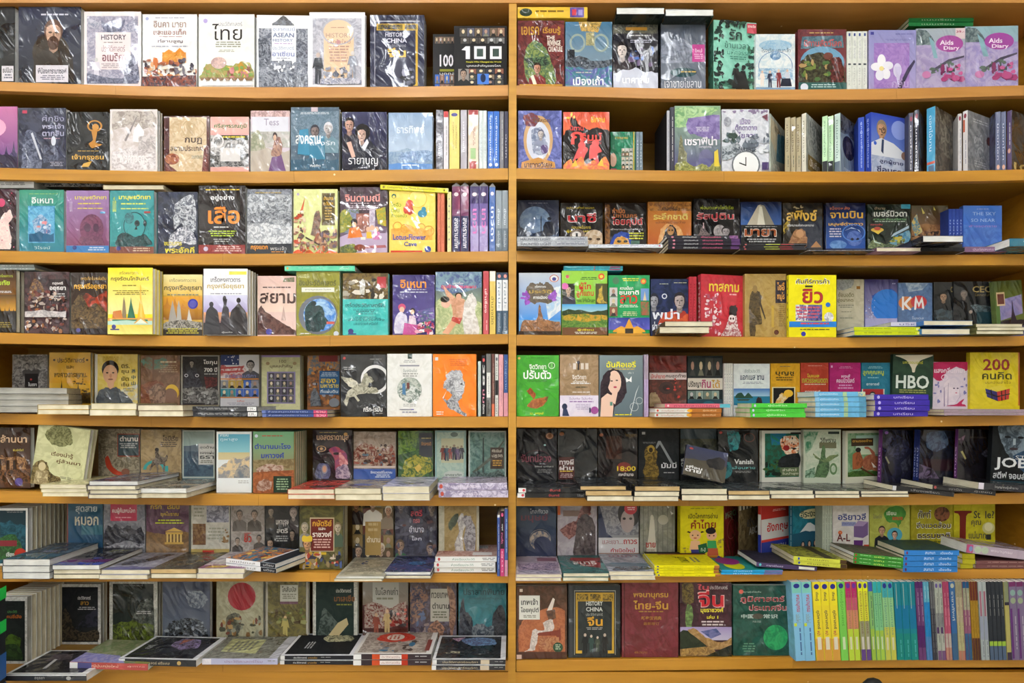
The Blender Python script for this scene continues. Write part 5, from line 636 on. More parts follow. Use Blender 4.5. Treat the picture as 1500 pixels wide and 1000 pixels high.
parse(4, 'left', '''
F -55 66 567 o=f n=4 Y=-6 f=2 pg=g dp=11 yaw=20 | 7a7a78 8a8a86 | | | film wrapped paperback with grey page edges at the frame edge
F 55 131 592.5 o=b n=2 Y=-5 dp=20 pg=w | c8a030 8a7a4a | | | white edged paperback below the yellow temple cover
F 132 200 590.5 o=b n=2 Y=-5.5 dp=19.5 pg=w f=2 | c8b870 8a8a80 | | | white edged paperback below the man in a grey jacket
F 201 268 593 o=b n=2 Y=-5.5 dp=20 pg=w | 7a5a44 5a4434 | | | white edged paperback below the brown landscape cover
F 282 378 595 o=s n=2 Y=-4 f=2 | 26282c 2c2e34 | | r 84 5 98 95 e8e8e8;t 86 20 96 80 555 139.-;l 6 25 74 70 999 2 | black spined paperback with white price label
F 384 480 600.5 o=s n=2 Y=-4 f=1 | 4a5a88 3c4c80 | | r 0 0 6 100 6a7ab0;t 10 20 70 80 b0bcd8 ห้องสมุดประชาชน;r 79 0 100 100 c84a6c;t 83 20 97 80 f0c8d4 รวม | blue spined paperback with a pink end
S 18 70 519 Y=15.5 f=0 | 8a8886 | r 4 0 100 100 a09e9c 605e5e 60;l 20 4 90 8 444 1;b 42 24 6 a8a4a0 4a4848 3a3838;b 68 24 6 a8a4a0 4a4848 3a3838;N 4a4848 8a8886 90 0 40 24 26 34 60 30 98 0 98;N 585656 989694 90 76 40 96 30 100 60 100 98 76 98;r 36 40 74 98 1f1c1e;T 46 58 70 66 d8d8d8 ในเงา;e 54 52 3 2 a83a3a;l 42 70 70 80 888 2 | | grey photograph paperback of soldiers around a black panel
S 72 133 516 Y=15.5 n=2 t=1.2 f=1 | d8a830 | g 0 0 100 60 dcb040 d8a028;T 20 10 86 20 4a3a10 ประวัติศาสตร์;T 42 26 60 32 4a3a10 และ;T 12 40 88 49 4a3a10 พงศาวดารสยาม;e 12 15 3 = 4a3a10;e 92 15 3 = 4a3a10;k 0 100 98 46 3a2a14 8 5;N 3a2a14 5a4418 80 0 86 30 80 60 84 100 78 100 100 0 100;c 60 40 96 86 26 2 3 4a3818,8a6a20 | | golden yellow paperback with dark temple roofs and brown Thai lettering
S 139 202 518.6 Y=15.5 n=2 t=1.2 f=1 | dcc868 | r 0 0 6 100 c8c8c4;r 6 0 100 100 e0cc70 d4bc50 30;N c8ccc8 dcc868 40 60 70 100 60 100 100 80 100;l 14 5 60 16 b89a3c 3;e 36 30 20 18 1c181a;N 4a525c 5c6670 40 6 100 8 76 26 66 50 66 66 76 90 98;e 36 40 17 19 d8aa88;e 29 37 3 1.4 221c1c;e 43 37 3 1.4 221c1c;e 37 43 3 4 c08a6c;e 37 50 6 1.6 8a5a4c;p d8aa88 28 52 46 52 44 66 36 70 30 64;T 62 20 82 28 6a5a1c ดร.;T 62 32 80 40 6a5a1c ซุน;T 62 44 80 53 6a5a1c ยัต;T 62 56 80 64 6a5a1c เซ็น;T 86 30 96 38 2a5a6a 孫;T 86 42 96 50 2a5a6a 中;T 86 54 96 62 2a5a6a 山;l 66 68 94 76 887 2 | | yellow paperback with portrait of a man in grey high collared jacket
S 206 264 520 Y=15.5 f=1 | 7a5a44 | r 0 0 100 100 846450 6a4c3a 40;N 5a8a80 7a6a54 60 0 10 20 4 40 10 60 4 70 20 40 30 10 24;r 30 6 34 50 6a4a3a;l 46 12 96 18 d8c8b0 1;l 46 20 96 36 a89078 4;N 6a3a2c 8a5a44 60 0 60 40 50 60 60 50 98 0 98;e 80 74 18 16 d8b03a;e 76 80 18 14 7a5a4c;N 5a4238 9a7a68 70 20 70 46 56 66 70 60 98 30 98 | | brown painted paperback with a yellow arc at lower right
S 265 322 520 Y=15.5 f=0 | 2c2a2c | r 4 4 96 96 2e2c2e 3c3a3c 50;F 9a9890 4;T 58 9 94 20 e8e8e8 โชกุน;T 60 24 94 33 e8e8e8 700 ปี;l 60 36 94 40 aaa 1;b 28 16 6 b0a8a0 3a3a40 1c1a1c;N 4a4a54 2c2c34 60 6 60 16 34 28 26 40 36 56 60 40 70 14 70;o 14 40 5 = 2 c8c8d0;o 42 40 5 = 2 c8c8d0;N 8a8a88 3a3838 110 4 66 60 62 94 68 94 94 4 94;N 6a3434 3c2424 60 60 42 94 44 94 60 66 66;c 10 70 92 94 40 3 5 a8a8a8,4a4a4a,7a7878 | | black and white shogun paperback with robed warlord
S 323 380 519.5 Y=15.5 f=0 | d8d8de | r 0 0 100 46 dcdce2;N b85a58 e0d8dc 50 0 20 30 26 60 20 70 40 40 50 0 44;r 0 0 48 20 3a4674;c 2 2 46 18 16 3 1.6 e8e8f0;p b85050 0 24 60 22 60 25 0 28;p b85050 0 32 60 30 60 33 0 36;b 78 20 10 b8b0b0 4a4a54 2a2a30;T 12 37 92 46 7a80b0 สหรัฐอเมริกา;r 0 46 100 48 d88a3a;G 0 49 100 82 5 2 4 b89a4a,8a8a90,4a6ab8,3a8a9a,2a2a30;r 0 82 100 84 d88a3a;r 0 84 100 100 c8c8d0;T 44 88 62 91 c84a3a เล่ม;l 16 93 90 99 99a 2 | | paperback with stars and stripes and bearded statesman portrait
S 383 440 520 Y=13 n=2 t=1.5 f=0 | c8c89c | r 0 0 100 100 ccca9e b8b88c 30;r 0 0 100 4 9a88b8;e 16 16 5 = a08a6a;e 86 16 5 = a08a6a;t 46 9 64 15 6a5a4a 100;T 22 18 80 26 6a5a4a บุคคลสำคัญ;r 14 32 88 94 8a80a8;G 17 34 85 92 4 4 11 5a5a60,3a3a44,6a6468,4a4450 | | sage green paperback with a mauve framed grid of portraits
S 450 498 520.5 Y=12 f=0 | 8a5a34 | r 0 0 100 100 945e34 5a4434 60;N 5a6a78 b07a3c 90 0 0 100 0 100 30 50 20 0 40;r 36 0 94 12 7a2c2c;c 0 20 96 96 60 3 5 b87a3c,5a4434,c89a54,3a3a44,8a8a90;r 38 30 100 76 2a5680;l 42 33 96 42 a8b8c8 3;T 42 45 90 54 d8b83a สอง;T 42 56 98 63 d8c050 มหาราช;T 42 66 96 73 d0d8dc ที่แผ่นดิน;N 6a6e74 3a3e44 80 10 98 14 72 24 62 34 72 44 98;e 84 92 16 9 7a7e84 | | ornate orange brown paperback with a blue title block
S 499 566 519 f=2 | 24262a | r 0 0 100 100 26282c 1a1c20 30;o 76 40 32 = 7 dcdcdc;l 64 7 90 9 888 1;l 4 20 34 26 aaa 2;N d0ccb8 9a9684 60 0 36 24 38 38 46 40 56 28 56 14 48;N b8b4a0 7a7868 70 14 60 30 50 46 44 54 30 62 34 74 42 64 46 60 52 78 54 84 60 70 62 44 64 20 70 14 82 6 76 12 66;p b8b4a0 30 62 42 74 38 76 28 66;T 50 83 92 92 dcdcdc กรีก-โรมัน;l 76 94 94 96 aaa 1;e 8 6 3 = a83a3a | | black paperback with a golden pegasus leaping through a white ring
S 567 633 518 n=2 t=.9 f=1 | e8e8e6 | r 0 0 100 100 ececea e0e0dc 30;r 46 0 56 8 3a4a44;r 28 18 72 20 889;l 36 10 64 15 aaa 2;t 36 24 66 29 6a7a78 โบยบินไป;l 34 31 70 38 9a9a98 2;e 50 57 28 = 7a8a80 c0c4bc 90;N d8dcd8 5a6a60 80 26 56 50 50 76 58 70 74 50 78 30 72;p 4a78a0 34 64 34 48 40 46 42 66;r 44 46 50 56 6a3a34;l 34 80 66 85 aaa 2;r 28 88 54 89.4 889;r 54 88 60 89.4 5a4aa0;l 32 92 70 96 99a 1 | | white paperback with a small round photograph
S 634 698 518.5 f=1 | f08020 | r 0 0 100 100 f28424 ec7c1e 30;r 5 5 12 10 d8d8d8;l 36 8 80 20 d86a28 4;N c0c0c4 6a6a70 90 30 42 38 32 52 28 64 32 70 42 74 46 72 62 64 72 58 76 66 90 78 98 72 99 40 88 24 72 34 74 44 66 30 56 24 54 26 44;N 8a8a90 c8c8cc 140 30 34 44 26 62 26 70 34 60 42 34 42;N a8a8ae dcdce0 60 52 44 70 42 74 54 66 66 52 66;e 66 48 3 1.4 444;p f0e8e0 26 66 32 58 24 72 22 70;l 6 92 26 99 f0e0d0 2;l 52 60 70 62 667 1 | | bright orange paperback with an engraved laurel crowned bust
P 700 704.5 529 | b8c8c0 c0d0cc | | | short thin pale green spine beside the orange bust cover
P 705.3 711.5 520 | 1c1c20 222226 | | e 8 50 3 30 d85a5a;T 16 20 50 80 e0e0e0 38;T 56 20 78 80 e89ab0 ปม;T 80 20 96 80 ddd สังหาร | black spine lettered 38 in white and pink
P 712 719.3 518 | 6a6a6a 70706e | | r 30 8 70 92 e0e0dc;t 36 25 64 75 555 พุทธรักษา;T 74 20 96 80 222 เปลี่ยนชีวิต | grey spine with a white panel
P 720 724.5 518 | 6a4a44 704e48 | | r 80 0 100 100 d8785a;l 10 30 76 60 b89a90 1 | thin maroon brown spine
P 725 730 518.5 | d8d8d4 dcdcd8 | | e 8 50 3 30 4a4a5a;r 42 0 66 100 2a2a2c;t 70 25 96 75 555 จิตอาสา;t 14 25 40 75 777 ศิลปะ | white spine with a black middle block
P 730.5 737 519 | e0a0a8 e4a8b0 | | l 10 30 90 60 c88a94 1 | plain rose pink spine
P 737.5 744.3 519 | d898a8 dc9cac | | r 0 0 62 100 3a5a94;t 10 25 56 75 c8d8f0 ก้าวสู่ความ | blue and pink spine beside the post on the middle shelf
''')
parse(4, 'right', '''
S 756.5 819 520 f=1 | 3fa028 | r 0 0 100 100 42a42a 38962a 30;e 6 5 3 = d8a85a;l 20 4 80 6 2a6a1c 1;e 83 17 8 = 6ab85a;o 83 17 8 = 1.4 e0ecd8;T 78 14 88 19 1c4a1c 11;T 30 15 70 23 e8f0e4 จิตวิทยา;T 16 24 82 39 f0f4f0 ปรับตัว;t 26 39 72 45 1f4a1c คุณคนแกร่ง;N a8562c 7a3a20 60 24 58 34 54 46 66 42 72 34 66;N b06a34 8a4a24 60 26 84 40 72 62 70 74 68 66 80 44 88;p 6a4a24 66 72 76 66 72 76;T 32 93 64 97 d8e83a น. พงษ์ | | bright green paperback with brown leaf people drawing
S 820 877 519 Y=1.2 f=1 | 9a7e5e | r 0 0 100 66 a08464 8c7252 40;r 34 14 42 24 d8ccc0;r 46 12 50 25 1f1c28;e 48 13 4 3 1f1c28;r 54 14 62 24 d8ccc0;r 66 14 74 24 d8ccc0;T 32 33 68 40 e8e0d8 จิตวิทยา;T 34 41 70 46 e8e0d8 เบื้องต้น;l 24 46 84 49 ddd 1;l 40 52 72 55 443 1;l 32 60 78 63 d8ccc0 1;r 0 66 100 100 e4dcec dcd4e8 30;t 24 69 84 73 7a4a8a ไม่เก่ง ไม่เก่ง;l 24 75 88 79 9a7ab0 1;l 40 80 80 90 b8a8c8 4;e 12 84 7 5 1c2a4a;N 1c2a50 28365a 60 6 99 8 88 18 88 24 99;e 90 90 10 = 984a90;r 76 86 80 94 1c2a4a | | tan and lilac paperback with a tiny woman figure
S 878 942 520 n=2 t=.9 f=0 | 6f8086 | g 0 0 100 100 78868a 5a6a72;T 16 9 84 20 e8e020 ฉันคือเอรี่;l 18 22 86 25 c8b060 1;N 2a2228 3c3036 60 4 100 2 50 12 30 30 22 48 26 60 40 62 60 50 76 34 84 30 100;e 34 44 16 19 e8c4b0;p e8c4b0 30 60 42 60 36 80 24 74;e 28 42 3 1 2a2228;e 40 41 3 1 2a2228;e 36 52 4 1.6 b84a5a;N 2a2228 382c32 60 12 30 26 24 24 40 16 60 8 70;p e8c4b0 2 100 4 70 18 62 30 66 32 84 30 100;r 24 76 30 82 5a8a78;p f4f4f4 60 36 68 40 74 34 74 44 68 42 62 44;o 80 84 10 = 1 c8d0d0;o 92 74 8 = 1 c8d0d0;p c8d0d0 70 98 84 60 92 48 85 62 72 98;t 66 27 78 30 ddd เล่ม 1;l 30 96 80 99 e8e020 1 | | grey teal paperback with a long haired woman and butterfly
P 943.5 949.8 519 k=2 f=1 w=13 | c8b8d0 b8a4c8 | | r 0 0 40 100 a89aa8 | thin lilac spine right of the butterfly cover
S 951 1006 520.6 Y=11 f=1 | 6a3024 | r 0 0 100 100 703428 4c241c 40;r 0 0 100 28 5c201c 7a2c24 40;r 0 33 100 46 d8d0cc;T 4 35 42 44 c03a30 นักล่าฆาต;T 44 35 98 44 4a2a28 คนสุดท้าย;e 46 62 20 12 3c2422;e 46 62 10 6 2a181a;c 40 44 84 80 14 3 4 c03a30,3a1c1a;N b8a078 9a8460 50 0 76 14 70 24 78 34 98 0 98 | | brick red paperback with a gramophone disc and cream title band
S 1007 1059 521 Y=11 f=0 | 242c2e | r 0 0 100 100 263032 1a2022 30;G 2 4 98 40 4 1 5 3a4040,4a4a48,2a3434;r 0 43 100 65 d8d4c8;T 2 48 38 62 3a3434 ปรัชญา;T 40 46 66 62 a83a6a กิน;T 68 46 92 62 c8983a ได้;G 0 67 90 84 4 1 7 8aa098,6a8078;r 0 84 100 100 2a4a58;e 60 94 18 7 2a6a7a | | black paperback with rows of tiny faces around a cream title band
P 1060.5 1073.5 532 k=4 Y=10 f=0 w=12 | e0e0dc e4e4e0 | | t 20 25 80 75 99a เพื่อนรัก | slim white spine left of the sea photo cover
S 1074.5 1128 532.5 Y=10 f=0 | e4e8ec | r 0 0 100 55 e8ecf0 dce0e6 30;T 30 12 72 20 a8b0b8 อัตชีวประวัติ;T 18 25 84 36 2a3a5a แอกเนส ชาน;l 20 40 86 46 99a 2;g 0 55 100 74 3a6ab0 a8c8e0;r 0 72 100 92 2a7a98;p 2a4a3a 4 76 10 66 22 64 30 72 40 64 50 72 52 76;p 3a4a40 8 78 46 78 40 82 12 82;N 2c2424 3c2c2c 50 60 98 64 78 70 74 78 80 80 98;r 0 92 100 100 c8d0d0 | | white paperback with tropical sea photograph
S 1129 1172 532 Y=10 f=0 | d8a020 | r 0 0 100 100 dca424 cc941c 30;l 30 6 70 9 765 1;T 16 18 80 28 3a3a1c บุญชู;l 14 30 80 40 5a4a1c 2;r 4 52 84 98 e0d8b0;r 8 54 80 98 1c1a1c;N d8a84a e0d0b0 60 10 98 20 80 34 66 54 66 60 76 44 84 34 98;e 60 66 16 8 e8b83a | | amber paperback with a black framed horse head
S 1173 1214 531 Y=10 f=0 | b8402c | r 0 0 100 100 bc4430 a83824 30;l 24 6 80 9 d8a090 1;T 22 24 66 32 d8c83a โนเบล;T 4 34 96 44 a8b83a ทศวรรษเมตตา;l 6 46 96 50 d8c8b0 1;T 14 60 70 65 e8e0d8 อาจารย์;p 8ab83a 4 98 4 78 16 72 76 72 84 80 84 98;c 10 78 80 96 20 3 6 2a4a1c,c8d84a | | orange red paperback with a green cartoon panel
S 1215 1261 531 Y=10 f=0 | b0246c | r 0 0 100 100 b42870 a42064 30;r 4 6 10 11 d8a8c8;l 30 8 74 14 d88ab0 2;T 38 26 66 33 e8d0e0 หงส์;T 22 34 80 44 e8d0e0 คอมมิวนิสต์;l 24 48 78 60 d8a0c4 2;r 18 68 82 100 e8e4ec;N 4a4a7a d8d4e8 100 24 98 30 78 50 72 66 82 76 98 | | magenta paperback with a white framed sketch
S 1262 1304 531 Y=10 f=0 | 2a7890 | r 0 0 100 100 2c7c94 247086 30;l 20 8 76 14 8ac0c8 2;T 4 18 78 29 b8c83a ลูกคุณหนู;l 20 32 60 36 8ac0c8 1;T 16 44 62 50 c8dce0 อาจารย์;r 0 58 76 100 a02c30;r 0 58 4 100 e0d8d0;r 76 58 80 100 e0d8d0;b 38 72 10 c8c8c8 3a3a3a 2a2a2a | | teal blue paperback with a red panel at its foot
S 1306 1363 520 Y=9 yaw=-4 roll=1.5 f=0 | 2c4434 | r 0 0 100 100 2c4634 243a2c 30;p d8d0b8 6 2 98 0 84 6 66 12 56 26 54 34 48 34 46 26 34 12 18 6;T 24 12 74 20 b8b83a มหาจอมยุทธ์;T 8 40 90 66 dce4dc HBO;l 16 68 84 76 9aa05a 2;r 0 80 100 100 1f3a3a | | dark green paperback with three large white capitals and folded corner peaks
S 1364 1418 530 Y=9 f=0 | d8ccd8 | r 0 0 100 100 dcd0dc d0c4d4 30;N b82a5c a8244f 30 0 0 100 0 98 20 70 10 40 24 30 40 16 40 0 30;T 8 12 92 24 e8dce8 แสงกลิ่นกามา;N b82a5c a8244f 30 40 98 70 92 90 80 84 90 96 98;o 36 34 9 = 2 e8dce8;N e8dce4 d8ccd8 30 30 90 32 56 44 40 64 36 76 50 78 74 60 92;p 8a7a9a 34 98 34 56 36 56 37 98;p 8a7a9a 44 96 46 46 47 46 46 96;p 8a7a9a 66 92 78 76 76 50 79 76;e 62 58 3 1.4 4a3a5a;e 72 58 3 1.4 4a3a5a;e 68 68 3 1.2 c05a7a;c 4 44 26 90 8 3 4 7a7ab0;c 80 36 96 70 6 3 4 7a7ab0 | | white and pink paperback with a long haired manga style girl
S 1421 1494 516 Y=8 f=1 | d4c420 | r 0 0 100 100 d8c824 ccbc1c 30;r 97 0 100 100 a85a30;T 26 12 80 34 8a2a2a 200;T 24 37 84 51 3a3a14 คนคิด;t 30 53 82 59 6a5a1c บนความสำเร็จ;p d8c83a 34 68 60 62 78 68 52 74;p 2c2c6a 30 68 54 74 56 92 34 84;p b8342c 54 74 80 68 78 88 56 92;p 1c1c1c 41 70 43 70 45 88 43 88;p 1c1c1c 62 72 64 72 65 91 63 91;p 1c1c1c 70 70 72 70 72 89 70 89;p 1c1c1c 31 75 55 82 55 84 31 77;p 1c1c1c 55 82 80 77 80 79 55 84 | | yellow paperback lettered 200 with a colour puzzle cube
F 960 1058 598 o=s n=2 Y=-5 f=0 pg=w | c8a080 a8682c | | r 0 0 52 100 d8d8d0;t 10 22 44 78 b86a4a การค้นพบตัวตน;e 52 50 4 40 e0a030;t 72 22 92 78 e8c8a0 ผู้ประพันธ์;e 4 50 1.6 30 c84a3a | white and brown spined paperback lying under the red gramophone cover
F 974 1070 591 o=s zb=597.4 Y=-4.5 f=0 pg=w | d87a8a d86a7c | | t 14 20 82 80 8a3a4a การสืบสวนปริศนา;r 84 0 100 100 5ab0c0;e 5 50 1.6 30 f0d0d4 | rose pink paperback with aqua spine end, on the brown pair
F 1100 1181 590.5 o=s n=3 Y=-5 f=0 pg=w | 8ad870 4cc040 | | t 30 22 64 78 e0f8d8 คู่มือชีวิต;e 6 50 2 34 c8b8e8 | vivid green paperback lying before the white and amber covers
F 1194 1269 573.5 o=s n=5 Y=-5 f=0 pg=w | 7ab8d8 68aed8 | | r 0 0 8 100 8ac0e0;t 10 24 46 76 e0f0f8 คู่มือนักคิด;r 56 0 64 100 a0c090;r 86 0 100 100 5a98b8 d8d08a 160 | light blue paperback in the pile below the red and magenta covers
F 1281 1361 577.5 o=s n=4 Y=-5 f=0 pg=w jit=-.1 | 4a3aa8 3c2c9c | | t 36 24 72 76 c8c0e8 บทเรียน;e 8 50 2.6 34 b8b0e0 | royal purple paperback lying before the tall dark green book
F 1383 1510 599.5 o=s n=2 Y=-5 f=1 pg=w dp=13 | a89098 a08c98 | | l 10 30 90 60 887 1 | mauve paperback lying before the yellow puzzle cube cover
''')
parse(5, 'left', '''
F 60 128 709 o=b n=3 Y=-8.5 pg=c dp=18 f=1 | d8d0a0 c8b880 | r 0 0 100 100 d8d0a4 b0a878 50 | | cream paperback lying before the leaning sepia portrait book
F 129 201 704.5 o=b n=4 Y=-10.5 pg=w dp=19.5 f=2 | 4a4458 5a5468 | r 0 0 100 100 4a4458 7a7484 40;r 0 74 60 90 3a3450;l 12 80 60 84 b8a0c0 1;N 9a94a0 4a4858 40 40 0 100 0 100 40 60 50 | | white edged paperback with a dusky violet film wrapped cover
F 202 273 714.5 o=b n=2 Y=-9 pg=w dp=19 f=2 | 6a6458 8a3a2c | r 0 0 100 100 5a5650 8a8274 50;r 40 60 100 80 a89a84 | | white edged paperback with grey cover and red back, before the sea view book
F 422 491 716.5 o=b n=2 Y=-8.5 pg=c dp=18.5 f=1 | c84a3c b84434 | r 0 0 100 100 cc4c3c b04034 40;N 2c2420 5a3a30 60 34 70 60 60 88 66 80 84 40 84 | | scarlet covered cream edged paperback below the bearded seer book
F 491.5 560 715 o=b n=2 Y=-9.5 pg=c dp=18.5 f=1 | a89a78 b8a878 | r 0 0 100 100 a8987a 8a7c60 40;N 4a3a6a 7a6a70 60 10 60 50 56 70 70 30 80;l 40 84 80 90 553 2 | | tan covered cream edged paperback with violet daubs, before the battle scene
F 560.5 630 712 o=b n=2 Y=-10 pg=c dp=20 f=1 | c4c4d8 d0d0e0 | r 0 0 100 100 c8c8dc a8a8c8 40;N 5a5a78 9090b0 60 20 70 40 62 80 64 70 76 34 78 | | pale lilac covered paperback lying before the green painting book
F 642 744 707 o=s n=2 Y=-4 f=2 dp=14 | c4b8cc c8bcd4 | r 0 0 100 100 c8bcd0 9a90a8 60 | r 0 0 100 100 d0c8dc 8a80a0 60;e 5 50 2.4 34 b84a3a;t 30 30 62 70 e8e0ec กำเนิดโลก | marbled lilac paperback lying before the ship and the figures frieze books
S -40 45 626 Y=3 f=1 | 3a2418 | g 0 0 100 100 2c1a12 4a2c1c;T 48 12 94 25 c8a888 ล้านนา;t 70 35 88 39 c8b83a พิมพ์ครั้งที่;N 9a7048 4a2c1a 80 0 46 40 44 60 50 90 48 92 70 60 76 0 74;r 44 52 50 72 2a1810;r 58 54 64 72 2a1810;r 70 54 76 70 2a1810;N 6a4428 2a1810 80 0 72 100 68 100 92 0 92;e 80 90 7 = 4a3a7a | | dark sepia ruins paperback at the left end with pale ล้านนา lettering
S 44 121 629 Y=1 roll=8.5 n=2 t=1.5 f=0 | c8c89c | r 0 0 100 100 ccccA0 b8b88c 30;N 5a5a38 8a8a60 90 14 18 20 8 34 0 60 2 66 14 70 26 50 34 30 32;T 32 43 74 52 5a3a1c เรื่องน่ารู้;T 44 54 90 62 5a3a1c คู่ล้านนา;N 3c3018 8a7a50 60 0 72 12 60 26 62 34 78 54 84 60 100 0 100;e 18 70 7 7 c8b890;N c8b890 8a7a58 60 8 78 30 76 34 100 6 100;l 54 82 80 86 665 2;l 50 94 74 96 665 1 | | sage cream paperback leaning to the right, sepia woman in a shawl
S 144 205 628 Y=9.5 f=2 | 8a8270 | r 0 0 100 100 988e7a 6a6252 110;r 46 10 100 58 8a3a2a;r 48 12 98 56 3a4a50;T 52 15 96 26 d8d0c8 ตำนาน;l 50 30 96 42 aaa 3;p a83a24 16 62 24 56 34 78 48 88 62 92 56 98 36 94 20 80;e 66 90 10 7 7a4a3a | | sketchy grey paperback with red arc and dark title block
S 206 266 629 Y=9.5 f=1 | a08a64 | r 0 0 100 100 a68f68 8e7a58 40;T 54 12 92 24 4a4034 ไอบีเรีย;l 48 26 90 38 5a5044 3;o 34 84 28 = 8 3a9a98;r 2 84 70 100 a08a64;N 4a403a 7a6e60 90 36 46 44 42 46 54 58 58 64 52 68 58 62 68 60 88 56 90 56 74 44 74 44 90 40 92 36 74 22 86 28 66 36 60;e 40 42 5 4 3a3430;p 3a9a98 60 76 68 76 68 88 60 88 | | tan paperback with a horse rider statue over a teal arc
S 267 315 630 Y=9.5 f=2 | 6a8084 | g 0 0 100 34 8a9a94 9ab0ac;F b8c0b8 4;r 4 34 96 96 4a6070 3a4a5c 60;h 4 96 32 44 2 5a6a78 3;r 50 28 100 72 c8c8c4;T 54 32 98 40 3a3a3a สุดด้าน;T 54 43 98 50 3a3a3a ของแผ่น;T 54 53 98 60 3a3a3a ธรา;l 54 63 96 70 776 2 | | blue grey seascape paperback with a white text block
S 317 369 632 Y=2.5 f=0 | d8dcdc | F e0e4e4 5;g 5 4 95 34 5aa0b8 88bcc4;t 10 4 34 8 e8f0f0 สายลม;t 10 11 60 16 d0e0e4 ภูผาสูง;g 5 34 95 46 c0b488 c8b890;N 8a8a8c d0b890 50 5 60 30 50 50 42 70 46 95 40 95 76 5 76;N 6a727c a0988c 60 50 76 60 60 80 54 95 60 95 76;r 0 76 100 100 dce0e2;l 60 80 94 86 aaa 2 | | white bordered paperback with a mountain painting under teal sky
S 370.5 431 632 Y=1.5 n=7 t=1.5 f=0 pg=y | 5a8062 | g 0 0 100 100 6a9a74 8a5a3a;e 8 7 4 = c8d0e0;l 20 6 76 9 a84a3a 1;T 4 19 92 28 2c3c90 ตำนานมะโรง;T 20 34 76 43 2c3c90 มหาวงศ์;N 8a7a58 6a5a3c 60 0 46 100 44 100 60 0 60;N b09a8c 7a5240 60 10 58 40 52 74 56 70 66 14 70;N 9a5a34 7a4428 60 0 66 100 62 100 100 0 100;N b0968a 7a5240 60 8 88 26 76 46 82 42 94 12 96;r 50 72 94 99 1f3024;l 56 76 88 96 8aa080 5 | | green to brown paperback with blue ตำนานมะโรง lettering
S 458 516 630 Y=9.5 n=1 f=1 | 2a1c24 | r 0 0 100 100 2c1e26 1a1418 30;l 14 4 66 6 b8a040 1;e 84 8 5 = c89a4a;T 10 10 92 24 d0b090 นอสตราดามุส;o 22 38 12 6 2 c8a070;e 22 38 4 3 c8a070;N a84a5a 7a3a6a 40 40 40 60 34 84 46 90 70 70 92 56 80 56 60;e 60 48 8 3 241820;N e0a8a8 b86a70 40 66 46 76 50 90 70 80 74 68 70;N b8a8b8 6a5a78 60 60 78 84 70 96 90 90 100 60 100;N 3a3c5a 5a6088 50 6 86 16 68 40 70 46 90 40 100 10 100;e 30 80 8 10 8a8a98;e 30 80 5 7 c89a80 | | dark paperback with a bearded purple seer face
S 518 580 632 Y=9.5 f=1 | a89888 | r 0 0 100 78 a8988a 8a7a6c 50;N 6a2c20 a89080 90 0 40 20 24 50 30 60 44 90 26 100 50 96 70 50 74 30 66 0 60;c 4 28 96 72 50 3 5 5a2418,8a4434,3c2a24,b8a898,7a3424,5a6a78;r 0 72 100 76 c8b8b0;r 0 78 100 100 3a58a0;T 40 82 92 88 d8dce8 จักรวรรดิโบราณ;l 50 90 90 98 c8d0e0 2 | | reddish cavalry battle paperback with a blue foot band
S 583 635 631 Y=9.5 f=2 | 3c5a3a | r 0 0 100 100 46663c 2c4430 50;N 6a8a3a 3a5a30 70 0 0 60 0 50 40 0 50;r 60 4 98 54 2a2e38;l 66 14 94 18 a89a5a 1;T 66 22 94 30 a87a4a จักรพรรดิ;N a8a03a 3c5a2c 70 20 60 50 50 90 56 98 80 60 96 10 94;p c8a84a 46 76 60 68 68 76 56 86 | | mossy green painting paperback with a slate title block
S 637 683 630.5 Y=9.5 f=1 | a8bca8 | r 0 0 100 100 aabeae 98b0a4 60;F 8aa8a4 6;r 20 16 92 66 b8b898;e 62 8 12 5 6a7a74;f 26 60 30 7a3a34 8a7a68;f 38 62 32 3a4a5a 8a7a68;f 50 58 26 8a4a4a 8a7a68;f 62 60 32 4a4a54 8a7a68;f 74 60 28 5a4a6a 8a7a68;f 86 58 28 3a3a44 8a7a68;e 60 90 32 8 b8c0b8;T 34 88 86 93 4a5a54 ยาตราทัพ | | pale green framed paperback with a frieze of small standing figures
S 686 742 631 Y=9.5 f=2 | 6a8880 | F a8b0a8 4;r 4 3 96 97 6a8a82 4a6a64 50;p 2c3c3a 36 96 38 14 41 14 42 96;p 4a5248 10 84 60 52 92 20 94 22 66 56 14 88;N 2c3c3a 5a6e68 90 6 96 20 82 50 88 80 80 94 96;r 58 34 94 78 3a2c24;T 62 38 88 44 c8c0b0 ฟิลิปปินส์;T 62 48 90 55 c8c0b0 ปฏิวัติ;l 62 60 90 74 c8983a 3 | | grey green paperback with a sailing ship and brown title block
''')
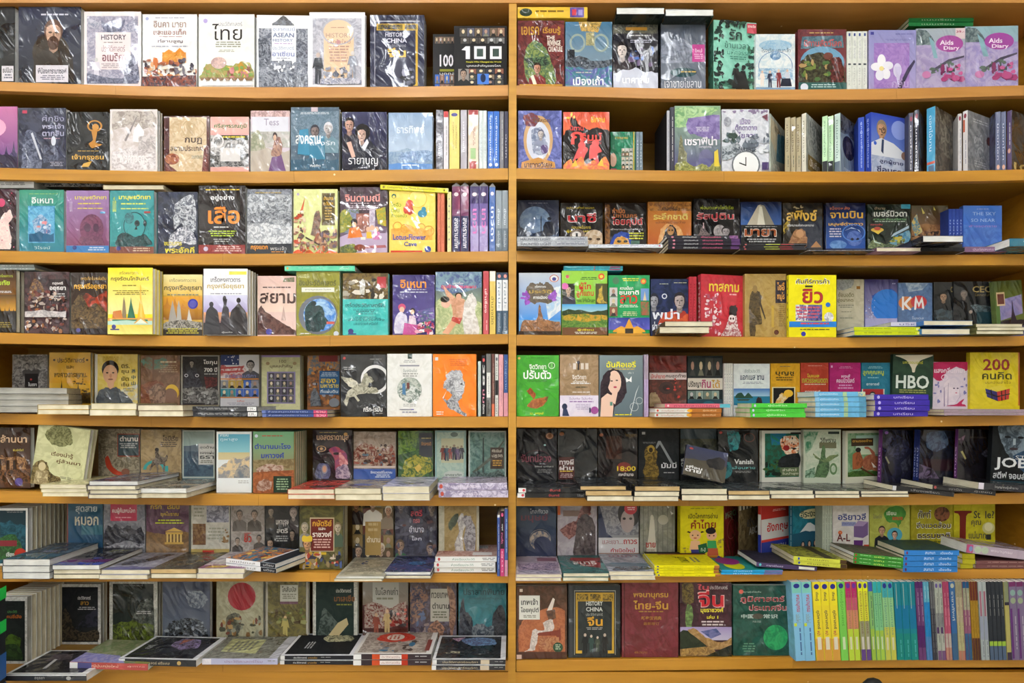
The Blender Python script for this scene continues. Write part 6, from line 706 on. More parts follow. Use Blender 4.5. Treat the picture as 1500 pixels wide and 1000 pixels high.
parse(5, 'right', '''
F 758 858 714 o=s n=2 Y=-4.5 f=1 dp=14 | 1c1e22 16181c | r 0 0 100 100 1c2024 2a2e34 50 | r 0 0 11 100 e8e8e8;e 8 50 2 30 c83a4a;t 46 25 62 75 c84a4a จันทร์;t 88 25 98 75 aaa วิวัฒน์ | black spined paperback with white end label, under the dark moon cover
F 859 928 718.5 o=b n=2 Y=-10 pg=y dp=18.5 f=1 | 22262a 2a2a2c | | | yellowed paperback, under the skewed black one by the red block cover
F 850 918 711.5 o=b zb=717.8 Y=-10 pg=y dp=18.5 f=1 | 22282c 2a2a2c | r 0 0 100 100 2a3034 1c2226 50 | | black covered yellowed paperback skewed to the left atop two others
F 929 996 712 o=b n=3 Y=-10 pg=y dp=19 f=1 | 26282a 2a2a2c | r 0 0 100 100 2c2e30 1c1e20 50;l 20 84 80 88 998 1 | | black covered yellowed paperback lying before the mummy cover
F 997 1065 715.5 o=b n=2 Y=-9 pg=c dp=18.5 f=1 | 242a28 2a2a2c | r 0 0 100 100 2c3430 1c2220 50 | | black covered cream edged paperback just right of the mummy pile
F 1066 1128 718.5 o=b n=2 Y=-8 pg=y dp=17.5 f=1 | 26282c 2a2a2c | r 0 0 100 100 2c3034 4a4c50 60 | | charcoal covered yellowed paperback before the teal figure cover
F 1129 1194 718 o=b n=2 Y=-7 pg=c dp=17.5 f=2 | 4a4e50 5a5a5c | r 0 0 100 100 5a5e60 2c2e30 70 | | glossy grey covered paperback lying before the tiger cover
F 1195 1261 718.5 o=b n=2 Y=-6.5 pg=c dp=17.5 f=2 | 4a4e50 5a5a5c | r 0 0 100 100 54585a 2c2e30 70 | | glossy grey covered paperback lying before the crocodile cover
F 1263 1334 719 o=b n=2 Y=-6 pg=c dp=17.5 f=2 | 4e4e50 5a5a5c | r 0 0 100 100 5a5a5c 30302e 70 | | glossy grey covered paperback lying before the elephant cover
F 1307 1398 710.5 o=s Y=-4.5 th=1.4 roll=6.4 f=1 pg=c dp=13.5 | 222428 1c1c20 | r 0 0 100 100 26282c 1a1a1e 50 | r 0 0 6 100 d8d8dc;t 30 25 76 75 888 เสียงเพรียก | black paperback sloping down right, first of three overlapping ones
F 1366 1459 709.5 o=s Y=-4.2 th=1.4 roll=5.8 f=1 pg=c dp=13.5 | 1e1e22 1a1a1e | r 0 0 100 100 222226 1a1a1e 50 | e 4 50 2 34 a84a4a;t 26 25 46 75 888 เงามืด;t 66 25 94 75 888 ผู้เขียน | black paperback sloping down right, middle of three overlapping ones
F 1433 1530 706 o=s Y=-4 th=2 roll=4.2 f=1 pg=c dp=13.5 | 1e1e24 202028 | | r 0 0 8 100 d8d0dc;t 24 25 60 75 999 วิญญาณผู้เฝ้ายาม | thick black paperback sloping down right with white spine end
S 757 816 628 Y=10 f=1 | 1c1c20 | r 0 0 100 100 1e1e22 28282e 40;e 82 14 10 = 8a5a3a;o 82 14 8 = 1.6 c8a088;e 70 32 3 = c0e8e8;o 50 58 34 16 2 4a2430;T 10 50 86 66 8a4a5a จันทน์ลวง;t 44 73 92 77 ccc วิวัฒน์ กุลจันทร์;l 50 80 90 88 777 3 | | black paperback with dim crimson lettering and a tiny pale moon
S 817 875 628 Y=10 f=2 | 17181a | r 0 0 100 100 17181a 202226 40;e 10 10 6 = 9a5a2a;r 2 56 42 100 4a1a18;T 4 60 40 71 d8d0d0 ทางผี;T 4 72 40 82 e0d8d8 ผ่าน;l 4 83 38 87 d8b83a 1;l 4 89 40 98 b89a9a 3 | | black paperback under silvery creases with a dark red text corner
S 876 934 628 Y=10 f=2 | 241a18 | r 0 0 100 100 261c1a 181416 40;r 20 14 60 60 4a2a20 341e18 60;e 8 12 5 = 9a5a3a;T 70 10 98 18 8a7040 พฤษภา;e 66 76 18 10 7a2420;T 48 74 96 84 e0c030 18:00;T 52 87 90 94 e0d8d0 ศพอำนาจ | | black brown paperback lettered 18:00 in yellow
S 935.5 995 628 Y=10 f=0 | 26282a | r 0 0 100 100 282a2c 202224 40;r 8 6 16 11 ccc;p 8a8e90 48 24 54 24 86 68 80 70;p 8a8e90 48 24 53 30 44 40 42 36;l 8 26 44 30 777 2;N 8a7030 4a3c20 100 14 44 24 34 38 34 46 46 44 66 50 84 44 98 18 98 10 84 16 66;e 30 40 9 8 a88a3a;e 30 42 5 5 3a2c1c;T 56 66 94 78 e0e0e0 มัมมี่;l 58 86 92 90 999 1 | | charcoal paperback with a golden mummy and white triangle stroke
S 996.5 1050 628 Y=12 f=1 | 1c2024 | r 0 0 100 20 3a4850;r 0 20 100 50 4a4c3c 3a3c34 40;r 0 50 100 100 16181a;e 70 36 10 5 1c1e1c;T 2 58 20 66 ddd เพื่อ;T 2 68 20 76 ddd ตาย | | dim dusk paperback hidden behind a propped up copy
S 1000 1062 662 Y=2 up=3.2 roll=13 lean=18 f=1 pg=c n=1 t=1.4 | 30344c | g 0 0 100 60 343a5a 3a3c48;h 0 100 44 100 4 4a4438 4;N 1a1a1e 2c2a2c 40 50 40 80 20 96 30 90 60 60 60;e 12 10 5 3 a83a3a;T 6 66 44 76 e8e8e8 เพื่อน;T 4 78 42 88 e8e8e8 ตาย | | navy paperback propped at a slant in front of its dim copy
S 1052 1111 629 Y=10 f=1 | 16191b | r 0 0 100 100 181b1d 121416 30;N 2a8a90 1c4a50 60 22 4 50 4 56 20 48 40 30 44 26 30;N 2a8088 1c4048 50 10 70 30 66 34 90 20 100 8 100;o 78 16 14 = 2 5a2c24;e 6 6 4 = a8342c;T 40 60 88 70 d8dcdc Vanish;t 36 74 92 80 6ac0c0 เลือนหาย;l 40 84 84 88 888 2 | | black paperback lettered Vanish with a teal smoke figure
A 1112 1116 1175 630.5 w=13.2 f=0 Y=9 | d0d0c4 d8d8cc | r 7 6 92 96 1c6a58 2a4a34 40;N 1c6a9a 1c7a5a 40 20 6 60 6 50 30 24 30;N c86a34 e8d8c0 90 44 22 56 12 80 10 92 20 90 44 70 52 54 44;c 50 14 90 44 16 2 3 1a1a18,e8e0d0;e 60 36 8 6 8a1c1c;N 16181a 24282a 50 40 60 60 50 92 48 92 76 40 74;r 44 76 92 94 5a6a4a;T 50 78 86 84 c8c8b0 ล่าสัตว์;T 50 86 90 92 c8c8b0 ในป่าสูง;c 8 60 40 94 20 5 5 1a2a1c,3a5a2a,14201a;r 70 4 96 8 222 | | cream bordered jungle paperback with a roaring tiger
S 1177 1232 629 Y=9 f=0 | b8c0ac | r 5 4 96 96 a8b8a0 c0c8b4 50;N 3a7a58 98b098 50 0 4 40 4 20 40 5 50;r 66 4 96 9 24342c;T 44 16 86 26 3a3a34 วิถีพราน;r 42 26 88 38 6a6a50;N 5a7a50 3a5038 90 50 34 56 34 60 56 70 70 60 98 30 98 36 76 44 60;N 7a8a5c 5a6e48 60 26 48 50 62 70 54 92 50 92 54 62 68 30 56;o 80 80 10 12 4 5a7a50;N 3a5a40 8aa890 70 4 84 30 76 30 98 4 98 | | pale misty green paperback with a rearing crocodile
A 1233.5 1238.5 1289 631 w=13 f=0 Y=8.5 | c8c8b4 d0d0c0 | r 6 5 100 96 5a8a60 8aa888 50;g 30 10 100 50 9ac0b8 c0ccb0;r 16 16 80 32 3a2a1c;T 20 18 76 24 c89a3a ตามรอยช้าง;N a05a34 7a4428 50 20 50 40 42 50 60 46 76 20 80;e 36 40 8 5 1c1a18;N a86a4c 8a4e38 50 50 60 70 50 96 56 96 92 84 96 80 84 60 84 50 76;p a05a44 54 34 66 34 84 46 84 56 76 50 68 40 56 38;p f0e8e0 74 66 90 78 80 78;h 6 96 84 96 3 2c4a20 4 4a6a2c 70;p 4a2c1c 44 76 84 94 84 97 42 80 | c 0 0 100 100 2 1 1 888 | cream bordered paperback with a hunter facing a reddish elephant
A 1284 1290 1335 629 w=13 f=1 Y=8 roll=2 | 1e1e34 5a2468 | r 0 0 100 100 22223c 16161f 40;N 3a3c58 20202e 60 10 20 50 10 90 30 60 60 20 50;p 8a8a6a 10 56 14 54 26 68 22 70;N 4a4c5c 1c1c2c 50 60 70 90 50 96 80 70 90;e 12 6 6 3 7a4a9a | t 30 25 80 75 c8a0d0 ราชันย์ | near black violet paperback with purple spine, left of three dark fantasy ones
A 1336 1345 1395 629 w=13 f=1 Y=8 roll=2 | 1c1e2e 1c2a68 | r 0 0 100 100 1e2234 14141a 40;N 4a5c78 24304a 50 20 6 70 2 84 30 50 44 20 36;r 10 60 100 84 2c1620;N 6a5a78 2c2438 50 0 70 40 80 60 100 0 100 | r 0 46 100 54 16204c;t 30 15 80 40 a8b0d8 ภาคสอง;t 30 60 80 85 a8b0d8 ภาคหนึ่ง | blue black paperback with twin blue spine, in the middle of the dark fantasy ones
A 1396 1401 1450 628 w=13 f=1 Y=8 roll=2 | 1c1820 5a2460 | r 0 0 100 100 1e1a22 141216 40;p a8a068 8 46 14 44 26 60 22 62;N 5a5a6a 24222c 50 70 50 90 36 90 60;t 34 14 84 18 6a5a44 อาณาจักร;N 8a6a80 3a2c3a 40 0 20 20 12 10 34 | t 30 25 80 75 c8a0d0 ราชันย์ | near black paperback with purple spine, just left of the grey portrait book
S 1450 1530 622 Y=6 f=0 roll=3 | 14181c | r 0 0 100 100 161a1e 0e1014 30;N 7a8a98 3a4650 30 10 2 66 0 78 20 70 40 50 56 30 50 16 30;N 2a4a6a 1c3048 30 40 50 70 40 100 50 100 76 60 76;e 28 22 6 2 14181c;e 52 22 6 2 14181c;e 40 40 8 2 3a2c30;r 38 24 43 34 9aa8b0;T 6 54 84 74 d8dce0 JOBS;t 44 50 90 56 ccc STEVE;T 4 76 64 87 c8ccd0 สตีฟ จอบส์;r 0 90 100 100 1c3a44 | | black paperback with a large grey man portrait over white capitals
''')
parse(6, 'left', '''
F 4 74 818.5 o=b n=3 Y=-7.3 pg=w dp=18.5 f=1 | 2a3440 2a4050 | r 0 0 100 100 2c3642 4a5a68 50;t 34 50 64 58 b8b0d8 พลังใจ;h 0 100 70 100 4 3a5a6a 3 | | blue black covered paperback in the leftmost low pile
F 75.5 145 827 o=b n=3 Y=-7.3 pg=w dp=19 f=1 | 2c2c34 3a3c48 | r 0 0 100 70 303038 22222a 40;r 0 70 100 86 5a2a60;r 0 86 100 100 3a4a9a;l 40 16 90 34 8a8a4a 3;e 60 64 10 5 4a4a9a | | black covered paperback banded violet and blue, below the camel cover
F 146.5 218 834.5 o=b n=2 Y=-7 pg=c dp=18.5 f=1 | a8a8b4 b0a890 | r 0 0 100 100 aaaab8 8a8a98 40;N 1c1c20 6a6a78 70 10 60 40 40 60 10 84 14 70 44 50 66 20 76;h 0 100 84 100 3 6a6a90 4 | | grey covered paperback with black horse marks, below the temple cover
F 219.5 287 833 o=b n=2 Y=-6.5 pg=y dp=18 f=1 | 343230 5a4a34 | r 0 0 100 100 383634 5c5850 60;l 20 12 80 18 8a8478 1;o 50 55 40 20 2 5a564c | | dark brown covered yellowed paperback, below the white collage cover
F 288.5 358 832.5 o=b n=2 Y=-6.5 pg=c dp=18 f=1 | c8c0c4 6a6a6a | r 0 0 100 100 d0c8cc a8a0b0 50;h 0 100 80 100 4 8a5a78 4;p c8a84a 20 86 60 84 50 96 10 96 | | pale covered paperback partly beneath the slanted colourful pair
F 331 416 817 o=s n=2 yaw=-19 Y=-3 th=1.35 f=0 dp=14.5 up=2 | 24506a e8e8ec | r 0 0 96 72 1f5a78 d8904a 60;c 4 6 90 66 40 3 6 d8843a,2c6a90,e8c85a,7a3a2a,3a7a9a;r 0 72 100 76 e8e8ec;r 0 76 100 100 26282e | r 70 0 100 100 26282e;t 8 25 60 75 777 เซเปียนส์;t 76 25 96 75 ccc มติชน | colourful covered paperback lying askew with white spine
S -12 41 744 n=9 t=1.7 Y=5.5 f=0 | e0e0dc | F e0e0dc 5;r 5 4 95 96 20343c;h 5 95 26 96 6 1c3c48 4 2a5a6a 50;N 3a6a3a 2a4428 60 10 56 60 44 80 60 84 80 40 90 10 84;r 10 56 70 66 7a2c34;T 40 76 80 84 d0d4d4 เชียงราย;e 80 80 17 = a83424;l 40 4 90 9 777 2 | | white bordered dark teal paperback at the left end with red disc
S 98 151 726 Y=11.5 n=1 f=1 | 1f4a64 | r 0 0 3 100 8a3a24;g 3 0 100 100 2a5a70 143c64;T 24 16 84 28 c0ccd0 สุดสาย;T 22 32 88 46 c8c0a8 หมอก;h 40 100 46 60 3 3a6a7a 6 | | deep blue paperback with pale misty lettering
S 152 213 724 Y=11.5 f=1 roll=0 | 8a8a90 | r 0 0 100 100 909096 6e6e78 50;r 16 10 80 40 b83a54;l 20 13 76 16 e8a8b0 1;T 20 20 76 30 f0e0e0 คนผู้ค้นพบโลก;l 26 34 70 37 e0a8b0 1;N 26262c 4a4a54 80 0 60 10 46 20 50 30 44 44 52 60 46 76 54 90 50 98 62 98 78 60 70 20 76 0 78;N 5a5a64 a8a8b0 60 0 78 100 74 100 100 0 100 | | grey camel caravan paperback with a crimson title box
S 214 277 724 Y=11.5 f=1 | 6a4a5a | r 0 0 100 60 6e4e60 5a3e4e 40;T 10 14 36 22 c8a83a กรีก;T 48 14 78 22 c8a83a โรมัน;T 34 26 76 34 c8a83a ยุคโบราณ;l 20 38 90 46 c8d03a 2;h 0 100 58 100 3 8a6a44 6 6a5238 50;p d0a850 44 56 66 50 88 56;r 46 57 86 60 d0a850;r 48 60 52 72 e0c070;r 56 60 60 72 e0c070;r 64 60 68 72 e0c070;r 72 60 76 72 e0c070;r 80 60 84 72 e0c070;r 44 72 88 75 c8a050 | | plum and tan paperback with a golden Greek temple
S 280 337 724 Y=11.5 f=2 | c8c4b8 | r 0 0 100 100 ccc8bc b8b4a8 30;l 6 4 34 36 998 6;r 40 8 98 42 5a5a6a a8a8b8 50;r 4 44 38 76 6a4a34 8a6a44 60;l 42 50 90 70 998 4;c 70 50 96 74 12 5 5 8a6a44,a8a8a0;r 0 82 100 100 b09a5a;r 30 84 60 90 b83a2c | | white collage paperback of printed pages and photographs
S 338 388 724 Y=11.5 f=2 | a8a09a | r 0 0 100 100 aca49e 8a827c 50;b 26 30 9 b09888 6a645e 4a4440;b 70 30 9 b8a090 5a544e 3a3430;b 20 70 7 b8a090 4a4440 2a2a2a;b 84 66 7 a89080 4a4440 2a2a2a;T 40 60 62 72 b82c20 ยิว;r 40 58 60 59 b82c20 | | pale brown paperback of old faces with red ยิว mark
S 389 438 724 Y=11.5 f=1 | 2c2c2e | r 0 0 100 100 303032 1c1c1e 30;b 16 26 9 a09080 3a342c 2a2420;b 84 28 11 c8b8b0 4a4444 8a8078;b 80 60 9 a08c7c 2a2824 1c1a18;b 14 74 10 b89880 3a2c24 1c1814;r 26 30 74 74 28282a;T 32 38 70 48 d8d4d0 มหาบุรุษ;T 34 50 68 58 d8d4d0 สตรี;l 30 62 70 72 aaa 3 | | charcoal paperback of mixed faces around white lettering
S 438.5 503 741 Y=3 n=3 t=1.6 f=0 pg=g | 5a5834 | r 0 0 100 100 6a663c 4a4830 30;b 12 34 8 c8b8a0 8a8a88 8a8478;b 88 34 8 c8b8a0 4a5a4a 7a6a50;r 24 18 80 72 c0b090;r 26 20 78 71 6a2a24;T 30 22 74 32 d8a83a กษัตริย์;T 44 34 60 38 e8e0d8 และ;T 30 40 74 49 f0e8e0 ราชวงศ์;l 30 52 74 68 d0a8a0 4;b 18 60 10 c89870 b8963a 3a2a1c;p d8b83a 6 50 10 46 18 48 26 46 30 50 28 56 8 56;r 34 73 62 77 c8a830;c 4 76 96 98 46 4 5 8a7a5a,3a3a4a,a84a3a,c8b8a8,4a5a8a,2c2c2c | | olive paperback of kings with a maroon title panel
S 516 577 724 Y=11.5 f=1 | 6a5a3c | r 0 0 100 100 6e5e40 3a3428 50;G 0 0 100 100 4 5 23 5a4a34,3a3a3c,8a7448,6a3a30;b 10 14 9 b07a58 2a1c1a 1c1414;b 50 12 10 d8b8a0 e0dcd4 2a2420;b 88 24 8 c89878 8a7a68 d8d0c0;b 16 84 9 c8a890 3a3a4a 4a4440;b 70 80 9 d8b8a0 4a3c34 c8c0b0;r 32 40 70 90 a88a50;T 36 62 68 71 e8dcc0 ตำนาน;l 36 42 66 58 c8b080 2 | | paperback crowded with portraits around an ochre panel
S 578.5 640 724 Y=11.5 f=2 | 4a4a5c | r 0 0 100 100 4e4e60 343444 40;b 14 16 9 9a9098 5a5a68 7a7078;b 88 20 9 a89890 3a3444 3a3034;b 12 76 10 b89880 3a6a4a 6a5a4c;b 84 80 9 a89088 5a4a6a 4a4040;c 0 30 100 98 26 7 5 5a5a70,3a3a4c,7a7a8a,6a4a4a;T 38 22 66 32 d85a6a สตรี;T 44 36 60 42 d87a84 ทรง;T 34 46 70 56 d0d0e0 อำนาจ;T 40 62 64 68 d0d0e0 โลก | | slate paperback of historic women with pink title
S 642.5 702 724 Y=6.5 f=1 | b8b4a0 | r 0 0 100 100 bcb8a4 a8a490 30;l 16 4 94 8 776 1;N 8a7448 a08a5c 50 14 14 94 14 94 90 14 90;N c8c4c0 8a8484 50 46 34 60 26 66 44 58 60 66 86 44 88 40 70 50 52;N a8a4a8 6a6468 120 60 30 80 30 92 50 88 84 72 86 62 64 66 44;N 3a4438 5a6450 50 24 40 40 26 50 28 44 40 30 50 | | beige paperback with a ribbed white fossil picture
P 728 732.3 754 Y=-2 w=13 | 3c4c80 445a94 | | r 0 0 4 100 dcdce4;l 8 30 96 66 a8b0cc 1 | shorter blue spine in the gap left of the post
P 732.6 738.7 748 Y=-2 w=13 | 28262a c8487c | | r 0 0 58 100 26242a;e 6 50 3 30 d85a8a;T 20 25 30 75 ddd กลยุทธ์;T 33 25 50 75 d86a9a สามก๊ก;t 62 25 94 75 f0c8d8 ผู้นำ | black and hot pink spine left of the post
P 739 743.8 745 Y=-2 w=13 | 34487c 4a5e98 | | r 76 0 100 100 c890a8;l 10 30 70 66 a8b8d8 1 | tall blue spine touching the post above the bottom shelf
F 491 562 844 o=b n=2 Y=-8 pg=w dp=19 f=1 | b8b4a0 c8c4b4 | F c8c4b0 4;N 8a8470 b8b09a 70 8 10 92 10 92 80 8 80;c 20 20 40 40 8 5 6 2a3a6a,b0a890;r 10 80 90 92 c8c0a4;l 50 84 80 90 665 2 | | beige covered paperback below the ochre panel portraits
F 562.5 631 837.5 o=b n=2 Y=-5.5 pg=w dp=18.5 f=1 | 2c3458 3a4a78 | r 0 0 100 100 2c3c68 4a4a78 40;e 60 54 20 10 3a6a9a;c 2 50 98 98 30 5 4 5a4a78,2a2a4c,3a5a8a,7a5a7a;r 0 0 100 16 6a6a7a | | indigo covered paperback below the historic women cover
F 637 727 814.5 o=s n=3 Y=0.5 dp=13.5 f=0 | c8a89c e8e8e6 | r 0 0 100 100 c8a89c a87a70 50;r 10 60 34 92 e0dcd8;N 8a4a40 b89088 60 30 10 80 4 96 30 60 50;r 66 60 92 84 444 e8e8e8 400 | e 6 50 2 34 b84a4a;t 28 25 64 75 5a8a7a ห้องเรียนประวัติ;l 76 25 98 85 888 2 | white spined paperback, barcode on the cover, below the fossil cover
''')
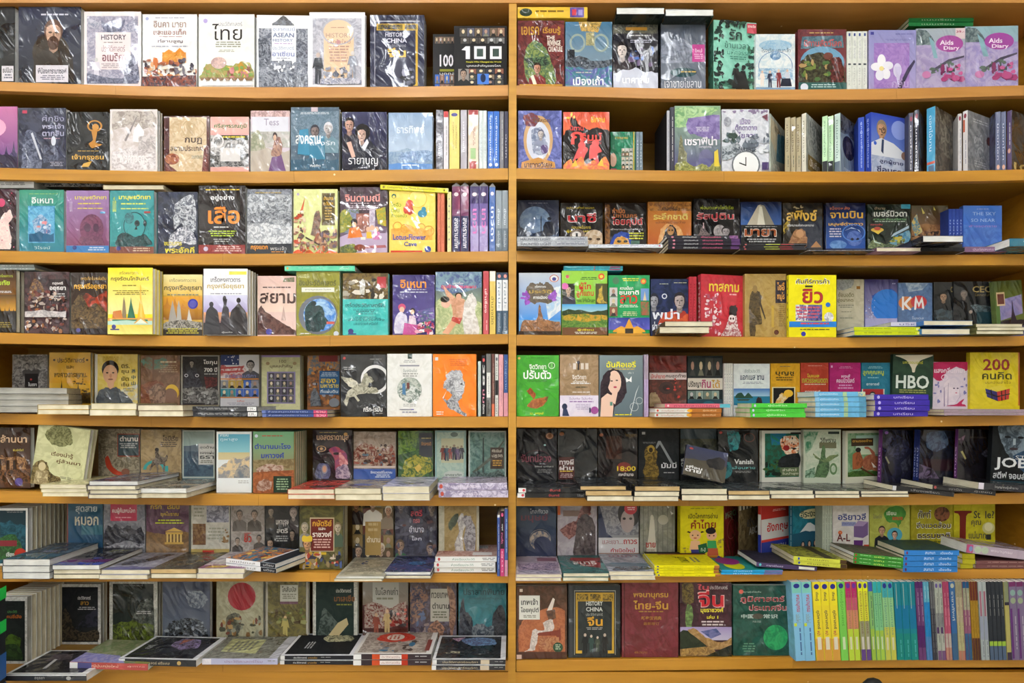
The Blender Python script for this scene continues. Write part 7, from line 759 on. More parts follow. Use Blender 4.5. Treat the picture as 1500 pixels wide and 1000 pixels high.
parse(6, 'right', '''
F 755.5 823 841 o=b n=2 Y=-7 pg=c dp=18.5 f=1 | b8a8b4 c8b8a8 | F c8bcc0 3;N 6a5a78 b8a0b0 80 4 44 100 36 96 80 4 82;r 50 10 96 30 8a5a6a;r 4 80 96 96 b8b0bc 8a8498 60 | | mauve grey covered paperback below the earth cover
F 824 892 839.5 o=b n=2 Y=-7.3 pg=c dp=19 f=1 | 3c6a68 4a7a78 | r 0 0 100 100 40706e 345e5c 40;p 8a2c2c 30 18 100 18 88 74 50 64 24 30;T 30 36 84 56 e8e0dc สมาธิ;l 44 60 76 66 d8c8c4 1 | | teal and red covered paperback with white สมาธิ lettering
F 893 960 836 o=b n=2 Y=-6.5 pg=c dp=18.5 f=1 | a8acb8 b0b4bc | r 0 0 100 100 acb0bc 8a909c 40;T 16 8 90 22 8a6a78 ไม้เท้า;N 2a343c 6a7884 80 20 80 50 66 90 74 100 90 60 98 10 96;h 0 100 56 76 4 5a7080 4 | | pale grey covered paperback with dark leaves below the red circle portrait
F 959 1054 827.5 o=s n=4 Y=-4 f=0 dp=14.5 | e0d410 e8dc14 | r 0 0 100 100 e4d814 d4c810 40;r 84 0 100 100 2a2420;r 78 20 84 100 a85a24;T 20 40 60 60 5a5a10 แผนที่;l 20 66 60 80 776 2 | e 5 50 1.6 30 3a3a8a;t 14 28 44 72 6a6a1a ภาษาอังกฤษ;t 62 28 80 72 6a6a1a ครูไทย;r 92 0 100 100 a86a3a | shiny yellow paperback with spine outwards below the grey striped cover
F 1057 1147 834.5 o=s n=2 Y=-3.5 f=0 dp=14.5 | 1f8a80 2a9ad0 | r 0 0 100 100 24908a 1c7a78 40;e 30 30 26 16 c8c81a;e 62 28 26 20 8a2a78;l 20 64 60 80 9ac8c0 2 | t 20 25 50 75 d0ecf8 คำศัพท์;r 70 0 100 100 6a6a9a | teal covered paperback with yellow and purple ovals
F 1108 1197 823 o=s Y=-3 th=1.3 roll=4.5 f=0 dp=14 | 3a3848 463a5c | r 0 0 100 100 3a3848 26242e 50 | e 6 50 2 34 5ac0c8;t 16 25 44 75 c8c0d8 ภาษาฝรั่งเศส;r 70 20 96 80 d8d8c8 | dark violet spined paperback sloping down beside the ovals cover
F 1162 1240 813.5 o=s n=2 Y=-3 th=1.25 roll=4.6 f=0 pg=c dp=14.5 | 8a8a34 c8cc48 | r 0 0 100 100 5a5a28 a8a840 60;r 0 60 100 80 3a3420 | e 10 50 2 34 2a4aa8;t 26 28 66 72 6a6a2a เรียนลัด;r 88 0 100 100 4a3420 | lime spined paperback sloping to the right
F 1249 1324 809 o=s n=3 Y=-3 th=1.05 roll=6 f=0 dp=14.5 | 5a5a3c 3c8c34 | r 0 0 100 100 6a5a48 3a4a2c 60 | e 4 50 2 34 a83a2a;t 40 25 60 75 d8e868 ขยัน;l 10 30 36 60 a8d8a0 1;l 66 30 96 60 a8d8a0 1 | leaf green spined paperback sloping towards the blue pile
F 1324 1404 805.5 o=s n=4 Y=-3.2 f=0 pg=c dp=15 | 2c4a2c 2f78c0 | r 0 0 100 100 344a30 1c3440 60 | e 5 50 1.8 34 6a2a4a;t 38 25 56 75 d8e8f8 สนทนา;t 66 25 88 75 d8e8f8 เบื้องต้น | bright blue spined paperback with dark green cover
F 1409 1428 811 o=s n=3 Y=0 f=0 dp=13 | a8a020 b0a824 | | | short olive yellow booklet end between blue and maroon spines
F 1429 1530 820.5 o=s n=2 Y=0 f=0 dp=13 | 6a4444 704848 | | l 10 30 90 60 a88a80 1 | dull maroon paperback at the right end of the row
F 1415 1520 796 o=s th=2.6 roll=7 Y=-1 f=1 dp=14.5 | b8a8b8 a898a8 | r 0 0 100 100 a89aa8 8a7c8c 40 | r 0 0 9 100 a83a6a;e 6 50 2.6 34 6a7aa8;e 16 50 5 44 a8b8a0;e 26 50 5 44 a8b8a0;t 34 30 64 66 d8ccd8 พจนานุกรม | thick lilac paperback sloping over the maroon pair
S 756 815 724 Y=11.5 f=1 | 2a3450 | g 0 0 100 100 34485a 242c4c;T 34 22 80 30 b8c0cc ไกลกังวล;T 12 30 80 44 6a3a4a มนุษย์;o 60 70 27 = 1 8a8480;e 60 72 26 = a89888 4a5468 40;e 66 78 22 = 2c3450;l 20 96 70 98 99a 1 | | dark navy paperback with a dim earth globe
S 816.5 875 724 Y=11.5 f=2 | a8a0a8 | r 0 0 100 100 b0a8b0 989098 30;r 0 14 7 32 c8622c;l 16 20 40 22 888 1;r 14 25 56 34 7a6258;N 5a2c2c 9a6a64 60 60 20 78 16 84 30 70 40 50 60 30 70 6 56 30 44 50 40;e 74 22 11 8 5a3430;N 3a3034 5a4e50 60 50 40 76 30 96 50 96 96 40 96 46 64 | | lilac grey paperback with a hunched red brown figure
S 876.5 936 724 Y=11.5 f=2 | 8a8a90 | r 0 0 100 64 9a9aa0 6a6a78 60;p 2c3450 0 10 20 60 40 70 0 76;e 76 30 28 22 2c2a30;e 72 42 17 18 a89898;e 64 38 4 2 2a2428;e 80 38 4 2 2a2428;e 80 22 16 = b82c3c;l 70 20 92 26 e0b0b8 2;r 0 68 100 92 c8c4c8;t 10 72 60 78 8a2a34 และเขา...;T 62 71 96 78 a82c34 ถาวร;T 30 84 90 91 a82c34 กำเนิดใหม่;r 0 92 100 100 8a6a5a | | monochrome portrait paperback with a red circle
S 937.5 989 724 Y=11.5 f=2 | 8a8a80 | r 0 0 100 100 929288 7a7a70 30;r 8 0 10 100 6a6a62;r 22 0 24 100 6a6a62;r 36 0 38 100 6a6a62;r 50 0 52 100 6a6a62;r 64 0 66 100 6a6a62;r 78 0 80 100 6a6a62;r 92 0 94 100 6a6a62;e 66 40 15 = b0aca0;p c8c4b8 28 40 40 40 42 54 48 98 16 98 26 56;e 34 38 5 6 c8c4b8;T 16 76 44 84 a83a34 ชาย;l 16 87 44 96 987 3;p ddd 74 16 84 20 80 22;p ddd 86 26 96 30 90 32 | | grey striped paperback with a pale standing lady
A 992 996.5 1060 741 w=13.2 f=0 Y=9 n=1 | d8cc14 c8bc14 | r 0 0 100 100 dcd018 d0c414 30;l 20 4 84 7 8a8a20 1;T 18 13 86 23 4a4a1a เปิดโลกการอ่าน;T 24 25 82 42 8a2c1c คำไทย;e 34 54 13 = e0b088;p 3a241c 14 48 18 46 24 48 22 50;p 3a241c 46 48 50 46 56 48 48 50;e 28 54 2 1.2 3a241c;e 40 54 2 1.2 3a241c;e 34 59 4 1 b03a2a;p e0b088 24 64 44 64 48 82 20 82;p 3a3a7a 24 80 46 80 44 94 26 94;e 72 54 12 = dca888;e 70 46 12 6 241c1c;e 72 42 4 3 241c1c;e 67 55 2 1.2 3a241c;e 77 55 2 1.2 3a241c;p 3a9a5a 62 64 82 64 84 78 62 78;p b85a3a 62 78 86 78 88 92 62 92;p 1f5a34 40 72 60 68 64 84 44 92;t 47 77 58 84 d8e8d0 ก-ฮ;c 4 76 18 90 8 8 2.4 998a3a;c 86 60 98 80 8 9 2.4 998a3a;h 4 96 93 98 1 a8501c 2;e 88 95 4 = 3a3a8a | l 10 30 90 60 7a7a1a 1 | yellow paperback with two cartoon children holding a green book
A 1060 1060.5 1082 724 w=13 f=1 Y=10 | 7a2424 | r 0 0 100 100 822828 6a1e1e 30;T 10 30 80 44 8ab08a หลุด;o 50 60 30 16 2 a86a60 | | deep red paperback turned sideways beside the cartoon children
A 1082.5 1083 1110 724 w=13 f=1 Y=10 | 6a5a3a | r 0 0 100 26 c8c4b0;r 10 0 18 26 2a2a28;r 28 0 36 26 2a2a28;r 46 0 54 26 2a2a28;r 66 0 74 26 2a2a28;r 0 26 100 100 7a6a4a 5c4e34 40;T 40 42 90 56 4a4a4a ยิ่ง;T 50 58 96 70 c8c4b8 ABC | | brown paperback with barcode like bars, turned sideways
A 1110 1115 1155 724 w=13 f=0 Y=9 | c8c8cc b8342c | r 0 0 100 40 b8342c;l 40 26 90 30 e8c8c0 2;r 0 40 100 72 d0d0d0;T 20 46 98 64 c02c28 อังกฤษ;r 0 72 100 76 c83a30;r 0 76 100 100 2a3a90;t 30 80 90 86 c8ccd8 สำนวน | r 60 0 100 100 2a3a90;r 30 0 60 100 d0d0d0 | red, white and blue banded paperback
A 1155 1161 1204 724 w=13 f=0 Y=9 | 1c6a80 1c5a70 | r 0 0 100 100 207488 185e70 30;e 66 34 44 8 d0c8a0;T 26 28 98 39 3a4a44 ฮิระงะนะ;p c8ccd0 20 64 50 48 60 48 98 62;h 0 100 62 100 2 1c4c64 3;e 34 84 8 8 16202c;e 34 82 4 4 c8a088;e 56 84 8 8 16202c;e 56 82 4 4 c8a088;e 76 84 8 8 16202c;e 76 82 4 4 c8a088;e 96 84 9 9 7a2c2c | l 10 30 90 60 9ab8c0 1 | teal paperback with a snowy mountain and doll heads
P 1204.5 1219 739 k=4 Y=9 w=12 f=0 | a8b0a0 b4bcac | | l 10 30 90 60 6a7a6a 1 | slim grey green spine left of the A-L cover
S 1220 1273 737 Y=9 f=0 | d0ccc8 | r 0 0 100 100 d4d0cc c4c0bc 30;T 14 18 92 31 2a3a7a อริยาวลี;r 24 34 64 42 8a90b8;t 26 35 62 41 4a5080 ศัพท์สนุก;p 6a5480 58 42 70 32 98 34 98 58 84 64 58 62;p 9a84ac 58 42 70 32 98 34 84 42;o 20 54 6 = 5 b85a2c;T 10 56 48 70 5a1c1c A-L;p 5a2c70 58 68 84 68 82 82 58 82;p 5a2c70 60 86 76 88 74 99 58 99;r 0 80 56 86 b83a28;r 86 76 100 100 b8442c | | white paperback lettered A-L with stacked purple boxes
S 1274 1333 737 Y=9 f=0 | a8ac50 | r 0 0 100 100 acb054 989c44 30;N 4a8a3a 3a7a30 30 34 20 50 6 80 6 92 20 80 34 72 42 72 48 66 38 44 34;T 42 14 66 22 d8dcc8 เขียน;T 56 25 82 31 c83a2c จดหมาย;t 8 20 30 28 4a4a5a ไปรษณีย์;b 30 50 8 c89a80 24242c 3a2c24;e 62 58 19 = 4a9ab0;b 62 58 7 d8a890 2a2a34 2c2020;r 10 80 74 84 3a7a24 | | olive lime paperback with a green speech bubble and two faces
S 1334.5 1396 737 Y=9 f=0 | 98901c | r 0 0 100 100 9c9420 8a8218 30;T 16 12 48 28 e0e0d0 ศัพท์;T 17 13 47 27 3a2c3a ศัพท์;e 74 20 19 = 3a2418 7a4a30 60;T 12 34 96 47 e0e0d0 สิ่งแวดล้อม;T 13 35 95 46 3a2c3a สิ่งแวดล้อม;T 14 54 94 66 e0e0d0 ธรรมชาติ;T 15 55 93 65 3a2c3a ธรรมชาติ;l 10 70 90 76 5a5a10 1 | | dark yellow paperback with round photo and outlined Thai title
S 1397 1458 737 Y=9 f=0 | b0a81c | r 0 0 100 100 b4ac20 a49c18 30;p 6a1c14 2 14 42 14 42 18 30 24 28 90 14 90 14 24 2 18;T 48 14 64 28 3a3a2a St;T 76 14 98 28 3a3a2a le?;T 42 32 66 44 4a4a34 คุณ;T 36 52 78 66 4a4a34 แน่มาก;e 84 46 15 = b0ac78;e 84 44 10 8 c8c49a;r 78 58 90 68 2c2c24;l 44 76 80 80 887 2 | | yellow paperback with a huge maroon I and a light bulb
''')
parse(7, 'left', '''
F 8 127 987 o=s Y=-10 f=1 dp=15 th=1.9 | e0e0e0 2c2e34 | r 0 0 100 100 e0e0e0;r 5 4 96 92 1e1c20 2c2a2e 40;N 3a3034 5a5054 50 50 20 80 16 84 40 60 50;p b8b8b8 20 34 60 28 60 32 22 38 | r 0 0 100 20 e0e0e4;t 36 40 48 90 aaa อยุธยา;e 78 60 3 30 aaa | white rimmed black paperback jutting out lowest at the left
F 102 217 969 o=s Y=-6.5 f=1 dp=15 roll=1.5 th=1.9 | 7a8a58 a84440 | r 0 0 100 100 8a8a6a 6a7a50 40;N 7a78b0 9a94b8 40 0 0 40 0 30 50 0 70;r 40 60 70 86 a8a4ac;l 44 64 68 82 777 3;h 0 100 80 100 4 8a8a48 3 | r 0 0 10 100 e0e0e0;r 10 0 28 100 4a4a80;t 28 25 62 80 e8c8b0 ญี่ปุ่นสมัยใหม่;t 74 35 96 60 e0c0b0 ผู้แปล | red spined paperback with a hazy green and violet cover
F 174 291 964 o=s Y=-5 f=1 dp=15.5 yaw=-3 th=1.9 | e0e0e2 26282c | r 0 0 100 100 dcdce0;r 5 4 95 93 1a1a20 24242a 40;N 8a7aa0 4a3c4c 80 40 60 60 40 90 44 84 70 50 80;N b86a44 6a4450 80 60 50 86 46 88 60;t 42 10 58 20 ccc ศาสตร์ | r 0 0 8 100 ddd;t 24 30 66 80 b8a888 ประวัติศาสตร์ ฝรั่งเศส;e 78 50 2.6 34 b89a5a | black paperback with white rim and violet flame picture
F 296 407 964 o=s Y=-3.5 f=2 dp=15 th=1.8 | 8a8a78 b0b0cc | r 0 0 100 100 8a8a80 6a6a60 60;N c8c890 a8a878 30 30 14 90 10 84 60 20 64;l 30 22 80 56 776 5;r 0 88 100 100 c8c8d0 | r 0 0 12 100 e0dce4;t 30 25 80 70 8a6a88 ประวัติศาสตร์โรม;l 86 30 98 60 888 1 | lilac spined paperback with a creased grey and cream cover
F 409 517 960.5 o=s n=2 Y=-2.5 f=0 dp=15.5 | e4e4e6 26262a | r 0 0 100 100 e0e0e4;r 5 4 95 93 18191c 222326 40;N c8c4a0 4a4a3c 80 60 50 80 40 94 50 88 80 64 84;l 30 24 60 36 aaa 3 | r 0 0 6 100 ddd;t 18 25 36 75 e0e0e0 ประวัติศาสตร์;t 38 25 50 75 c89a4a มาเลเซีย;l 54 30 70 60 999 1 | white rimmed black paperback with a pale rocky shape on its cover
F 517 631 957 o=s n=2 Y=-3 f=0 dp=16 | e0dcd8 3a3034 | r 0 0 100 100 e4e0dc;r 5 4 95 93 b8aca0 8a7c74 50;N b82c20 c8503c 50 50 40 60 20 84 24 94 44 84 66 60 70;e 72 44 14 12 e0d4c8;l 62 36 82 52 b85a4a 3;c 10 20 50 80 20 5 5 4a3a34,7a6a60,3a6a8a;r 12 90 60 96 7a3a34 | r 0 0 10 100 e8e8e8;r 24 0 34 100 c8502c;r 34 10 62 90 e8e0dc;t 36 28 60 72 8a4a44 ประวัติศาสตร์จีน;r 62 0 70 100 b83a24;l 78 30 96 60 bbb 1 | white rimmed paperback with a scarlet starburst emblem
F 632 740 966.5 o=s n=2 Y=-6 f=1 dp=16.5 | e4e4e6 303034 | r 0 0 100 100 e0e0e4;r 5 4 95 93 191a1e 24262a 40;N 6a8ab0 4a4a6a 70 56 50 80 34 90 50 86 80 60 86;N c8a8b8 7a5a70 70 72 30 86 20 92 40;T 24 16 32 36 c8c0a0 โลก | r 0 0 6 100 ddd;t 14 25 62 75 b8a888 ประวัติศาสตร์อเมริกา;r 66 0 78 100 c8b8a0;l 84 30 98 60 888 1 | white rimmed black paperback with small blue gowned figures
S -10 40 874 Y=-1 n=10 t=1.7 f=0 pg=g | d8d8d4 | r 0 0 100 100 d8d8d4 b0b0ac 200;r 0 6 94 96 14181a 1c2422 30;T 40 26 84 32 b8621c คนขี่เสือ;T 42 20 70 24 4a8a4a ประวัติ;N 4a6a1c 2a3c14 50 30 64 50 56 70 58 84 64 74 78 40 76;N 1c3018 2c4a20 50 10 78 50 70 80 76 86 94 10 94 | | white rimmed black paperback at the left edge with green plants
S 80 148 855 Y=12 n=2 t=1.4 f=0 pg=g | d0d0cc | r 0 0 100 100 d0d0cc a8a8a4 200;r 7 5 94 96 14161a 1e2022 30;T 50 20 78 26 b8b8b8 ประวัติศาสตร์;T 56 29 74 35 a87a2c ลาว;l 48 38 92 44 aaa 2;N 4a4030 1c1a18 70 10 94 12 60 22 40 32 50 40 70 60 80 94 76 94 94;N 2a2c38 14161a 50 44 74 70 50 94 40 94 70 | | white rimmed black paperback with a shadowy temple
S 160 231 850 Y=12 n=2 t=1.4 f=2 pg=g | c8c8c0 | r 0 0 100 100 c8c8c0 a0a098 200;r 7 5 92 96 1e2422 262c28 30;N 5a5e58 2c322e 60 30 96 60 40 80 28 92 32 92 96;h 7 92 66 96 5 5a6a1c 4 2a3018 60;t 30 6 70 9 999 ประวัติศาสตร์;l 54 48 90 54 aaa 2 | | pale rimmed paperback with a dark mountain over yellow fields
S 238 308 849 Y=12 n=1 f=2 | 3a4258 | g 0 0 100 100 4a5268 5a6270;N 8a929c 4a5468 60 50 20 80 16 96 30 80 44 56 40;N 16181c 5a626c 90 4 80 20 66 50 60 80 64 94 80 94 98 4 98;c 8 64 92 92 30 5 4 16181c,8a929c,2c3038 | | slate blue paperback with a dark cavalry tangle
S 317 386 849 Y=12 f=2 | a8a48a | r 0 0 100 100 aca88e 9a967c 40;e 54 26 30 = 9a3038;N 6a6a5a 4a4a44 60 20 60 40 50 54 60 50 80 26 94;c 10 60 96 96 36 4 5 7a5a34,4a4a3c,a88a5a,6a3a2c,8a8a7a | | cream paperback with a large round crimson sun
S 389 452 849 Y=12 f=1 | 6a6438 | F a8a498 5;r 5 3 95 97 706838 544e30 50;r 34 8 76 34 b8b8ac;T 38 10 72 19 4a4a40 โคลัมบัส;l 38 22 72 31 776 3;r 34 34 76 38 6a4a5a;f 46 92 36 a89a5a c8a880;N 4a3c28 7a6c40 80 10 96 30 84 60 90 94 84 94 97;c 20 44 90 70 16 5 5 8a8a5a,5a6a34,4a3c28 | | khaki paperback of a conquistador with pale title box
S 458 524 849 Y=12 f=0 | c8c8c0 | r 0 0 100 100 ccccc4 a8a8a0 200;r 7 3 92 97 1c2a28 24322e 30;T 52 14 86 20 b8b8b0 ประวัติศาสตร์;T 48 24 94 34 8a5a34 มาเลเซีย;l 52 38 88 42 8a8a3a 1;N 5a6460 2c3834 60 14 70 24 44 34 50 50 64 70 80 14 90;p b8a880 30 92 56 68 76 60 80 70 56 90 44 96 | | pale rimmed dark green paperback with cream paper boats
S 531 598 849 Y=12 f=2 | 4a2424 | g 0 0 100 40 8a8a84 7a6a5c;r 22 0 80 50 a8a8a0;T 28 12 78 24 5a5a54 ในโลกเก่า;l 28 28 72 34 776 1;N 6a2c24 a89a90 90 4 40 30 36 60 44 96 34 96 70 4 76;r 0 78 100 100 3a1210 4a1c14 30;f 54 86 40 b8a070 c8a888;f 30 88 36 8a4434 b89478;c 60 44 98 76 16 5 5 7a2420,b8584a,3a3438 | | dark red paperback with cloaked nobles in a crowd
S 600.5 669 849 Y=12 f=1 | 5a5460 | r 0 0 100 100 5e5868 4a3c3c 50;N 8a6a58 3a3c50 80 0 20 20 8 40 30 20 60 0 70;r 44 14 84 66 b0aca0;T 46 20 82 29 3a3a34 ทวยเทพ;T 48 36 84 46 3a3a34 ตำนาน;l 48 50 80 62 665 3;N a07a64 6a4c40 60 80 10 96 20 98 60 90 96 84 70 86 40;N a87c64 5a4440 70 40 74 60 64 74 76 66 96 40 96;e 16 92 12 5 a8783a;c 0 50 40 90 16 6 5 5a6a8a,3a3444,8a7a78 | | blue brown mythological painting paperback with a pale title strip
S 671.5 742 849 Y=12 f=2 | 3a7a84 | r 0 0 100 100 3e828c 32707a 30;T 10 14 96 24 24484e ปราสาทพิมาย;t 22 27 88 31 2a5058 ภาพเก่าเล่าตำนาน;N 2a2c34 4a4e58 70 0 100 2 50 10 30 16 50 28 60 30 100;N 2a2c30 4a4a50 70 70 98 72 60 84 40 96 46 100 100;h 28 74 72 98 4 3c4450 7 7a8288 70;r 30 94 98 100 8a9a2c | | teal paperback with dark temple ruins silhouettes
''')
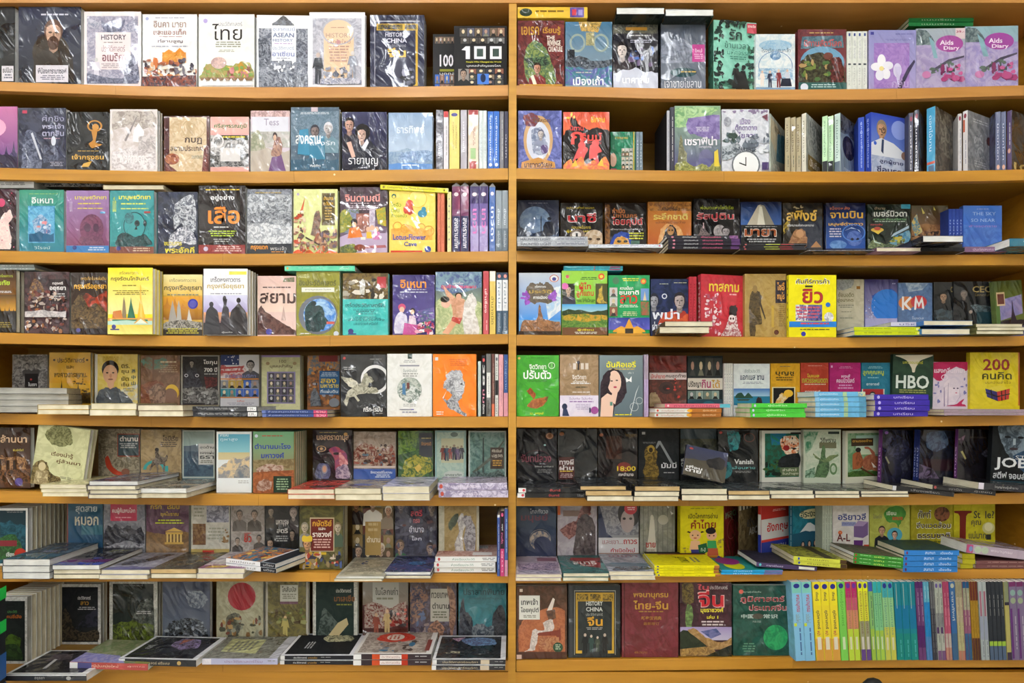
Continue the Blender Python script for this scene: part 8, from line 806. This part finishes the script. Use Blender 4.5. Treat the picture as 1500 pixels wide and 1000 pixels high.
parse(7, 'right', '''
S 756.5 831 858 Y=.6 n=2 t=1.6 f=1 | 5a3a2c | r 0 0 100 100 5e3e2e 46301f 40;r 6 4 12 8 c8b8a8;N b06a44 9a5838 90 10 50 30 40 60 30 96 34 96 92 4 92 4 60;r 5 13 46 46 dcdcd4;T 9 17 42 26 3a3a3a เทพเจ้า;T 8 29 44 38 3a3a3a ไอยคุปต์;l 10 40 42 44 776 2;p e0d4c8 60 34 72 16 76 18 70 34;N 4a3428 6a4a38 60 58 34 76 32 78 44 64 48;N d8ccc4 b0a49c 160 54 48 72 46 72 62 44 66 36 88 16 90 26 84 32 60 54 60;p 7a3424 44 64 84 60 86 52 88 74 80 74 78 68 44 68;r 44 70 84 90 b07a54 8a4e34 140;e 82 84 10 = 2a4a34;l 76 80 88 88 a8b89a 3;r 0 90 100 94 4a2c20;r 10 94 90 99 4a2a20;r 0 94 10 100 c8a898 | | terracotta brown paperback with a seated Egyptian god
S 832.5 909 857 Y=1 n=2 t=1.6 f=1 | 23282a | r 2 0 8 100 33383c;o 50 50 40 40 .1 23282a;r 11 7 91 8 9a9a90;r 11 7 12 96 9a9a90;r 90 7 91 96 9a9a90;r 14 10 88 24 b8922c;r 16 12 38 21 4a4020 a88830 160;r 42 12 62 21 4a4020 a88830 160;r 66 12 86 21 4a4020 a88830 160;r 14 24 18 94 b8922c;r 84 24 88 94 b8922c;r 14 90 26 94 c8a030;r 76 90 88 94 c8a030;r 18 22 84 90 262c2c;T 34 22 66 28 d0d4d0 HISTORY;T 34 30 66 36 d0d4d0 CHINA;t 34 38 66 42 a8aca8 ประวัติศาสตร์;T 36 43 66 56 d8a02c จีน;l 34 58 66 62 999 2;f 32 94 28 14181a b8a898;f 44 92 24 2c4440 b8a898;f 56 92 22 3a4438 b8a898;f 70 94 28 1c1a1a b8a898 | | black paperback with gold key frame and four robed people
S 911 994 853 Y=.8 n=2 t=2 f=1 | 6c2830 | r 0 0 100 100 722c34 642428 30;r 3 0 5 100 4a181c;T 20 14 82 22 b88a30 พจนานุกรม;T 20 24 82 36 b88a30 ไทย-จีน;l 28 38 76 41 9a7430 1;T 34 45 70 50 a07430 新泰汉词典;t 38 53 66 57 a07430 最新增订;t 22 92 44 95 a07430 杨汉川 | | plain maroon dictionary with gold Thai and Chinese lettering
S 996 1072 853 Y=1 n=1 f=1 | 3c1c22 | r 0 0 100 60 44202a 321820 40;N 6a5a28 3a2c1c 130 4 2 26 2 26 26 14 30 4 24;T 34 2 56 10 c04a54 ใน;t 58 4 92 9 c8c0c0 ประวัติศาสตร์;T 34 10 86 34 e0b0b0 จีน;T 35.5 11.5 84.5 33 c0202c จีน;N 6a8a4a 4a5c34 60 14 30 22 30 26 44 22 60 12 62 10 44;T 40 34 84 42 e0d430 มุขราชวงศ์;T 52 44 74 49 e0d430 เล่ม 1;l 40 52 86 68 c8b8b8 4;g 0 60 100 78 9a8ab8 b8b0c8;N 3a4a7a 6a6a98 40 40 66 70 62 80 70 60 76;N 24301a 1c2414 60 0 66 26 66 44 76 50 90 0 92;N b08a58 8a6a3c 60 14 64 30 62 50 74 80 82 100 74 100 90 60 90 40 80;N a88448 7a5a2c 60 0 90 60 86 74 98 0 100;N 1a1c14 2c2c1c 60 60 96 100 84 100 100 50 100 | | dark maroon paperback with the long wall over hills and red จีน lettering
S 1074 1156 857 Y=1 n=1 f=1 | 1c4a3e | r 0 0 100 100 205044 184034 30;e 14 9 4 3 c85a4a;t 18 8 50 11 a8c8b8 ความรู้เบื้องต้น;T 12 15 92 26 c89a9a ภูมิศาสตร์;T 13 16 91 25 8a2c30 ภูมิศาสตร์;T 28 27 96 36 c8a0a0 ประเทศจีน;T 29 28 95 35 8a3034 ประเทศจีน;T 14 41 36 47 a8b8b0 中国;T 54 41 80 47 a8b8b0 常识;e 44 44 10 4 4a4438;t 34 50 50 53 8a9a90 地理;e 76 74 22 18 1c7a4a 2a9a58 40;l 16 82 40 96 5a8a70 4 | | dark green paperback with a green globe and red Thai title
P 1165.5 1195 851.5 k=2 Y=-2.6 roll=-3.4 w=14.5 f=0 | 78b4d0 80b8d8 | | r 0 0 14 100 7ac0b0;e 5 50 3 34 2a3080;T 16 25 38 75 b03050 พจนานุกรม;t 41 25 52 75 8a7a6a ฉบับใหม่;l 55 30 96 60 4a6a9a 1;r 52 70 56 100 c8d83a | light blue spine at the head of the bottom row
P 1196 1232 851.5 k=3 Y=-2.6 roll=-3.4 w=14.5 f=0 | d8c03a e0cc30 | | g 0 0 30 100 e4d824 e0cc30;r 72 0 100 100 d09a44;e 6 50 3.4 36 2a2a80;T 13 25 24 75 3a3a44 เรียนรู้;T 36 25 60 75 3a3a44 ภูมิศาสตร์;T 62 25 68 75 a83050 พม่า;r 70 24 86 76 dcd4c0 | yellow to amber spine in the bottom row
P 1232.5 1243.5 851.5 Y=-2.6 roll=-3.4 w=14 f=0 | 6ab84a 74c050 | | e 5 50 3.4 36 2a2a80;t 10 25 56 75 4a8a3a เรียนรู้ภูมิศาสตร์;r 70 30 86 70 c8d8b0 | grass green spine right of the amber trio
P 1244 1261 851.5 k=2 Y=-2.6 roll=-3.4 w=14 f=0 | b8c048 c08060 | | r 0 0 20 100 a8205c;r 20 0 36 100 b85068;r 60 0 100 100 b0c83c;e 5 50 3.4 36 5a3090;t 12 25 60 75 7a6a5a เรียนรู้ภูมิศาสตร์;r 70 30 86 70 c8c8a8 | magenta to lime spine
P 1262 1277 851.5 k=2 Y=-2.6 roll=-3.4 w=14 f=0 | a8a850 c8c838 | | r 0 0 12 100 dce020;r 50 0 86 100 8a8a6a;r 86 0 100 100 5a4078;e 5 50 3.4 36 3a3080;t 12 25 66 75 6a3a3a เรียนรู้ภูมิศาสตร์;r 70 26 86 74 c0bcb0 | yellow spine with violet foot
P 1277.5 1284 851.5 Y=-2.6 roll=-3.4 w=14 f=0 | 6a9a6a 7aa860 | | r 0 0 12 100 3a50a0;r 60 0 100 100 90b040;l 14 30 60 70 4a6a5a 1;r 70 30 86 70 b8c0a0 | blue headed green spine
P 1284.5 1297 851.5 k=2 Y=-2.6 roll=-3.4 w=14 f=0 | 70b088 78b880 | | r 0 0 14 100 2a9a9a;r 62 0 100 100 98b844;t 14 25 58 75 2c4a5a เรียนรู้ภูมิศาสตร์;r 70 30 86 70 b8c8a8 | teal headed slim lime spine
P 1297.5 1314 851.5 k=2 Y=-2.6 roll=-3.4 w=14 f=0 | 80b078 88b880 | | r 0 0 20 100 3a9aa0;r 58 0 100 100 b8b84c;e 5 50 3.4 36 2a3080;t 12 25 68 75 4a7a7a เรียนรู้ภูมิศาสตร์;r 71 30 87 70 c0c0a0 | aqua headed spine fading to yellow
P 1314.5 1346 851.5 k=3 Y=-2.6 roll=-3.2 w=14.5 f=0 | 147a7c 187480 | | r 30 0 60 100 14688c;r 66 0 100 100 1a7a70;r 2 62 34 70 a8b0a0;l 72 30 98 60 4a9a9a 1 | deep teal spine with a thin white line
P 1346.5 1357.5 851.5 k=2 Y=-2.6 roll=-3.2 w=14 f=0 | 5a3460 643c68 | | r 0 0 8 100 4a2058;r 56 0 84 100 4a2058;l 10 30 54 60 a08aa0 1 | plum purple spine
P 1358 1366.5 851.5 k=2 Y=-2.6 roll=-3.2 w=14 f=0 | 4a8ab0 4a90b8 | | r 0 0 26 100 5aa0b4;r 26 0 70 100 1c78b0;r 70 0 100 100 4a78a8;l 4 30 24 60 a8c8d0 1 | blue banded spine right of the plum pair
P 1367 1374 851.5 k=2 Y=-2.6 roll=-3.2 w=14 f=0 | 34343c 3c3c44 | | r 0 0 34 100 5a5a5c;l 4 30 98 60 777 1 | thin charcoal spine
P 1374.5 1386 851.5 k=2 Y=-2.6 roll=-3.2 w=14 f=0 | 90948c a0a498 | | e 5 50 3 34 5a4a8a;r 40 0 58 100 7a7c7c;r 58 30 66 100 4a2c5a;r 88 0 100 100 6a4a70;l 8 30 84 60 5a5a5a 1 | pale grey spine with violet spots
P 1386.5 1395.5 851.5 k=2 Y=-2.6 roll=-3.2 w=14 f=0 | a85a6a a85068 | | r 0 0 34 100 983c5c;r 66 0 84 100 a89a90;r 84 0 100 100 a87a68;l 10 30 60 60 c8909a 1 | dusty rose spine
P 1396 1404.5 851.5 Y=-2.6 roll=-3 w=14 f=0 | 2c5888 305c8c | | e 5 50 3 34 a8a890;T 12 25 50 75 a8b0b0 ราชาศัพท์;r 66 0 100 100 3a5a78 | navy blue spine right of the rose pair
P 1405 1414.5 851.5 k=2 Y=-2.6 roll=-3 w=14 f=0 | a09a7a a89c80 | | r 0 0 20 100 8a8468;r 52 0 88 100 a8a478;r 88 0 100 100 a8705c;l 8 30 84 60 7a6a5a 1 | sand coloured spine with terracotta foot
P 1415 1425 851.5 k=2 Y=-2.6 roll=-3 w=14 f=0 | 8a5060 845068 | | r 0 0 8 100 1c5078;r 8 0 36 100 8a8c74;r 66 0 100 100 34587a;l 10 30 60 60 b8a890 1 | grey, wine and blue banded spine
P 1425.5 1437 851.5 k=3 Y=-2.6 roll=-3 w=14 f=0 | 947220 9a7824 | | r 0 0 24 100 5c2820;r 72 0 100 100 4c2c24;l 26 30 70 60 7a5a1c 1 | maroon headed mustard spine
P 1438 1450 851.5 k=2 Y=-2.6 roll=-3 w=14 f=0 | 909890 98a0a0 | | r 12 30 44 80 905868;r 44 10 74 100 8a90a0;l 74 30 98 60 667 1 | greyish white spine with rose lettering
P 1450.5 1475 851.5 k=4 Y=-2.6 roll=-3 w=14.5 f=0 | 24282c 2a2e34 | | r 76 0 82 100 88a838;r 82 0 100 100 4a5a70;l 14 30 46 60 777 1 | black spine with a lime band and slate foot
P 1475.5 1482.5 851.5 Y=-2.6 roll=-3 w=14 f=0 | 989050 a09858 | | r 0 0 26 100 7a8060;r 26 0 30 100 2a2434;r 90 0 100 100 3a2c40 | olive cream spine
P 1483 1515 851.5 k=3 Y=-2.6 roll=-3 w=14.5 f=0 | 6a5c78 70627e | | r 0 0 6 100 6a2a5a;e 14 50 4 40 7a9a90;e 24 50 4 40 8a9a7a;r 34 70 98 100 5a2a68;l 40 20 90 50 a098a0 1 | dim lilac spine at the right end of the bottom row
''')

# ================================================================ bookcase, room
def build_case():
    root = bpy.data.objects.new('bookcase', None); C.objects.link(root)
    tag(root, 'tall wall to wall varnished golden wood bookcase of two bays holding all the books', 'bookcase')
    XL, XR = px(-92), px(1566); XM0, XM1 = px(744.6), px(756.2)
    FL = 0.0; TOP = pz(-32)
    for r, sides in enumerate(SH):
        for sd, pts in enumerate(sides):
            x0, x1 = (XL, XM0 - .0005) if sd == 0 else (XM1 + .0005, XR)
            n = 16; xs = [x0 + (x1 - x0) * i / n for i in range(n + 1)]
            pxs = [p[0] for p in pts]
            v = []; v2 = []
            for x in xs:
                q = min(max(x * F / D + CX, pxs[0]), pxs[-1])
                zt = pz(float(np.interp(q, pxs, [p[1] for p in pts]))); zb = pz(float(np.interp(q, pxs, [p[2] for p in pts])))
                v += [(x, .0185, zt - .0002), (x, DEPTH, zt - .0002), (x, DEPTH, zt - .018), (x, .0185, zt - .018)]
                v2 += [(x, 0, zt - .0008), (x, .0008, zt), (x, .018, zt), (x, .018, zb), (x, .0008, zb), (x, 0, zb + .0008)]
            def sweep(v, k):
                f = [(i * k + j, i * k + (j + 1) % k, (i + 1) * k + (j + 1) % k, (i + 1) * k + j) for i in range(n) for j in range(k)]
                f += [tuple(reversed(range(k))), tuple(n * k + j for j in range(k))]
                me = bpy.data.meshes.new('board'); me.from_pydata(v, [], f); return me
            s = link('shelf', sweep(v, 4), root, [WOOD_IN])
            cut = [.33, .62, .5, .71, .4, .57, .66, .48][(r + sd * 3) % 8]
            j = max(1, min(n - 1, round(cut * n)))
            lipm = WOOD_TOP if r == 0 else WOOD
            # the front strip is two lengths butted at a seam
            for a, b in ((0, j), (j, n)):
                vv = v2[a * 6:(b + 1) * 6]; m = b - a
                if a: vv = [(x + (.0006 if i < 6 else 0), y, z) for i, (x, y, z) in enumerate(vv)]
                f = [(i * 6 + q, i * 6 + (q + 1) % 6, (i + 1) * 6 + (q + 1) % 6, (i + 1) * 6 + q) for i in range(m) for q in range(6)]
                f += [tuple(reversed(range(6))), tuple(m * 6 + q for q in range(6))]
                me = bpy.data.meshes.new('lip'); me.from_pydata(vv, [], f)
                link('edge_strip', me, s, [lipm])
    # post: leans a hair, front strip plus partition behind
    def prism(xa0, xa1, xb0, xb1, y0, y1, z0, z1):
        v = [(xa0, y0, z0), (xa1, y0, z0), (xa1, y1, z0), (xa0, y1, z0), (xb0, y0, z1), (xb1, y0, z1), (xb1, y1, z1), (xb0, y1, z1)]
        me = bpy.data.meshes.new('p'); me.from_pydata(v, [], [(3, 2, 1, 0), (4, 5, 6, 7), (0, 1, 5, 4), (1, 2, 6, 5), (2, 3, 7, 6), (3, 0, 4, 7)]); return me
    p = link('partition', prism(px(747), px(753), px(747.5), px(753.5), .0185, DEPTH, FL + .06, TOP - .035), root, [WOOD_IN])
    link('edge_strip', prism(px(744), px(755), px(745.6), px(756.8), -.001, .018, FL + .06, TOP - .036), p, [WOOD_POST])
    link('side_panel', box_mesh(XL - .02, XL - .0005, 0, DEPTH + .012, FL, TOP, .001), root, [WOOD])
    link('side_panel', box_mesh(XR + .0005, XR + .02, 0, DEPTH + .012, FL, TOP, .001), root, [WOOD])
    link('back_panel', box_mesh(XL, XR, DEPTH + .0005, DEPTH + .012, FL, TOP - .036), root, [WOOD_IN])
    # top board, lower edge seen at the head of the picture
    link('top_board', prism(XL - .02, XR + .02, XL - .02, XR + .02, -.004, DEPTH + .012, pz(5.5), TOP), root, [WOOD_TOP])
    link('kick_board', prism(XL, XR, XL, XR, .004, .02, FL, pz(985)), root, [WOOD])
    return root
build_case()

def room():
    wall = plain('cream_plaster', 'dcd8cc', .9); fl = plain('beige_terrazzo', 'b4aea4', .5)
    X0, X1, Y0, Y1 = -2.6, 2.6, -6.0, DEPTH + .02
    for nm, b in (('floor', (X0, X1, Y0, Y1, -.05, -.0005)), ('ceiling', (X0, X1, Y0, Y1, CEIL + .001, CEIL + .05)),
                  ('wall_back', (X0, X1, Y1, Y1 + .08, -.05, CEIL + .05)), ('wall_front', (X0, X1, Y0 - .08, Y0, -.05, CEIL + .05)),
                  ('wall_left', (X0 - .08, X0, Y0 - .08, Y1 + .08, -.05, CEIL + .05)), ('wall_right', (X1, X1 + .08, Y0 - .08, Y1 + .08, -.05, CEIL + .05))):
        o = link(nm, box_mesh(*b), None, [fl if nm == 'floor' else wall]); o['kind'] = 'structure'
room()

def tube_light(i, x, y, s):
    r = bpy.data.objects.new('fluorescent_light', None); C.objects.link(r); r.location = (x, y, CEIL)
    link('housing', box_mesh(-.1, .1, -.62, .62, -.05, 0, .004), r, [plain('white_enamel', 'e8e8e8', .4)])
    import bmesh
    tm = plain('lit_tube', 'ffffff', .3, TUBE_EMIT * s)
    for dx in (-.055, .055):
        bm = bmesh.new(); bmesh.ops.create_cone(bm, cap_ends=True, segments=16, radius1=.018, radius2=.018, depth=1.18, matrix=Matrix.Translation((dx, 0, -.072)) @ Matrix.Rotation(PI / 2, 4, 'X'))
        me = bpy.data.meshes.new('tube'); bm.to_mesh(me); bm.free()
        link('tube', me, r, [tm])
    tag(r, 'white twin tube ceiling lamp ' + ['front row far left', 'front row just left of the post', 'front row right of the post', 'rear row left, added as fill', 'rear row right, added as fill', 'middle row far left, added for glints', 'middle row just left of the post, added for glints', 'middle row right of the post, added for glints'][i], 'lamp')
for i, t in enumerate(TUBES): tube_light(i, *t)  # middle row added for film glints, rear row for fill into the shelves

# ---------------------------------------------------------------- two things cut by the lower and left edges of the picture
def carton():
    r = bpy.data.objects.new('display_carton', None); C.objects.link(r)
    x1 = px(9, -.13); r.location = (x1 - .16, -.19, 0)
    H = pz(860, -.12)
    c = link('carton_body', box_mesh(0, .16, 0, .06, 0, H, .002), r, [plain('black_card', '101418', .5)])
    for z0, z1, col in ((.96, 1.0, '1fb84a'), (.86, .90, '1fb84a'), (.72, .80, '2a5a9a'), (.66, .71, '2a4a7a'), (.56, .60, '1f8a5a')):
        v = [(.02, -.0004, H * z0 - .02), (.1604, -.0004, H * z0), (.1604, -.0004, H * z1), (.02, -.0004, H * z1 - .02), (.1604, .06, H * z0 + .012), (.1604, .06, H * z1 + .008)]
        me = bpy.data.meshes.new('s'); me.from_pydata(v, [], [(0, 1, 2, 3), (1, 4, 5, 2)])
        link('stripe', me, c, [plain('stripe_' + col, col, .4)])
    tag(r, 'black display carton with green and blue slanted stripes at the left edge', 'carton')
carton()

def bag():
    import bmesh
    r = bpy.data.objects.new('black_bag', None); C.objects.link(r); r.location = (px(1272, -.25), -.27, 0)
    bm = bmesh.new(); bmesh.ops.create_uvsphere(bm, u_segments=28, v_segments=16, radius=1)
    top = pz(992, -.27)
    for v in bm.verts:
        x, y, z = v.co; k = 1 - .25 * max(z, 0)
        v.co = (x * .1 * k, y * .07 * k, top * .5 + top * .5 * (abs(z) ** .8) * (1 if z > 0 else -1))
    me = bpy.data.meshes.new('bag'); bm.to_mesh(me); bm.free()
    for p in me.polygons: p.use_smooth = True
    link('bag_body', me, r, [plain('black_nylon', '0c0c0d', .6)])
    link('strap', box_mesh(-.105, -.095, -.012, .012, .05, top * .8, .003), r, [plain('black_webbing', '141416', .8)])
    tag(r, 'rounded black bag standing on the floor before the lower right shelf', 'bag')
bag()

# ================================================================ books become objects: the 300 largest in view, the rest one mass
MAXB = 326
order = sorted(range(len(BOOKS)), key=lambda i: -BOOKS[i]['area'])
single = set(order[:MAXB])
rest_v, rest_f, rest_a, rest_m = [], [], [], []
used = {}
for i, b in enumerate(BOOKS):
    if i in single:
        lb = b['label']
        if lb in used: lb = lb + ' again'
        used[lb] = 1; b['label'] = lb
        build_book(b)
    else:
        cm, pm, fm, sm = book_parts(b)
        for me, mi in ((cm, 0), (pm, 1)) + (((sm, 0),) if sm else ()) + (((fm, 0),) if fm and b['front'] else ()):
            o = len(rest_v)
            for v in me.vertices: rest_v.append(tuple(b['m'] @ v.co))
            cols = [tuple(d.color[:3]) for d in me.attributes['ca'].data] if mi == 0 else [lin('d8d4c4')] * len(me.vertices)
            rest_a += cols
            for p in me.polygons: rest_f.append(tuple(o + j for j in p.vertices)); rest_m.append(mi)
if rest_v:
    me = bpy.data.meshes.new('rest'); me.from_pydata(rest_v, [], rest_f); attrs(me, rest_a, [tuple(c * .9 for c in a) for a in rest_a], [40.0] * len(rest_a))
    me.materials.append(PRINT[0]); me.materials.append(PAGES['c'])
    me.polygons.foreach_set('material_index', rest_m); me.update()
    o = link('book_copies', me); o['kind'] = 'stuff'
    tag(o, 'thin further copies and slivers of books seen behind and between the front ones', 'books')
if 0:
  for b in BOOKS:
    d = b['d']; P_ = [b['m'] @ Vector((x, y, z)) for x in (0, d['w']) for y in (0, d['t']) for z in (0, d['h'])]
    if max(p.y for p in P_) > DEPTH: print('BACK', round(max(p.y for p in P_), 3), b['label'])
    r = b['row']; zt = max(p.z for p in P_); X = sum(p.x for p in P_) / 8
    if r > 0:
        lim = shelf_z(r - 1, X) - .018
        if zt > lim: print('TOP', round(zt - lim, 3), b['label'])
print('books', len(BOOKS), 'singles', len(single))
for b in BOOKS:
    n_ = len(b['label'].split())
    if n_ > 15 or n_ < 4: print('LABEL LENGTH', n_, b['label'])
